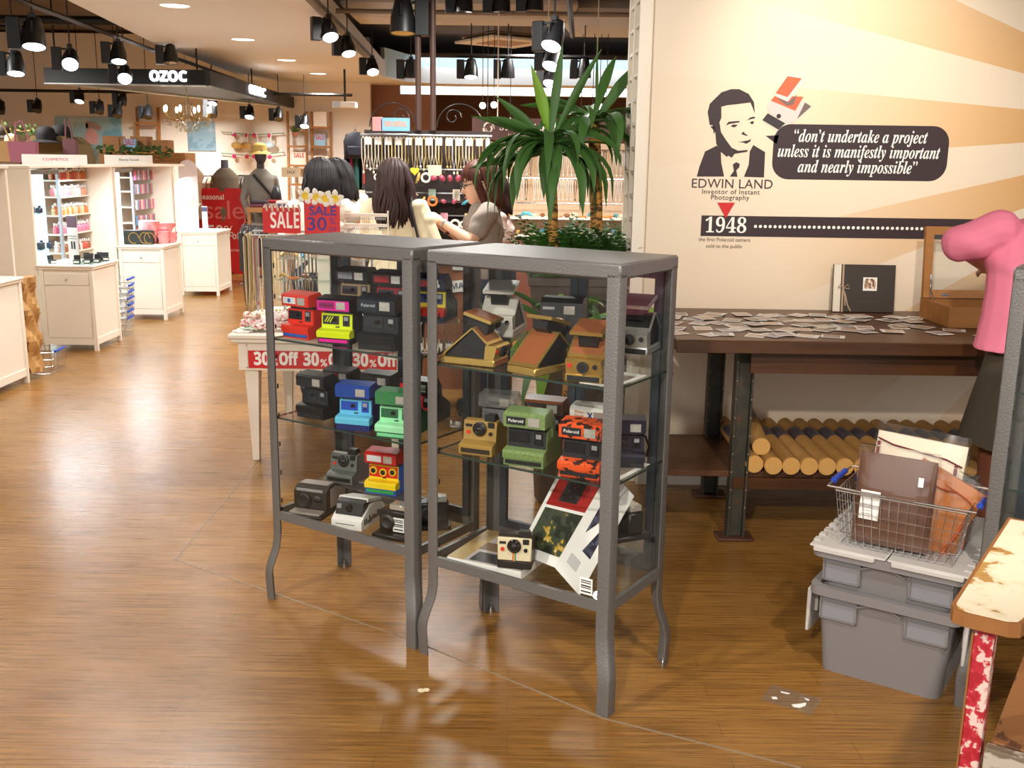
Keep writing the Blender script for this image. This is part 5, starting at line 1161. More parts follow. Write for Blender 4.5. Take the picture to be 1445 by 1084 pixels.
# white tiered rack
t = thing('tiered_rack', 'white slatted display rack on the table in front of the woman with long hair', 'rack', (-.925, 5.6, .66))
b = MB()
for x in (0, .235): b.span((x, 0, 0), (x + .007, .01, .57))
b.build('upright', M_white, t, 0)
for z in (.555, .50, .445): b = MB(); b.span((.007, -.02, z - .017), (.235, .0, z)); b.build('slat', M_white, t, 0)
b = MB()
for z in (.540, .485):
    for k in range(20): b.box((.014 + k * .0112, -.022, z - .012), (.005, .004, .012))
b.build('ear_pins', M_silver, t, 0)
# glass tier stand with trinkets
M_gsh = glassy('green_glass_shelf', (.86, .95, .92), 1.2, .04)
t = thing('glass_tier_stand', 'tiered glass stand of trinkets on the white table seen through the left cabinet', 'display stand', (-1.22, 5.25, .66))
for k, z in enumerate((.12, .22, .33)):
    b = MB(); b.span((0, 0, z), (.50, .16, z + .005)); b.build('shelf', M_gsh, t, 0)
b = MB()
for x in (.02, .25, .48): b.cyl((x, .08, 0), (x, .08, .34), .006, 8)
b.build('support', M_chrome, t)
random.seed(4); trs = []
tc_ = [(214, 120, 60), (70, 150, 170), (226, 206, 180), (60, 50, 50), (196, 160, 90), (170, 70, 90), (220, 214, 206), (110, 150, 170), (130, 84, 56)]
for i, c in enumerate(tc_):
    b = MB()
    if i % 3 == 0: b.tube([(.022 * math.cos(a), .022 * math.sin(a), .008) for a in [k * PI / 6 for k in range(13)]], .0065, 6, False)
    elif i % 3 == 1: b.tube([(-.03, 0, .008), (-.012, .004, .02), (.012, .004, .02), (.03, 0, .008)], [.006, .010, .010, .006], 8)
    else: b.ell((0, 0, .012), (.020, .015, .012), 10, 6)
    trs.append(b.build('trinket', mat('trinket_%d' % i, c, .35, .15)))
def trinket(loc, label, group, sc=1.0, i=None):
    k = random.randrange(len(trs)) if i is None else i; o = trs[k]
    if o.get('label'): o = o.copy(); COL.objects.link(o)
    tag(o, label, 'trinket', group); o.location = loc; o.rotation_euler = (0, 0, random.uniform(0, 6)); o.scale = (sc,) * 3; return o
for z in (.785, .885, .995):
    for k in range(9): trinket((-1.20 + k * .056, 5.33 + random.uniform(-.05, .05), z + .001), 'small hair trinket on the tiered glass stand', 'trinkets on the glass stand', random.uniform(.9, 1.25))
for k in range(26): trinket((-1.05 + random.uniform(0, .46), 5.46 + random.uniform(-.06, .3), .661), 'small hair trinket lying on the white table', 'trinkets on the white table', random.uniform(.9, 1.5))
t, w, h = sign('name_card', 'white card with a black brush word standing on the white table', (-1.05, .86), (-.88, .74), 5.15, .005, M_cardwhite)
t.location.z = .661; text('My', .09, M_black, t, T(-.01, -.003, .06) @ FRONT, shear=.3, bold=.001)
dish = thing('glass_dish', 'round green glass dish under the fabric scrunchies on the white table', 'dish', (-1.285, 5.02, .661)); b = MB(); b.lathe([(.02, 0), (.075, .012), (.078, .016), (.07, .012), (.01, .004)], 24); b.build('bowl', M_gsh, dish)
M_scr = [patchy('scrunchie_%d' % i, c, [.46, .56], 60, .8) for i, c in enumerate((((206, 90, 90), (240, 226, 220), (246, 238, 232)), ((236, 180, 180), (244, 232, 226), (250, 244, 240)), ((196, 120, 90), (236, 214, 196), (240, 228, 214))))]
for k, (x, y, z) in enumerate(((-1.31, 5.01, .70), (-1.27, 5.03, .70), (-1.30, 5.03, .732), (-1.255, 4.99, .695), (-1.19, 5.03, .695), (-1.15, 5.05, .70), (-1.12, 5.02, .695), (-1.15, 5.03, .735))):
    b = MB(); b.tube([((.026 + .005 * math.sin(7 * a)) * math.cos(a), (.026 + .005 * math.sin(7 * a)) * math.sin(a), .006 * math.sin(5 * a + k)) for a in [q * PI / 12 for q in range(25)]], [.016 + .004 * math.sin(q * 2.3) for q in range(25)], 8, False)
    o = b.build('scrunchie', M_scr[k % 3]); tag(o, 'pale floral fabric scrunchie in the heap at the west end of the white table', 'hair tie', 'fabric scrunchies on the white table'); o.location = (x, y, z); o.rotation_euler = (random.uniform(-.3, .3), random.uniform(-.3, .3), k)
t = thing('flat_hairband', 'pale striped hairband lying at the corner of the white table', 'hairband', (-1.345, 4.98, .661)); b = MB(); b.tube([(-.03, -.02, .006), (.0, -.045, .006), (.05, -.04, .006), (.06, -.01, .006)], .008, 6, flat=.6); b.build('band', M_scr[1], t)

# ------------------------------------------------------------------ trinket kiosk the women stand at
M_kb = mat('kiosk_brown', (150, 92, 58), .6, 0, .08, 3)
ks = thing('trinket_kiosk', 'brown kiosk counter with a tall dark rack of accessories where the women stand', 'kiosk', (-.62, 7.0, 0))
b = MB(); b.span((-.42, -.30, 0), (.62, .32, .88)); b.build('counter', M_kb, ks, 0); b = MB(); b.span((-.44, -.32, .88), (.64, .34, .91)); b.build('counter_top', M_white, ks, 0)
b = MB(); b.span((-.42, .22, .91), (.45, .26, 1.70)); b.build('back_board', mat('kiosk_dark', (52, 40, 36), .7), ks, 0)
for x in (-.045, .055): b = MB(); b.cyl((x, .20, 1.70), (x, .20, 3.44), .02, 10); b.build('pole', mat('pole_brown', (78, 54, 44), .5), ks)
b = MB()
for cx, sg in ((-.22, 1), (.24, -1)):
    b.tube([(cx + .16 * math.cos(a), .2, 1.72 + .16 * math.sin(a)) for a in [PI * q / 12 for q in range(13)]], .004, 6); b.tube([(cx + sg * .05 + (.06 - q * .003) * math.cos(q * .5), .2, 1.79 + (.06 - q * .003) * math.sin(q * .5)) for q in range(15)], .004, 6)
b.build('scroll_wire', M_dark, ks)
b = MB(); b.cyl((-.43, .10, 1.665), (.46, .10, 1.665), .008, 8)
for z in (1.44, 1.28, 1.13): b.cyl((-.40, .12, z), (.44, .12, z), .006, 8)
b.build('hanging_rail', M_silver, ks)
for z in (1.22, 1.06): b = MB(); b.span((-.40, .06, z), (.44, .22, z + .012)); b.build('shelf', mat('kiosk_dark', (52, 40, 36), .7), ks, 0)
random.seed(33)
for k in range(38): hang((0, 0, 6, 2, 1, 2, 2, 4, 6, 2)[k % 10] if k > 5 else 0, (-1.03 + k * .0228, 7.09, 1.655), random.choice((.19, .21, .23)), 'necklace with white price tag hanging on the top rail of the kiosk', 'necklaces on the kiosk rail', tagm=M_cardwhite if k % 3 else None)
t, w, h = sign('kiosk_sign', 'light blue box sign with orange block letters above the kiosk necklaces', (-.892, 1.775), (-.71, 1.69), 7.05, .04, mat('sign_blue', (120, 178, 214), .5)); text(sans_bold('NEW ARRIVAL'), .05, mat('sign_orange', (226, 150, 80), .5), t, T(0, -.021, h / 2) @ FRONT, fit=.15)
t, w, h = sign('kiosk_sign', 'small pink box sign beside the light blue kiosk sign', (-.955, 1.78), (-.895, 1.69), 7.06, .04, mat('sign_pink', (236, 160, 160), .5)); t.rotation_euler = (0, 0, -.4)
t = thing('heart_sign', 'small yellow heart sign hanging between the kiosk necklaces', 'sign', (-.675, 7.02, 1.43)); P = [(.5 * .06 * (16 * math.sin(a) ** 3) / 16, .06 * (13 * math.cos(a) - 5 * math.cos(2 * a) - 2 * math.cos(3 * a) - math.cos(4 * a)) / 32) for a in [q * PI / 14 for q in range(28)]]; b = MB(); b.prism(P, -.003, .003, 'y'); b.build('heart', mat('heart_yellow', (214, 196, 40), .5), t, 0); b = MB(); b.cyl((0, 0, .01), (0, .06, .18), .002, 6); b.build('cord', M_silver, t)
t, w, h = sign('picture_card', 'cream picture card hanging under the kiosk necklaces', (-.585, 1.47), (-.495, 1.40), 7.03, .004, mat('card_cream', (226, 206, 170), .6))
for r, (z, n) in enumerate(((1.40, 15), (1.245, 11), (1.09, 14))):
    for k in range(n):
        x = -.93 + k * (.82 / n); o = trinket((x, 7.045, z - .015), 'small colourful charm on the kiosk rack', 'charms on the kiosk rack', random.uniform(.9, 1.4)); o.rotation_euler = (PI / 2, random.uniform(0, 3), 0)
for k in range(10):
    b = MB(); b.span((-.025, -.004, 0), (.025, .004, .075)); o = b.build('accessory_card', mat('acc_%d' % (k % 5), ((170, 200, 180), (226, 150, 160), (200, 190, 170), (220, 200, 130), (226, 220, 214))[k % 5], .5, 0, .25, 40), None, 0); tag(o, 'small coloured accessory card standing on the kiosk shelf', 'card', 'accessory cards on the kiosk shelf'); o.location = (-.98 + k * .083, 7.10, 1.234 if k % 2 else 1.074)
for k in range(60): trinket((-1.0 + random.uniform(0, .95), 6.72 + random.uniform(0, .42), .911), 'tiny trinket spread over the kiosk counter', 'trinkets on the kiosk counter', random.uniform(.8, 1.4))
for nm, s, x0, x1, z0, z1, c in (('NEW ARRIVAL', 'NEW A', -.40, -.22, .80, .875, (200, 60, 60)), ('MADE', 'MADE', -.42, -.24, .66, .735, (90, 90, 120))):
    t, w, h = sign('paper_notice', 'white paper notice with %s letters pinned on the brown kiosk counter' % ('red' if 'NEW' in nm else 'blue-grey'), (x0, z1), (x1, z0), 6.696, .003, M_cardwhite); text(sans_bold(s), .05, mat('notice_%d' % c[0], c, .5), t, T(0, -.002, h / 2) @ FRONT, fit=w * .85); t.rotation_euler = (0, random.uniform(-.12, .12), 0)

# ------------------------------------------------------------------ jewellery shop at the back
ms = thing('shop_sign', 'dark brown shop fascia with white serif name and ring emblem behind the palms', 'sign', (.25, 9.9, 1.70)); b = MB(); b.span((-.66, 0, 0), (1.1, .08, .20)); b.build('fascia', mat('fascia_brown', (72, 36, 30), .45), ms, 0)
text(serif('STONE MARKET'), .088, mat('letter_white', (236, 222, 206), .5), ms, T(-.10, -.001, .115) @ FRONT, fit=.60); text(serif('by MARKET PLACE'), .04, mat('letter_tan', (176, 150, 130), .5), ms, T(-.14, -.001, .045) @ FRONT, fit=.36)
b = MB(); b.M = T(-.50, -.002, .10) @ Rx(PI / 2); b.tube([(.05 * math.cos(a), .055 * math.sin(a), 0) for a in [q * .35 for q in range(15)]], [.004 + .0008 * q for q in range(15)], 6); b.tube([(.028 * math.cos(a), .03 * math.sin(a), 0) for a in [3 + q * .35 for q in range(13)]], [.003 + .0007 * q for q in range(13)], 6); b.build('ring_emblem', mat('letter_tan2', (206, 190, 176), .5), ms)
b = MB(); 
for x in (-.42, .04, .50): b.cyl((x, .03, .20), (x, .03, 1.74), .006, 6)
b.build('hanging_rod', M_white, ms)
jw = thing('jewellery_wall', 'bright backlit jewellery display wall hung with necklaces below the shop fascia', 'display', (.25, 10.35, 0))
b = MB(); b.span((-.66, .10, 0), (1.2, .16, 1.69)); b.build('back_panel', mat('jewel_back', (196, 168, 140), .6), jw, 0)
for z in (1.62, 1.34, 1.10): b = MB(); b.cyl((-.64, .0, z), (1.18, .0, z), .008, 8); b.build('rail', M_chrome, jw)
for z in (.78, .95): b = MB(); b.span((-.66, -.22, z), (1.2, .10, z + .014)); b.build('shelf', M_white, jw, 0)
b = MB(); b.span((-.66, -.24, 0), (1.2, .10, .74)); b.build('cabinet', mat('jewel_base', (134, 78, 62), .5), jw, 0)
area('jewellery_lamp', (.4, 10.0, 1.66), (R(25), 0, 0), 5, 1.6, .1, (1, .95, .85))
for r, (z, L) in enumerate(((1.615, .23), (1.335, .19))):
    for k in range(44): hang((4, 1, 2, 4, 0, 4)[(k + r) % 6], (-.37 + k * .0405, 10.33, z), L, 'thin chain necklace hanging on the display wall under the fascia', 'necklaces on the jewellery wall', sc=1.0)
for z in (.9645, .795):
    for k in range(22): trinket((-.36 + k * .08, 10.24 + random.uniform(-.05, .05), z), 'small boxed jewel on the white shelves of the jewellery wall', 'jewels on the jewellery wall shelves', random.uniform(1.3, 2.2))
t = thing('glass_showcase', 'low lit glass showcase of white jewellery trays beyond the palms', 'showcase', (.20, 8.9, 0)); b = MB(); b.span((-.34, -.25, 0), (.75, .25, .62)); b.build('base', mat('jewel_base', (134, 78, 62), .5), t, 0); b = MB(); b.span((-.34, -.25, .80), (.75, .25, .806)); b.build('top_pane', M_glass, t, 0); b = MB(); b.span((-.34, -.25, .62), (.75, -.245, .80)); b.build('front_pane', M_glass, t, 0)
for k in range(14):
    b = MB(); b.lathe([(.001, 0), (.035, 0), (.045, .03), (.03, .055), (.001, .06)], 10); o = b.build('jewellery_bust', mat('bust_white', (236, 238, 240), .5)); tag(o, 'small white jewellery stand in the lit glass showcase', 'jewellery stand', 'white stands in the showcase'); o.location = (-.08 + (k % 7) * .135, 8.80 + (k // 7) * .2, .621)
area('showcase_lamp', (.4, 8.9, .79), (0, 0, 0), 5, .9, .3, COOL)
for k, (px, py) in enumerate(((681, 149), (697, 148), (688, 171), (720, 171), (820, 162), (836, 160), (855, 158), (846, 150))):
    q = Yp(px, py, 11.5); t = thing('bulb_lamp', 'small bright round bulb hanging in the shop beyond the palms', 'lamp', tuple(q), 0, 'round bulbs in the far shop'); b = MB(); b.ell((0, 0, 0), (.035, .035, .035), 12, 8); b.build('bulb', emit('bulb_glow', (255, 244, 226), 6), t); b = MB(); b.cyl((0, 0, .03), (0, 0, 3.44 - q.z), .004, 6); b.build('cord', M_black, t)

# ------------------------------------------------------------------ white counters and cosmetics units in the west aisle
def counter(label, y0, h, x0=-3.665, x1=-3.25, d=.50):
    t = thing('drawer_counter', label, 'counter', (x0, y0, 0)); w = x1 - x0
    b = MB(); b.span((-.015, -.015, h - .018), (w + .015, d + .015, h), .005); b.span((-.006, -.006, h - .032), (w + .006, d + .006, h - .018)); b.build('top', M_white, t)
    b = MB(); b.span((.012, .012, .06), (w - .012, d - .012, h - .032)); b.build('carcass', M_white, t, 0)
    for x in (0, w - .03):
        for y in (0, d - .03): b = MB(); b.span((x, y, 0), (x + .03, y + .03, h - .032), .002); b.build('corner_post', M_white, t)
    b = MB(); b.span((.03, .005, .05), (w - .03, .012, .10)); b.span((w - .012, .03, .05), (w - .005, d - .03, .10)); b.build('plinth_rail', M_white, t, 0)
    b = MB(); b.span((.034, .004, h - .155), (w - .034, .013, h - .065), .002); q = b.build('drawer', M_white, t); b = MB(); b.ell((w / 2, -.004, h - .11), (.009, .011, .009), 10, 7); b.build('knob', M_chrome, q)
    b = MB(); b.span((.034, .006, .104), (w - .034, .013, h - .162), .002); b.build('door', M_white, t)
    return t
counter('white drawer counter cut off at the left edge beside the brown paper bags', 6.22, .715)
counter('nearest whole white drawer counter holding small black tester boxes', 7.87, .672)
counter('white drawer counter holding pink bags and a black gift box', 9.49, .692)
counter('farthest white drawer counter beside the red seasonal sale board', 11.23, .708, d=.52)
M_unit = mat('unit_white', (238, 226, 208), .5); M_lit = emit('lit_blue_back', (196, 228, 240), 1.4); M_litw = emit('lit_white_back', (240, 248, 255), 2.0)
def unit(label, y0, y1, lit=None):
    t = thing('display_unit', label, 'display unit', (-4.13, y0, 0)); L = y1 - y0; d = .45
    for y in (0, L - .03): b = MB(); b.span((0, y, 0), (d, y + .03, 1.40)); b.build('side_panel', M_unit, t, 0)
    b = MB(); b.span((0, .03, .0), (.03, L - .03, 1.40)); b.build('back_panel', M_unit, t, 0)
    b = MB(); b.span((-.01, -.01, 1.40), (d + .01, L + .01, 1.42), .003); b.build('top', M_unit, t)
    for z in (.10, .66, .82, .98, 1.14, 1.28):
        b = MB(); b.span((.03, (lit[1] if lit else .03), z), (.24, L - .03, z + .012)); b.build('shelf', M_unit, t, 0)
    if lit:
        b = MB(); b.span((.08, .03, .02), (.10, lit[1], 1.36)); b.build('lit_panel', lit[0], t, 0)
        b = MB(); b.span((.22, .03, .0), (.24, .06, 1.38)); b.span((.22, lit[1] - .035, 0), (.24, lit[1], 1.38)); b.span((.22, .06, 1.345), (.24, lit[1] - .035, 1.38)); b.build('lit_frame', M_silver, t, 0)
        for z in (.72, 1.02): b = MB(); b.span((.10, .03, z), (.22, lit[1] - .03, z + .006)); b.build('glass_shelf', M_gsh, t, 0)
    return t
unit('white cosmetics unit partly cut off at the left edge', 6.30, 7.54)
unit('white cosmetics unit with a pale blue lit cabinet and bottle shelves', 7.88, 9.52, (M_lit, 1.0))
unit('white cosmetics unit with a glowing recess and hanging packets', 9.545, 11.16, (M_litw, 1.05))
unit('farthest white cosmetics unit with a glowing white recess by the red board', 11.19, 11.86, (M_litw, .62))
for x, y, z, p in ((-3.75, 8.18, 1.25, 7), (-3.75, 9.8, 1.25, 6), (-3.75, 11.5, 1.25, 6), (-3.75, 8.9, 1.36, 5), (-3.75, 10.4, 1.36, 5)): area('unit_lamp', (x, y, z), (0, R(-20), 0), p, .2, .4, COOL)
bots = []
for i, c in enumerate(((206, 120, 60), (226, 160, 130), (214, 130, 140), (196, 90, 70), (222, 190, 150), (150, 90, 60), (226, 120, 160), (240, 216, 206))):
    b = MB(); b.lathe([(.001, 0), (.017, 0), (.018, .045), (.014, .055), (.007, .06), (.007, .068)], 10); b.k = 1; b.lathe([(.009, .066), (.009, .088), (.001, .089)], 10); bots.append(b.build('cosmetic_bottle', [mat('cos_%d' % i, c, .25, 0, 0), M_cardwhite]))
def bottle(loc, label, group, i, sc=1.0):
    o = bots[i]
    if o.get('label'): o = o.copy(); COL.objects.link(o)
    tag(o, label, 'bottle', group); o.location = loc; o.scale = (sc,) * 3; return o
random.seed(9)
for s, (z, ii) in enumerate(((1.293, (0, 1, 3)), (1.153, (2, 1, 7)), (.993, (0, 4, 1)), (.833, (6, 2, 6)), (.673, (5, 3, 7)))):
    for k in range(26): bottle((-3.915 - .07 * (k % 2), 8.90 + k * .0225, z), 'small %s bottle on the shelves of the lit cosmetics unit' % ('cosmetic'), 'bottles on the shelves beside the blue lit cabinet', random.choice(ii), random.uniform(.95, 1.15))
    for k in range(14): bottle((-3.915 - .08 * (k % 2), 6.42 + k * .08, z), 'small cosmetic bottle in the unit cut off at the left edge', 'bottles in the leftmost unit', random.choice((1, 2, 5, 6)), 1.1)
pk = []
for i, c in enumerate(((226, 110, 150), (120, 110, 120), (236, 190, 190), (90, 130, 170), (214, 90, 80), (206, 200, 196))):
    b = MB(); b.span((-.004, -.03, 0), (.004, .03, .10), .002); pk.append(b.build('hanging_packet', mat('pack_%d' % i, c, .4, 0, .35, 40), None, 0))
for s, z in enumerate((1.26, 1.12, .96, .80, .68)):
    for k in range(11):
        o = pk[(k + s) % 6]
        if o.get('label'): o = o.copy(); COL.objects.link(o)
        tag(o, 'small hanging cosmetics packet in the unit behind the pink bags', 'packet', 'packets beside the glowing recess'); o.location = (-3.88, 10.62 + k * .048, z)
for k, (x, y, z, c, w, h) in enumerate(((-3.95, 8.45, 1.028, (40, 44, 60), .05, .06), (-3.95, 8.58, 1.028, (30, 32, 40), .06, .045), (-3.95, 8.42, .728, (60, 70, 84), .05, .09), (-3.95, 8.56, .728, (30, 36, 48), .08, .06), (-3.94, 8.70, .728, (44, 50, 66), .05, .05))):
    b = MB(); b.box((0, 0, h / 2), (.04, w, h), .006); b.box((0, w * .2, h + .008), (.02, .02, .016), .003); o = b.build('perfume_box', mat('perf_%d' % k, c, .3)); tag(o, 'dark perfume box on the glass shelf of the blue lit cabinet', 'box', 'dark boxes in the blue lit cabinet'); o.location = (x, y, z)
# things on the counters
t = thing('info_card', 'tall grey information card standing on the nearest whole counter', 'card', (-3.50, 8.15, .673), -.3); b = MB(); b.span((-.048, -.004, 0), (.048, .004, .36)); b.build('card', mat('card_grey', (186, 180, 176), .5), t, 0); b = MB(); b.span((-.048, -.005, .27), (.048, -.0042, .36)); b.build('dark_header', mat('card_plum', (70, 40, 56), .5), t, 0); b = MB(); b.span((-.02, -.005, .10), (-.004, -.0042, .16)); b.span((.004, -.005, .10), (.02, -.0042, .16)); b.span((-.04, -.005, .2), (.04, -.0042, .204)); b.span((-.04, -.005, .18), (.04, -.0042, .184)); b.build('print', M_dark, t, 0)
tb0 = thing('tester_box', 'small black tester box with open lid on the nearest whole counter', 'box', (-3.42, 8.0, .673), .2, 'black tester boxes on the counter'); b = MB(); b.box((0, 0, .015), (.05, .045, .03), .003); b.build('base', M_black, tb0); b = MB(); b.box((0, .024, .045), (.05, .006, .04), .002, Rx(-.25)); b.build('lid', M_black, tb0); b = MB(); b.span((-.02, -.0235, .006), (.02, -.0225, .022)); b.build('label', M_cardwhite, tb0, 0)
for x, y, r in ((-3.36, 8.05, .3), (-3.39, 8.16, -.2), (-3.31, 8.12, .1), (-3.30, 8.27, .4), (-3.36, 8.28, 0), (-3.44, 8.22, .1), (-3.60, 7.97, .9)): dup(tb0, (x, y, .673), r)
t = thing('glass_tray', 'blue-edged glass tray on the nearest whole counter', 'tray', (-3.38, 8.12, .6725)); b = MB(); b.span((-.12, -.22, 0), (.12, .24, .0005)); b.build('pane', M_gsh, t, 0)
t = thing('gift_box', 'black gift box with swirls on the counter with the pink bags', 'box', (-3.53, 9.68, .693), .15); b = MB(); b.span((-.13, -.06, 0), (.13, .06, .13), .004); b.build('box', mat('gift_black', (34, 36, 34), .4, 0, .5, 22), t); b = MB()
for x in (-.04, .06, .10): b.tube([(x + .045 * math.cos(a), -.062, .06 + .05 * math.sin(a)) for a in [q * PI / 8 for q in range(14)]], .004, 6)
b.build('swirl', M_gold2, t)
pbag = thing('pink_bag', 'crumpled pink tissue bag on the counter with the black gift box', 'bag', (-3.40, 9.86, .693), 0, 'pink tissue bags on the counter'); b = MB(); random.seed(8); b.loft([[((.06 + .02 * z) * math.cos(a) * (1 + .25 * math.sin(3 * a + z * 9)), (.05) * math.sin(a) * (1 + .2 * math.sin(4 * a + z * 5)), z * .14) for a in [q * PI / 8 for q in range(16)]] for z in (0, .3, .6, .85, 1)]); b.build('body', mat('tissue_pink', (236, 150, 150), .6, 0, .15, 30), pbag)
for x, y, r, s in ((-3.34, 9.78, 1, .8), (-3.50, 9.92, 2, 1.2), (-3.40, 9.97, .6, 1.3), (-3.31, 9.93, 3, .7), (-3.48, 9.80, 2.4, 1.5)): dup(pbag, (x, y, .693), r, scale=(s, s, s))
t = thing('sale_leaflet', 'white leaflets and a small white card stand on the farthest counter', 'leaflet', (-3.45, 11.45, .709)); b = MB(); b.span((-.12, -.10, 0), (.14, .10, .006)); b.build('sheets', M_cardwhite, t, 0); b = MB(); b.span((-.03, .05, .006), (.03, .056, .26)); b.build('card', mat('card_greyblue', (214, 212, 214), .5), t, 0); b = MB(); b.span((-.03, .048, .20), (.03, .0498, .25)); b.build('card_header', mat('card_navy', (60, 62, 96), .5), t, 0)
# brown paper bags and wire baskets beside the counters
t = thing('paper_bag_bundle', 'crumpled brown paper bags hanging beside the counter at the left edge', 'bag bundle', (-3.29, 6.86, .0)); b = MB(); random.seed(14)
b.loft([[(.045 * math.cos(a) * (1 + .35 * math.sin(5 * a + z * 40)) + .012 * math.sin(z * 30), .10 * math.sin(a) * (1 + .2 * math.sin(7 * a + z * 33)), z) for a in [q * PI / 10 for q in range(20)]] for z in [.05 + .036 * k for k in range(19)]]); b.build('paper', mat('kraft_paper', (188, 142, 84), .7, 0, .3, 22), t, 20)
def small_basket(name_label, loc, n, grp=None):
    r = None
    for k in range(n):
        if r is None:
            r = thing('shopping_basket', name_label, 'basket', loc, .1, grp); b = MB()
            for z in (0, .05, .10, .15): b.tube([(-.10 - z * .12, -.15, z), (.10 + z * .12, -.15, z), (.10 + z * .12, .15, z), (-.10 - z * .12, .15, z), (-.10 - z * .12, -.15, z)], .002, 5)
            for x in (-.1, -.05, 0, .05, .1):
                for y in (-.15, .15): b.tube([(x, y, 0), (x * 1.18, y, .15)], .0016, 5)
            for y in (-.1, -.05, 0, .05, .1): b.tube([(-.118, y, .15), (-.1, y, 0), (.1, y, 0), (.118, y, .15)], .0016, 5)
            b.build('wire_body', M_chrome, r); b = MB(); b.tube([(.118, -.10, .15), (.135, -.05, .155), (.135, .05, .155), (.118, .10, .15)], .010, 8); b.build('handle', mat('handle_blue', (24, 66, 176), .4), r)
        else: dup(r, (loc[0] + .004 * k, loc[1], loc[2] + k * .055), .1 + .05 * (k % 3))
small_basket('wire basket with blue handle in the stack between the two white counters', (-3.405, 8.66, .004), 7, 'stacked wire baskets with blue handles')
small_basket('single wire basket with blue handle on the floor under the paper bags', (-3.34, 7.12, .004), 1)
# signs, hats, bags and plants on top of the units
t, w, h = sign('shelf_sign', 'white shelf sign with red lettering on top of the cosmetics unit', (-.26, .085), (.26, 0), 0, .012, M_cardwhite); t.location = (-3.80, 8.62, 1.421); t.rotation_euler = (0, 0, .75); text('COSMETICS', .03, mat('sign_rose', (206, 60, 80), .5), t, T(0, -.007, .045) @ FRONT, fit=.2)
t, w, h = sign('shelf_sign', 'white shelf sign with grey lettering above the hanging packets', (-.24, .09), (.24, 0), 0, .012, M_cardwhite); t.location = (-3.83, 10.35, 1.421); t.rotation_euler = (0, 0, .75); text('Beauty Goods', .03, M_dark, t, T(0, -.007, .045) @ FRONT, fit=.2)
t = thing('arched_board', 'grey arched board with rose figures standing on the farthest unit', 'sign', (-3.645, 11.60, 0.95), .35); b = MB(); b.prism([(-.10, 0), (.10, 0), (.10, .42)] + [(.10 * math.cos(a), .42 + .10 * math.sin(a)) for a in [q * PI / 10 for q in range(1, 10)]] + [(-.10, .42)], -.008, .008, 'y'); b.build('board', mat('arch_rose', (176, 156, 150), .5, 0, .12, 12), t, 0); b = MB(); b.span((-.05, -.010, .08), (-.012, -.008, .30)); b.span((.012, -.010, .08), (.05, -.008, .30)); b.build('figures', mat('arch_pink', (206, 150, 156), .5), t, 0); b = MB(); b.span((-.09, -.02, -.95), (.09, .02, 0)); b.build('stand', M_white, t, 0)
def hat(label, px, py, Y, rgb, sc=1.0, brim=.15):
    q = Yp(px, py, Y); t = thing('hat', label, 'hat', tuple(q), 0, scale=sc); b = MB(); b.lathe([(.06, -.02), (.085, 0), (.088, .05), (.075, .10), (.04, .125), (.001, .13)], 18); b.build('crown', mat('hat_%d_%d' % (rgb[0], rgb[1]), rgb, .8), t); b = MB(); b.lathe([(.08, .0), (brim, -.025), (brim + .002, -.02), (.08, .008)], 20); b.build('brim', mat('hat_%d_%d' % (rgb[0], rgb[1]), rgb, .8), t); return t
hat('black bowler hat on the hat stand above the lit unit', 65, 198, 11.0, (18, 15, 16), 1.15); hat('black felt hat with narrow peak beside the bowler hat', 86, 196, 11.2, (16, 14, 16), 1.2, .13); hat('beige cap at the far left above the units', 17, 203, 10.8, (206, 178, 140), .8, .12); hat('dark brown hat at the far left above the units', 3, 192, 10.9, (48, 34, 28), .9)
ht = Yp(65, 215, 11.0)
t = thing('hat_table', 'olive and brown draped table of hats and bags behind the cosmetics units', 'table', (ht.x - .2, 11.35, 0)); b = MB(); b.span((-.75, -.3, 0), (.55, .3, 1.40)); b.build('drawers', mat('hat_table_brown', (96, 66, 44), .6), t, 0); b = MB(); b.prism([(-.1, 1.40), (.5, 1.40), (.46, 1.62), (.36, 1.70), (.05, 1.70), (-.06, 1.6)], -.32, .2, 'y'); b.build('drape', mat('olive_drape', (122, 98, 56), .7), t, 0)
def tote(label, px, py, Y, rgb, w=.24, h=.2):
    q = Yp(px, py, Y); t = thing('tote_bag', label, 'bag', tuple(q), .1); b = MB(); b.prism([(-w / 2, 0), (w / 2, 0), (w * .55, h), (-w * .55, h)], -.05, .05, 'y'); b.build('body', mat('tote_%d' % rgb[0], rgb, .6, 0, .1, 20), t, 0); b = MB(); b.tube([(-w * .3, -.02, h), (-w * .2, -.02, h * 1.9), (w * .05, -.02, h * 2.0), (w * .3, -.02, h)], .009, 6); b.build('handle', mat('tote_%d' % rgb[0], rgb, .6, 0, .1, 20), t)
tote('mauve tote bag standing beside the white shelf sign with red lettering', 35, 229, 10.4, (170, 100, 120)); tote('straw-coloured shoulder bag at the far left above the units', 6, 228, 10.5, (196, 160, 104), .28); tote('dark plaid handbag beside the black felt hat', 101, 227, 11.0, (110, 70, 76), .12, .22)
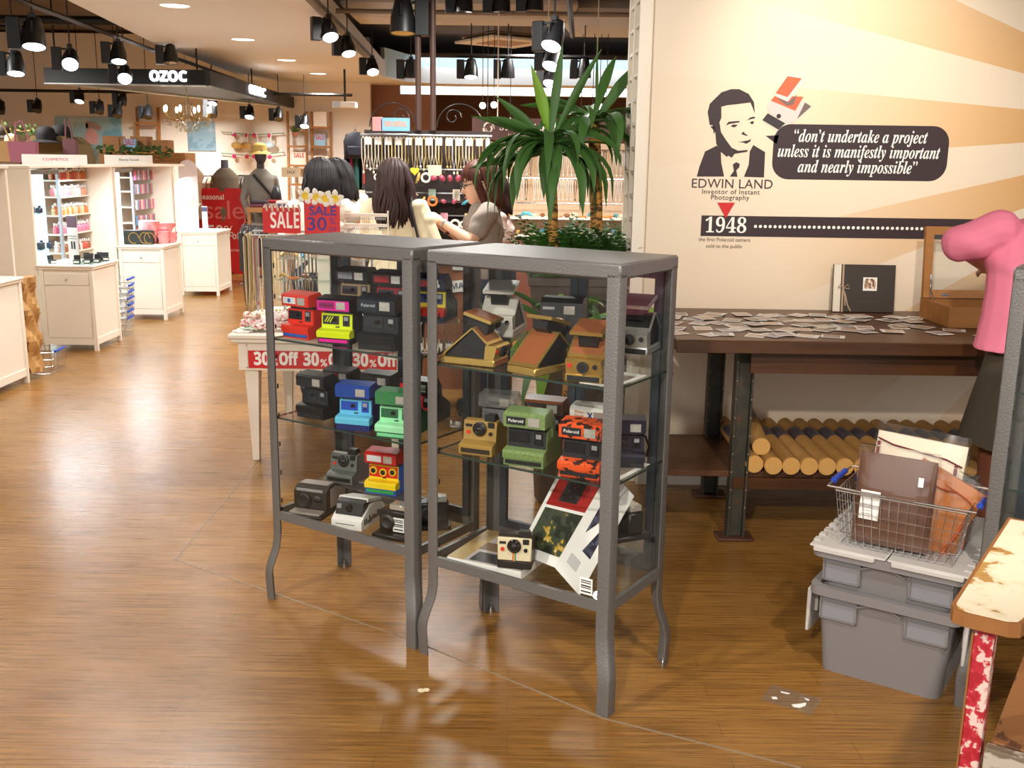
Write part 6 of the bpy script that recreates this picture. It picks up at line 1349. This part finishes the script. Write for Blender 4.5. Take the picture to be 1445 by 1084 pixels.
def sprig(label, px0, px1, py, Y, rgb, n=60):
    a, c = Yp(px0, py, Y), Yp(px1, py, Y); t = thing('leafy_garland', label, 'garland', tuple(a)); b = MB(); L = (c.x - a.x)
    for k in range(n):
        p = Vector((random.uniform(0, L), random.uniform(-.06, .06), random.uniform(-.04, .07))); az = random.uniform(0, 6.28); l = random.uniform(.05, .09); d = Vector((math.cos(az), math.sin(az) * .6, random.uniform(-.5, .6))).normalized(); s = d.cross(Vector((0, 1, .3))).normalized() * l * .3
        b.add([p, p + d * l * .5 + s, p + d * l, p + d * l * .5 - s], [(0, 1, 2, 3)])
    b.build('leaves', mat('garland_%d' % rgb[1], rgb, .5, 0, .3, 12), t, 0); b = MB(); b.tube([(0, 0, 0), (L * .3, 0, .015), (L * .6, 0, -.01), (L, 0, 0)], .008, 6); b.build('vine', M_trunk, t)
sprig('leafy vine garland above the hats at the far left', 8, 45, 184, 11.2, (96, 124, 76), 36); sprig('dark green garland along the wooden crates behind the units', 145, 240, 214, 12.6, (62, 90, 40), 110)
# wooden crate display and cycling poster
t = thing('crate_display', 'honey-brown wooden box display along the shop behind the green garland', 'display', (Yp(147, 220, 12.9).x, 12.95, 0)); b = MB(); b.span((0, -.2, 0), (1.05, .2, 1.55)); b.build('lower_box', M_boxw, t, 0); b = MB()
for x, z in ((.02, 1.74), (.24, 1.71), (.36, 1.74), (.62, 1.70)): b.span((x, -.12, 1.55), (x + .2, .1, z))
b.build('upright_box', M_boxw, t, 0)
p0, p1 = Yp(76, 165, 16.95), Yp(173, 215, 16.95)
t = thing('cycling_poster', 'large sky-blue wall poster of a figure with blowing hair and a bicycle', 'poster', (p0.x, 16.98, 1.25)); w = p1.x - p0.x; h = p0.z - 1.25
b = MB(); b.span((0, -.006, 0), (w, .006, h)); b.build('board', patchy('poster_sky', [(120, 180, 206), (158, 200, 216), (200, 216, 214)], [.45, .55], 1.3, .5), t, 0)
def pp2(u, v): q = Yp(60 + u / 7.225, 160 + v / 7.225, 16.97); return (q.x - p0.x, q.z - 1.25)
for nm, P, c in (('figure_shirt', ((430, 215), (470, 155), (530, 160), (575, 230), (560, 320), (440, 300)), (222, 170, 170)), ('figure_hair', ((435, 100), (470, 82), (540, 95), (605, 140), (580, 180), (500, 150), (445, 165)), (176, 150, 140)), ('figure_face', ((432, 105), (462, 100), (466, 145), (440, 155)), (236, 206, 190)), ('figure_legs', ((420, 320), (470, 330), (460, 420), (380, 470), (400, 400)), (110, 150, 180)), ('figure_arm', ((352, 285), (430, 278), (432, 296), (356, 298)), (196, 130, 110)), ('bicycle', ((330, 460), (400, 380), (410, 340), (420, 340), (410, 390), (345, 470)), (90, 84, 88))):
    b = MB(); b.prism([pp2(*q) for q in P], -.009, -.005, 'y'); b.build(nm, mat('fig_' + nm, c, .6), t, 0)
p0, p1 = Yp(263, 172, 16.95), Yp(304, 213, 16.95); t, w, h = sign('blue_picture', 'unframed grey-blue picture on the cream wall below the chandelier', (p0.x, p0.z), (p1.x, p1.z), 16.98, .02, patchy('picture_blue', [(116, 150, 170), (140, 172, 190), (170, 190, 200)], [.46, .56], 2, .5))
# ladders with display boxes
def ladder(label, px, z1, w=.30):
    x = Yp(px, 200, 16.8).x; t = thing('ladder_shelf', label, 'ladder', (x, 16.75, 0))
    for s in (-1, 1): b = MB(); b.box((s * w / 2, .06, z1 / 2), (.035, .05, z1), 0, Rx(-.05)); b.build('rail', M_boxw, t, 0)
    for k in range(7): b = MB(); b.box((0, .05, z1 - .25 - k * .30), (w, .16, .03)); b.build('rung', M_boxw, t, 0)
    return x
xl = [ladder('wooden ladder shelf on the cream wall left of the chandelier', 209, 2.27, .34), ladder('wooden ladder shelf with a potted plant near the brown panelled wall', 419, 2.24), ladder('wooden ladder shelf beside the cream column', 453, 2.24)]
def pbox(label, px, py0, py1, wpx, c):
    a = Yp(px, py1, 16.6); h = Yp(px, py0, 16.6).z - a.z; w = wpx / FPX * 16.6; zz = 2.24 - .235 - .30 * round((2.24 - .235 - a.z) / .30) if px > 300 else a.z; Y_ = 16.74 if px > 300 else 12.75
    if px < 300: a = Yp(px, py1, Y_); zz = 1.551; h = Yp(px, py0, Y_).z - zz; w = wpx / FPX * Y_
    t = thing('display_card', label, 'card', (a.x, Y_, zz)); b = MB(); b.span((-w / 2, -.03, 0), (w / 2, .03, h)); b.build('card', mat('dcard_%d_%d' % (c[0], px), c, .6), t, 0); return t, w, h
for a in (('white box card with red lettering on the ladder near the brown wall', 420, 206, 224, 18, (232, 222, 206)), ('pale blue card with red print on the ladder by the cream column', 450, 190, 206, 14, (150, 190, 220)), ('white folded bag on the ladder by the cream column', 451, 216, 229, 20, (236, 226, 208)), ('plain white sheet at the top of the ladder by the cream column', 450, 162, 183, 18, (238, 228, 214)), ('blue and red arched box sign among the wooden boxes', 185, 196, 214, 16, (140, 186, 220))):
    t, w, h = pbox(*a)
    if 'red' in a[0]: text(sans_bold('SALE'), .1, M_red, t, T(0, -.032, h * .72) @ FRONT, fit=w * .8)
a = Yp(417, 193, 16.6); t = thing('potted_plant', 'small green potted plant on the ladder near the brown wall', 'plant', tuple(a)); b = MB(); b.lathe([(.03, 0), (.05, .07), (.04, .07)], 12); b.build('pot', mat('terracotta', (176, 120, 100), .7), t); b = MB()
for k in range(26): az = k * 2.4; blade(b, (0, 0, .06), az, random.uniform(.3, 1.2), .14, .025, .6, 4)
b.build('leaves', M_fern, t, 0)
# lingerie hung on two cords on the wall
for k, (py, l) in enumerate(((186, 'upper'), (216, 'lower'))):
    a, c = Yp(312, py, 16.9), Yp(398, py + (2 if k == 0 else -1), 16.9); t = thing('pompom_garland', '%s green cord with pink pompoms strung along the cream wall' % l, 'cord', tuple(a)); b = MB(); b.tube([(0, .105, 0), (0, 0, 0), ((c.x - a.x) / 2, 0, -.04), (c.x - a.x, 0, c.z - a.z), (c.x - a.x, .105, c.z - a.z)], .008, 6); b.build('cord', mat('cord_green', (110, 150, 110), .6), t); 
    for q in (.22, .43, .55, .80): b = MB(); b.ell((q * (c.x - a.x), -.03, -.05), (.035, .035, .035), 10, 7); b.build('pompom', mat('pompom_pink', (214, 60, 120), .7), t)
for lab, px, c in (('gold and white brassiere hanging on the upper wall cord', 340, (206, 170, 96)), ('pale blue brassiere hanging on the upper wall cord behind the straw hat', 373, (196, 220, 232))):
    a = Yp(px, 205, 16.85); t = thing('brassiere', lab, 'lingerie', tuple(a)); m_ = mat('bra_%d' % c[0], c, .6)
    for s in (-1, 1): b = MB(); b.ell((s * .075, 0, 0), (.085, .05, .055), 12, 8); b.build('cup', m_, t); b = MB(); b.tube([(s * .10, 0, .04), (s * .12, 0, .20)], .010, 6); b.build('strap', M_cardwhite, t)
# mannequins
def mannequin(label, px, Y, shirt, neckc, rz=.3, hatc=None, shawl=None, arms=True, top=1.45):
    q = Yp(px, 300, Y); t = thing('mannequin', label, 'mannequin', (q.x, Y, 0), rz); z = top - 1.45; dk = mat('mannequin_%d' % neckc[0], neckc, .5)
    b = MB(); b.cyl((0, 0, 0), (0, 0, .8), .02, 10); b.cyl((0, 0, 0), (0, 0, .015), .14, 20); b.build('stand', M_dark, t)
    b = MB(); ring_loft(b, [(V(0, 0, .70 + z), .15, .11), (V(0, 0, .85 + z), .155, .115), (V(0, 0, 1.0 + z), .135, .10), (V(0, 0, 1.15 + z), .16, .115), (V(0, 0, 1.28 + z), .18, .10), (V(0, 0, 1.36 + z), .11, .075), (V(0, 0, 1.40 + z), .06, .055)])
    if arms:
        for s in (-1, 1): limb(b, [V(s * .17, 0, 1.27 + z), V(s * .225, .03, 1.02 + z), V(s * .18, -.06, .80 + z)], [.055, .046, .036])
    mesh_fuse('garment', b, shirt, t, .011, 4)
    b = MB(); b.cyl((0, 0, 1.36 + z), (0, -.005, 1.50 + z), .050, 14, .045); b.build('neck', dk, t)
    if hatc:
        b = MB(); b.ell((0, -.02, 1.56 + z), (.075, .09, .11), 14, 9); b.build('head', dk, t)
        b = MB(); b.lathe([(.13, 1.58 + z), (.09, 1.62 + z), (.085, 1.69 + z), (.06, 1.715 + z), (.001, 1.72 + z)], 18); b.build('hat', hatc, t)
    if shawl: b = MB(); b.prism([(-.16, .55 + z), (.16, .55 + z), (.165, .72 + z), (-.165, .72 + z)], -.12, .12, 'y'); b.build('skirt', shawl, t, 0)
    return t
t = mannequin('mannequin in a grey shirt, straw hat and black shoulder bag facing the red board', 370, 13.2, mat('mq_grey', (128, 124, 116), .8, 0, .15, 10), (60, 58, 58), .5, mat('straw_hat', (206, 176, 96), .7), mat('mq_cream', (196, 180, 150), .8), top=1.42)
b = MB(); b.ell((.16, .02, 1.02), (.10, .12, .17), 12, 8); b.tube([(-.12, -.10, 1.30), (0, -.13, 1.15), (.14, -.10, 1.0)], .018, 6); b.build('shoulder_bag', M_black, t)
mannequin('headless mannequin with dark square neck block and striped grey coat', 320, 13.6, mat('mq_plaid', (112, 98, 82), .8, 0, .45, 7), (84, 84, 96), .2, arms=False, top=1.42)
mannequin('headless mannequin in a black top with beige plaid skirt behind the farthest unit', 270, 13.4, mat('mq_beige', (168, 136, 104), .8, 0, .5, 9), (26, 22, 24), .5, arms=False, top=1.46)
# red seasonal sale board
a = Yp(274, 265, 13.5); c = Yp(343, 265, 13.5); w = c.x - a.x
t = thing('seasonal_sale_board', 'tall red board reading seasonal sale beside the farthest white counter', 'sign', ((a.x + c.x) / 2, 13.5, 0)); b = MB(); b.span((-w / 2, -.01, .0), (w / 2, .01, a.z)); b.build('board', M_red, t, 0)
M_swh = mat('board_white', (240, 226, 220), .5); text(sans_bold('seasonal'), .09, M_swh, t, T(-.09, -.012, a.z - .12) @ FRONT, fit=.31); text('sale', .34, mat('board_outline', (226, 120, 112), .5), t, T(.06, -.012, a.z - .29) @ FRONT, fit=.50); text(sans_bold('50%'), .2, M_swh, t, T(.0, -.012, a.z - .56) @ FRONT, fit=.34); text(sans_bold('off'), .12, M_swh, t, T(.22, -.012, a.z - .62) @ FRONT, fit=.14); text('selected items', .05, M_swh, t, T(.15, -.012, a.z - .80) @ FRONT, fit=.26)
t = thing('paper_star', 'white paper star ornament between the farthest unit and the red board', 'ornament', tuple(Yp(270, 292, 12.75))); b = MB(); b.prism([((.14 if k % 2 == 0 else .06) * math.sin(k * PI / 5), (.14 if k % 2 == 0 else .06) * math.cos(k * PI / 5)) for k in range(10)], -.01, .01, 'y'); b.build('star', M_cardwhite, t, 0); b = MB(); b.cyl((0, 0, .1), (0, 0, 1.3), .003, 6); b.build('thread', M_silver, t)
# chrome rails of clothes in front of the mannequins
def garment_rail(label, px0, px1, py, Y, cols, n, L=.55, grp=''):
    a, c = Yp(px0, py, Y), Yp(px1, py, Y); t = thing('clothes_rail', label, 'clothes rail', (a.x, Y, 0)); b = MB(); w = c.x - a.x; b.cyl((0, 0, a.z), (w, 0, a.z), .012, 8)
    for x in (0, w): b.cyl((x, 0, 0), (x, 0, a.z), .012, 8); b.cyl((x, -.2, .012), (x, .2, .012), .012, 8)
    b.build('frame', M_chrome, t)
    for k in range(n):
        x = (k + .5) * w / n; col = cols[k % len(cols)]; g = thing('hanging_garment', 'garment on ' + grp, 'garment', (a.x + x, Y, a.z), random.uniform(-.15, .15), 'garments on ' + grp)
        b = MB(); b.tube([(0, 0, 0), (0, 0, .02), (0, .01, .03)], .003, 5); b.tube([(0, -.18, -.08), (0, 0, -.015), (0, .18, -.08)], .005, 5); b.build('hanger', M_silver, g)
        b = MB(); ln = L * random.uniform(.85, 1.1); b.loft([[(xx, yy * s, zz) for xx, yy in ((-.02, -1), (.02, -1), (.03, -.3), (.025, .4), (.02, 1), (-.02, 1), (-.028, .3), (-.02, -.5))] for s, zz in ((.06, -.02), (.19, -.09), (.17, -.3), (.18, -ln), (.12, -ln - .01))]); b.build('cloth', mat('cloth_%d_%d' % (col[0], col[2]), col, .85, 0, .15, 10), g, 60)
garment_rail('low chrome clothes rail of pale garments left of the straw-hatted mannequin', 336, 362, 248, 13.9, ((206, 196, 180), (150, 140, 130), (90, 84, 80)), 9, .6, 'the low rail left of the straw-hatted mannequin')
garment_rail('chrome clothes rail of dark and bright coats before the brown panelled wall', 488, 530, 190, 15.6, ((30, 32, 44), (150, 30, 84), (28, 30, 34), (30, 84, 76), (40, 40, 40), (150, 50, 40)), 8, .75, 'the rail before the brown panelled wall')
garment_rail('second chrome rail of dark clothes right of the red board', 342, 372, 318, 12.4, ((60, 56, 54), (30, 28, 30), (90, 80, 74)), 8, .5, 'the low rail right of the red board')
garment_rail('chrome clothes rail of brown garments between the unit and the red board', 262, 306, 248, 14.2, ((150, 120, 94), (96, 74, 60), (170, 150, 140)), 8, .6, 'the rail behind the red board')
for k, (px, c) in enumerate(((502, (22, 25, 40)), (524, (30, 30, 33)))):
    a = Yp(px, 222, 15.4); t = thing('backpack', '%s backpack hanging high before the brown panelled wall' % ('navy', 'charcoal')[k], 'backpack', tuple(a)); b = MB(); b.loft([[(w_ * math.cos(q * PI / 8), .10 * math.sin(q * PI / 8) * (w_ / .17), z) for q in range(16)] for w_, z in ((.12, -.02), (.17, .02), (.175, .16), (.15, .30), (.07, .36))]); b.build('body', mat('pack_c%d' % k, c, .7), t); b = MB(); b.span((-.11, -.13, .02), (.11, -.09, .16), .02); b.build('pocket', mat('pack_c%d' % k, c, .7), t); b = MB(); b.tube([(-.03, 0, .35), (0, 0, .40), (.03, 0, .35)], .008, 6); b.build('loop', M_black, t)
    b = MB(); b.cyl((0, 0, .39), (0, 0, .45), .004, 6); b.build('hook', M_chrome, t)
# low table of folded clothes
a = Yp(395, 292, 13.0); t = thing('folded_clothes_table', 'wooden display table with folded clothes right of the straw-hatted mannequin', 'table', (a.x, 13.0, 0)); b = MB(); b.span((-.35, -.3, a.z - .06), (.4, .3, a.z)); b.build('top', M_boxw, t, 0)
for x in (-.32, .37):
    for y in (-.27, .27): b = MB(); b.span((x - .02, y - .02, 0), (x + .02, y + .02, a.z - .06)); b.build('leg', M_boxw, t, 0)
for k in range(8):
    c = ((120, 60, 80), (226, 214, 206), (90, 80, 130), (206, 190, 180), (60, 50, 60), (160, 40, 46), (230, 224, 220), (110, 90, 150))[k]; b = MB(); b.box((0, 0, .02), (.2, .16, .04), .012); o = b.build('folded_shirt', mat('fold_%d' % k, c, .85)); tag(o, 'folded shirt on the wooden display table by the straw-hatted mannequin', 'shirt', 'folded shirts on the wooden table'); o.location = (a.x - .22 + (k % 4) * .16, 12.85 + (k % 2) * .2, a.z + .001 + (k // 4) * .042)
t, w, h = sign('price_board', 'small cream price board standing behind the folded clothes', (-.12, .12), (.12, 0), 0, .01, mat('card_cream', (226, 206, 170), .6)); q = Yp(411, 250, 13.2); t.location = tuple(q); text('SALE', .05, M_dark, t, T(0, -.006, .06) @ FRONT); b = MB(); b.cyl((0, 0, a.z - q.z), (0, 0, 0), .006, 6); b.build('stem', M_silver, t)

# ------------------------------------------------------------------ black canopy with lit shop name, chandelier
cp = thing('shop_canopy', 'black suspended shop canopy with glowing white name over the west aisle', 'canopy', (-4.42, 12.0, 2.30))
MB_ = MB(); b = MB(); b.span((-.92, 0, 0), (.90, .10, .165)); b.build('front_fascia', mat('canopy_black', (10, 9, 9), .5), cp, 0)
b = MB(); b.prism([(.90, 0), (.93, .10), (.85, 5.0), (.75, 5.0), (.83, .10)], 0, .165, 'z'); b.build('side_fascia', mat('canopy_black', (10, 9, 9), .5), cp, 0)
b = MB(); b.span((-.92, -.012, -.012), (.90, .10, .0)); b.build('edge_trim', M_silver, cp, 0); b = MB(); b.prism([(-.92, .12), (-.80, .10), (.83, 4.9), (.70, 4.9)], .0, .03, 'z'); b.build('pale_strip', mat('canopy_strip', (196, 206, 206), .4), cp, 0)
b = MB(); b.prism([(-.8, .3), (.78, .3), (.74, 4.8), (.6, 4.8)], .02, .05, 'z'); b.build('underside', mat('canopy_black', (10, 9, 9), .5), cp, 0)
M_glow = emit('sign_glow', (255, 255, 255), 4.5); text(sans_bold('OZOC'), .155, M_glow, cp, T(.485, -.008, .083) @ FRONT, bold=.003, ext=.006, fit=.42)
text(sans_bold('OZOC'), .155, M_glow, cp, T(.905, 2.4, .083) @ Rz(PI / 2) @ FRONT, bold=.003, ext=.006, fit=.9)
b = MB()
for x, y in ((-.8, .05), (.8, .05), (.78, 2.6)): b.cyl((x, y, .165), (x, y, 1.15), .01, 6)
b.build('hanger_rod', M_dark, cp)
a = Yp(265, 163, 13.0); cd = thing('chandelier', 'crystal chandelier with lit candle bulbs hanging under the black canopy', 'chandelier', tuple(a))
M_cry = glassy('crystal', (.95, .92, .84), 3.0, .12, .05); M_cgold = mat('chandelier_gold', (214, 186, 120), .3, .8); M_bulb = emit('candle_bulb', (255, 236, 196), 9)
b = MB(); b.lathe([(.001, -.22), (.03, -.2), (.05, -.12), (.03, -.05), (.06, .0), (.04, .08), (.07, .12), (.03, .16), (.02, .22)], 12); b.build('stem', M_cry, cd); b = MB(); b.cyl((0, 0, .2), (0, 0, 3.44 - a.z), .006, 6); b.build('chain', M_cgold, cd)
for k in range(8):
    an = k * PI / 4; d = Vector((math.cos(an), math.sin(an), 0)); b = MB(); b.tube([d * .03, d * .14 + V(0, 0, -.07), d * .25 + V(0, 0, -.03), d * .28 + V(0, 0, .03)], .008, 6); o = b.build('arm', M_cgold, cd); b = MB(); b.ell(d * .28 + V(0, 0, .075), (.018, .018, .04), 10, 7); b.build('candle_bulb', M_bulb, o); b = MB(); 
    for r, z in ((.28, -.06), (.22, -.11), (.15, -.13), (.25, -.10), (.10, -.17)): b.ell(d * r + V(0, 0, z), (.016, .016, .03), 6, 5)
    b.build('crystals', M_cry, o)

# ------------------------------------------------------------------ ceiling services and spotlights
M_duct = mat('duct_beige', (208, 204, 198), .75, 0, .12, 1.5); M_pipe = mat('pipe_brown', (134, 122, 110), .6)
def barthing(name, label, pts, r, m, cat, flat=None):
    o = MB().tube(pts, r, 10).build(name, m); tag(o, label, cat); return o
for k, (y, z, w, hh, x0, x1, l) in enumerate(((9.2, 3.12, .9, .30, -1.6, 3.0, 'wide beige air duct crossing above the kiosk'), (10.9, 3.02, .8, .28, -1.75, .6, 'second beige air duct crossing nearer the pale blue upstand'), (11.4, 3.0, 1.0, .30, .5, 3.5, 'beige air duct beside the white slotted panel'))):
    b = MB(); b.box(((x0 + x1) / 2, y, z), (x1 - x0, w, hh), .12); tag(b.build('air_duct', M_duct), l, 'duct')
for k, (y, z, x0, x1, l) in enumerate(((7.9, 3.08, -1.5, 2.2, 'thin grey pipe crossing in front of the wide beige duct'), (10.1, 2.86, -1.7, 2.5, 'thin grey pipe crossing below the second duct'), (8.6, 3.22, -1.6, 1.6, 'thin dark cable tray pipe high in the open ceiling'))): barthing('ceiling_pipe', l, [(x0, y, z), (x1, y, z)], .022, M_pipe, 'pipe')
for k, (y, z, x0, x1, l) in enumerate(((9.6, 3.0, -9, -3.75, 'large brown pipe in the open ceiling of the west aisle'), (10.6, 3.15, -9, -3.9, 'second brown pipe deeper in the west open ceiling'), (11.8, 2.95, -9.5, -4.0, 'dark pipe over the canopy in the west open ceiling'), (8.6, 3.2, -8, -3.6, 'beige pipe nearest in the west open ceiling'))): barthing('ceiling_pipe', l, [(x0, y, z), (x1, y, z)], (.10, .07, .05, .13)[k], (M_pipe, M_pipe, M_dark, M_duct)[k], 'pipe')
ac = thing('air_conditioner', 'square ceiling cassette air conditioner with foil-wrapped sides', 'air conditioner', (-.165, 12.95, 2.9), .58); b = MB(); b.span((-.43, -.43, 0), (.43, .43, .03), .004); b.build('panel', mat('ac_cream', (232, 226, 214), .5), ac); b = MB(); b.span((-.24, -.24, -.004), (.24, .24, .002)); b.build('grille', mat('ac_grille', (170, 130, 84), .5), ac, 0); b = MB(); b.span((-.36, -.36, .03), (.36, .36, .40), .02); b.build('housing', mat('ac_body', (170, 160, 150), .6), ac); b = MB(); b.span((-.38, -.38, .04), (.38, .38, .10), .03); b.build('foil', mat('foil', (214, 200, 180), .25, .9, .2, 20, .8), ac); b = MB()
for x in (-.3, .3): b.cyl((x, 0, .4), (x, 0, .545), .01, 6)
b.build('hanger_rod', M_dark, ac)
M_face = emit('spot_lamp_glow', (255, 250, 246), 7); M_facec = emit('spot_lamp_cool', (240, 240, 255), 7)
def track_spot(label, loc, rz, tilt, lit=True, group=None, cool=False, sc=1.0):
    t = thing('track_spotlight', label, 'spotlight', loc, rz, group, scale=sc)
    b = MB(); b.span((-.02, -.02, -.03), (.02, .02, 0)); b.build('adapter', M_black, t, 0)
    b = MB(); b.span((-.15, -.035, -.22), (-.07, .035, -.03), .004); b.build('ballast_box', M_black, t)
    b = MB(); b.span((-.07, -.012, -.05), (.02, .012, -.035)); b.tube([(.0, .07, -.06), (.0, .078, -.12)], .006, 6); b.tube([(0, -.07, -.06), (0, -.078, -.12)], .006, 6); b.tube([(0, -.07, -.06), (0, 0, -.04), (0, .07, -.06)], .006, 6); b.build('yoke', M_black, t)
    c = MB(); c.M = T(0, 0, -.12) @ Rx(tilt); c.lathe([(.001, .10), (.045, .095), (.055, .05), (.068, 0), (.072, -.09), (.066, -.09), (.06, -.07)], 18); o = c.build('lamp_can', M_black, t)
    f = MB(); f.M = T(0, 0, -.12) @ Rx(tilt); f.lathe([(.001, -.088), (.064, -.088), (.064, -.08), (.001, -.078)], 18); f.build('lamp_face', (M_facec if cool else M_face) if lit else M_lens, o)
    ed = -1.25 - .0553 * (min(loc[1], 8.34) - 1.2) - .0444 * max(0, min(loc[1], 15.66) - 8.34); we = -3.1 - .101 * (min(loc[1], 8.5) - 4) - .1206 * max(0, min(loc[1], 11.6) - 8.5) - .044 * max(0, loc[1] - 11.6)
    zc = 2.7 if we + .02 < loc[0] < ed - .02 else 3.45
    if loc[2] < zc - .01: d = MB(); d.cyl((0, 0, 0), (0, 0, (zc - loc[2]) / sc), .006, 6); d.build('drop_rod', M_black, t)
    return t
S1 = [track_spot('lit black track spotlight along the soffit of the open ceiling', (0, 0, 0), 0, .5, True, 'lit spotlights'), None]
def place_spot(px, py, Y, label, rz=0, tilt=.4, lit=True, cool=False, sc=1.0, grp=None):
    q = Yp(px, py, Y); return track_spot(label, tuple(q), rz, tilt, lit, grp, cool, sc)
def remove_tree(o):
    for c in kids(o):
        for g in kids(c): bpy.data.objects.remove(g)
        bpy.data.objects.remove(c)
    bpy.data.objects.remove(o)
remove_tree(S1[0])
place_spot(463, 20, 9.1, 'nearest of the three lit spotlights on the track beside the white soffit', .5, -.6); place_spot(490, 46, 10.3, 'middle of the three lit spotlights on the track beside the white soffit', .5, -.45); place_spot(525, 78, 12.3, 'farthest of the three lit spotlights on the track beside the white soffit', .3, -.6)
place_spot(568, -8, 7.2, 'large unlit hooded spotlight hanging above the necklace kiosk', PI, .1, False, sc=1.2)
for k, (px, lit) in enumerate(((580, False), (665, True), (717, False), (825, False))): place_spot(px, 80, 11.0, ('unlit spotlight left of the kiosk poles on the far cross track', 'lit spotlight right of the kiosk poles on the far cross track', 'unlit spotlight left of the tall yucca on the far cross track', 'unlit spotlight beside the slotted panel on the far cross track')[k], 0, -.25 if lit else .0, lit)
for k, (px, py, Y) in enumerate(((783, 22, 7.0), (782, 56, 8.0), (781, 86, 9.2))): place_spot(px, py, Y, ('nearest', 'middle', 'farthest')[k] + ' of the three stacked lit spotlights above the tall yucca', -.5, -.55, True)
place_spot(655, -22, 8.6, 'shuttered spotlight at the top edge left of the ceiling cassette', 0, 0, False); place_spot(708, -22, 8.6, 'shuttered spotlight at the top edge above the ceiling cassette', 0, 0, False); place_spot(755, -24, 8.6, 'shuttered spotlight at the top edge right of the ceiling cassette', 0, 0, False)
for k, (px, py, Y, tl, l) in enumerate(((45, 18, 8.3, .3, 'large lit spotlight nearest on the west soffit track'), (98, 62, 9.6, .9, 'tilted lit spotlight glaring left of the canopy'), (166, 55, 10.3, .35, 'lit spotlight in the middle of the west soffit track'), (175, 86, 11.0, .9, 'glaring lit spotlight over the black canopy face'), (20, 68, 9.2, .3, 'lit spotlight at the far left below the brown pipes'), (240, 60, 11.6, .2, 'unlit spotlight above the glowing shop name'))): place_spot(px, py, Y, l, .3, -tl, k != 5, True, 1.05 if k else 1.25)
for k, (px, py) in enumerate(((0, 140), (52, 138), (112, 125), (140, 140), (166, 145), (208, 147), (300, 145), (352, 147), (393, 150), (430, 160), (172, 128), (300, 128))): place_spot(px, py, 15.5, 'small black spotlight hanging before the cream wall of the clothes shop', 0, -.5, k in (7, 9, 2, 11), False, .95, 'spotlights of the clothes shop')
for l, pts in (('black light track along the west edge of the white soffit', [(-3.62, 7.0, 2.63), (-3.75, 8.3, 2.63), (-3.95, 11.6, 2.63), (-4.2, 17, 2.63)]), ('black light track along the east edge of the white soffit', [(-1.58, 8.0, 2.74), (-1.80, 13.5, 2.74)]), ('black cross track in the far open ceiling with four spotlights', [(-1.0, 11.0, 2.56), (1.6, 11.0, 2.56)]), ('short light track above the tall yucca', [(.30, 6.6, 2.60), (.50, 9.6, 2.60)]), ('black cross track at the far left below the pipes', [(-8, 9.3, 2.58), (-4.2, 9.3, 2.58)]), ('black track in front of the cream shop wall', [(-9, 15.5, 2.42), (-2.4, 15.5, 2.42)]), ('cross track at the top edge with shuttered spotlights', [(-.9, 8.6, 2.86), (.8, 8.6, 2.86)])):
    o = MB().tube(pts, .022, 4).build('light_track', M_black, None, 0); tag(o, l, 'light track')
for k, (x, y) in enumerate(((-2.8, 6.4), (-2.78, 8.74), (-2.84, 11.1), (-2.87, 13.3), (-2.85, 15.3), (-2.5, 17.8))):
    t = thing('recessed_downlight', ('downlight in the white soffit over the aisle, out of view overhead', 'largest visible round downlight in the white soffit', 'second round downlight along the white soffit', 'third round downlight along the white soffit', 'fourth round downlight along the white soffit', 'farthest round downlight near the end of the white soffit')[k], 'downlight', (x, y, 2.7)); b = MB(); b.lathe([(.115, 0), (.13, -.006), (.135, 0), (.12, .004)], 28); b.build('rim', M_soffit, t); b = MB(); b.lathe([(.001, -.001), (.114, -.001), (.114, .0), (.001, .0)], 28); b.build('lamp_face', emit('downlight_glow', (255, 244, 220), 3.2), t)
t = thing('projector', 'white ceiling projector near the brown panelled wall', 'projector', tuple(Yp(487, 148, 14.5))); b = MB(); b.span((-.16, -.1, -.04), (.16, .1, .04), .01); b.build('body', M_cardwhite, t); b = MB(); b.cyl((-.1, -.11, 0), (-.1, -.09, 0), .05, 14); b.build('lens', M_silver, t); b = MB(); b.cyl((0, 0, .04), (0, 0, .6), .015, 8); b.build('mount', M_dark, t)
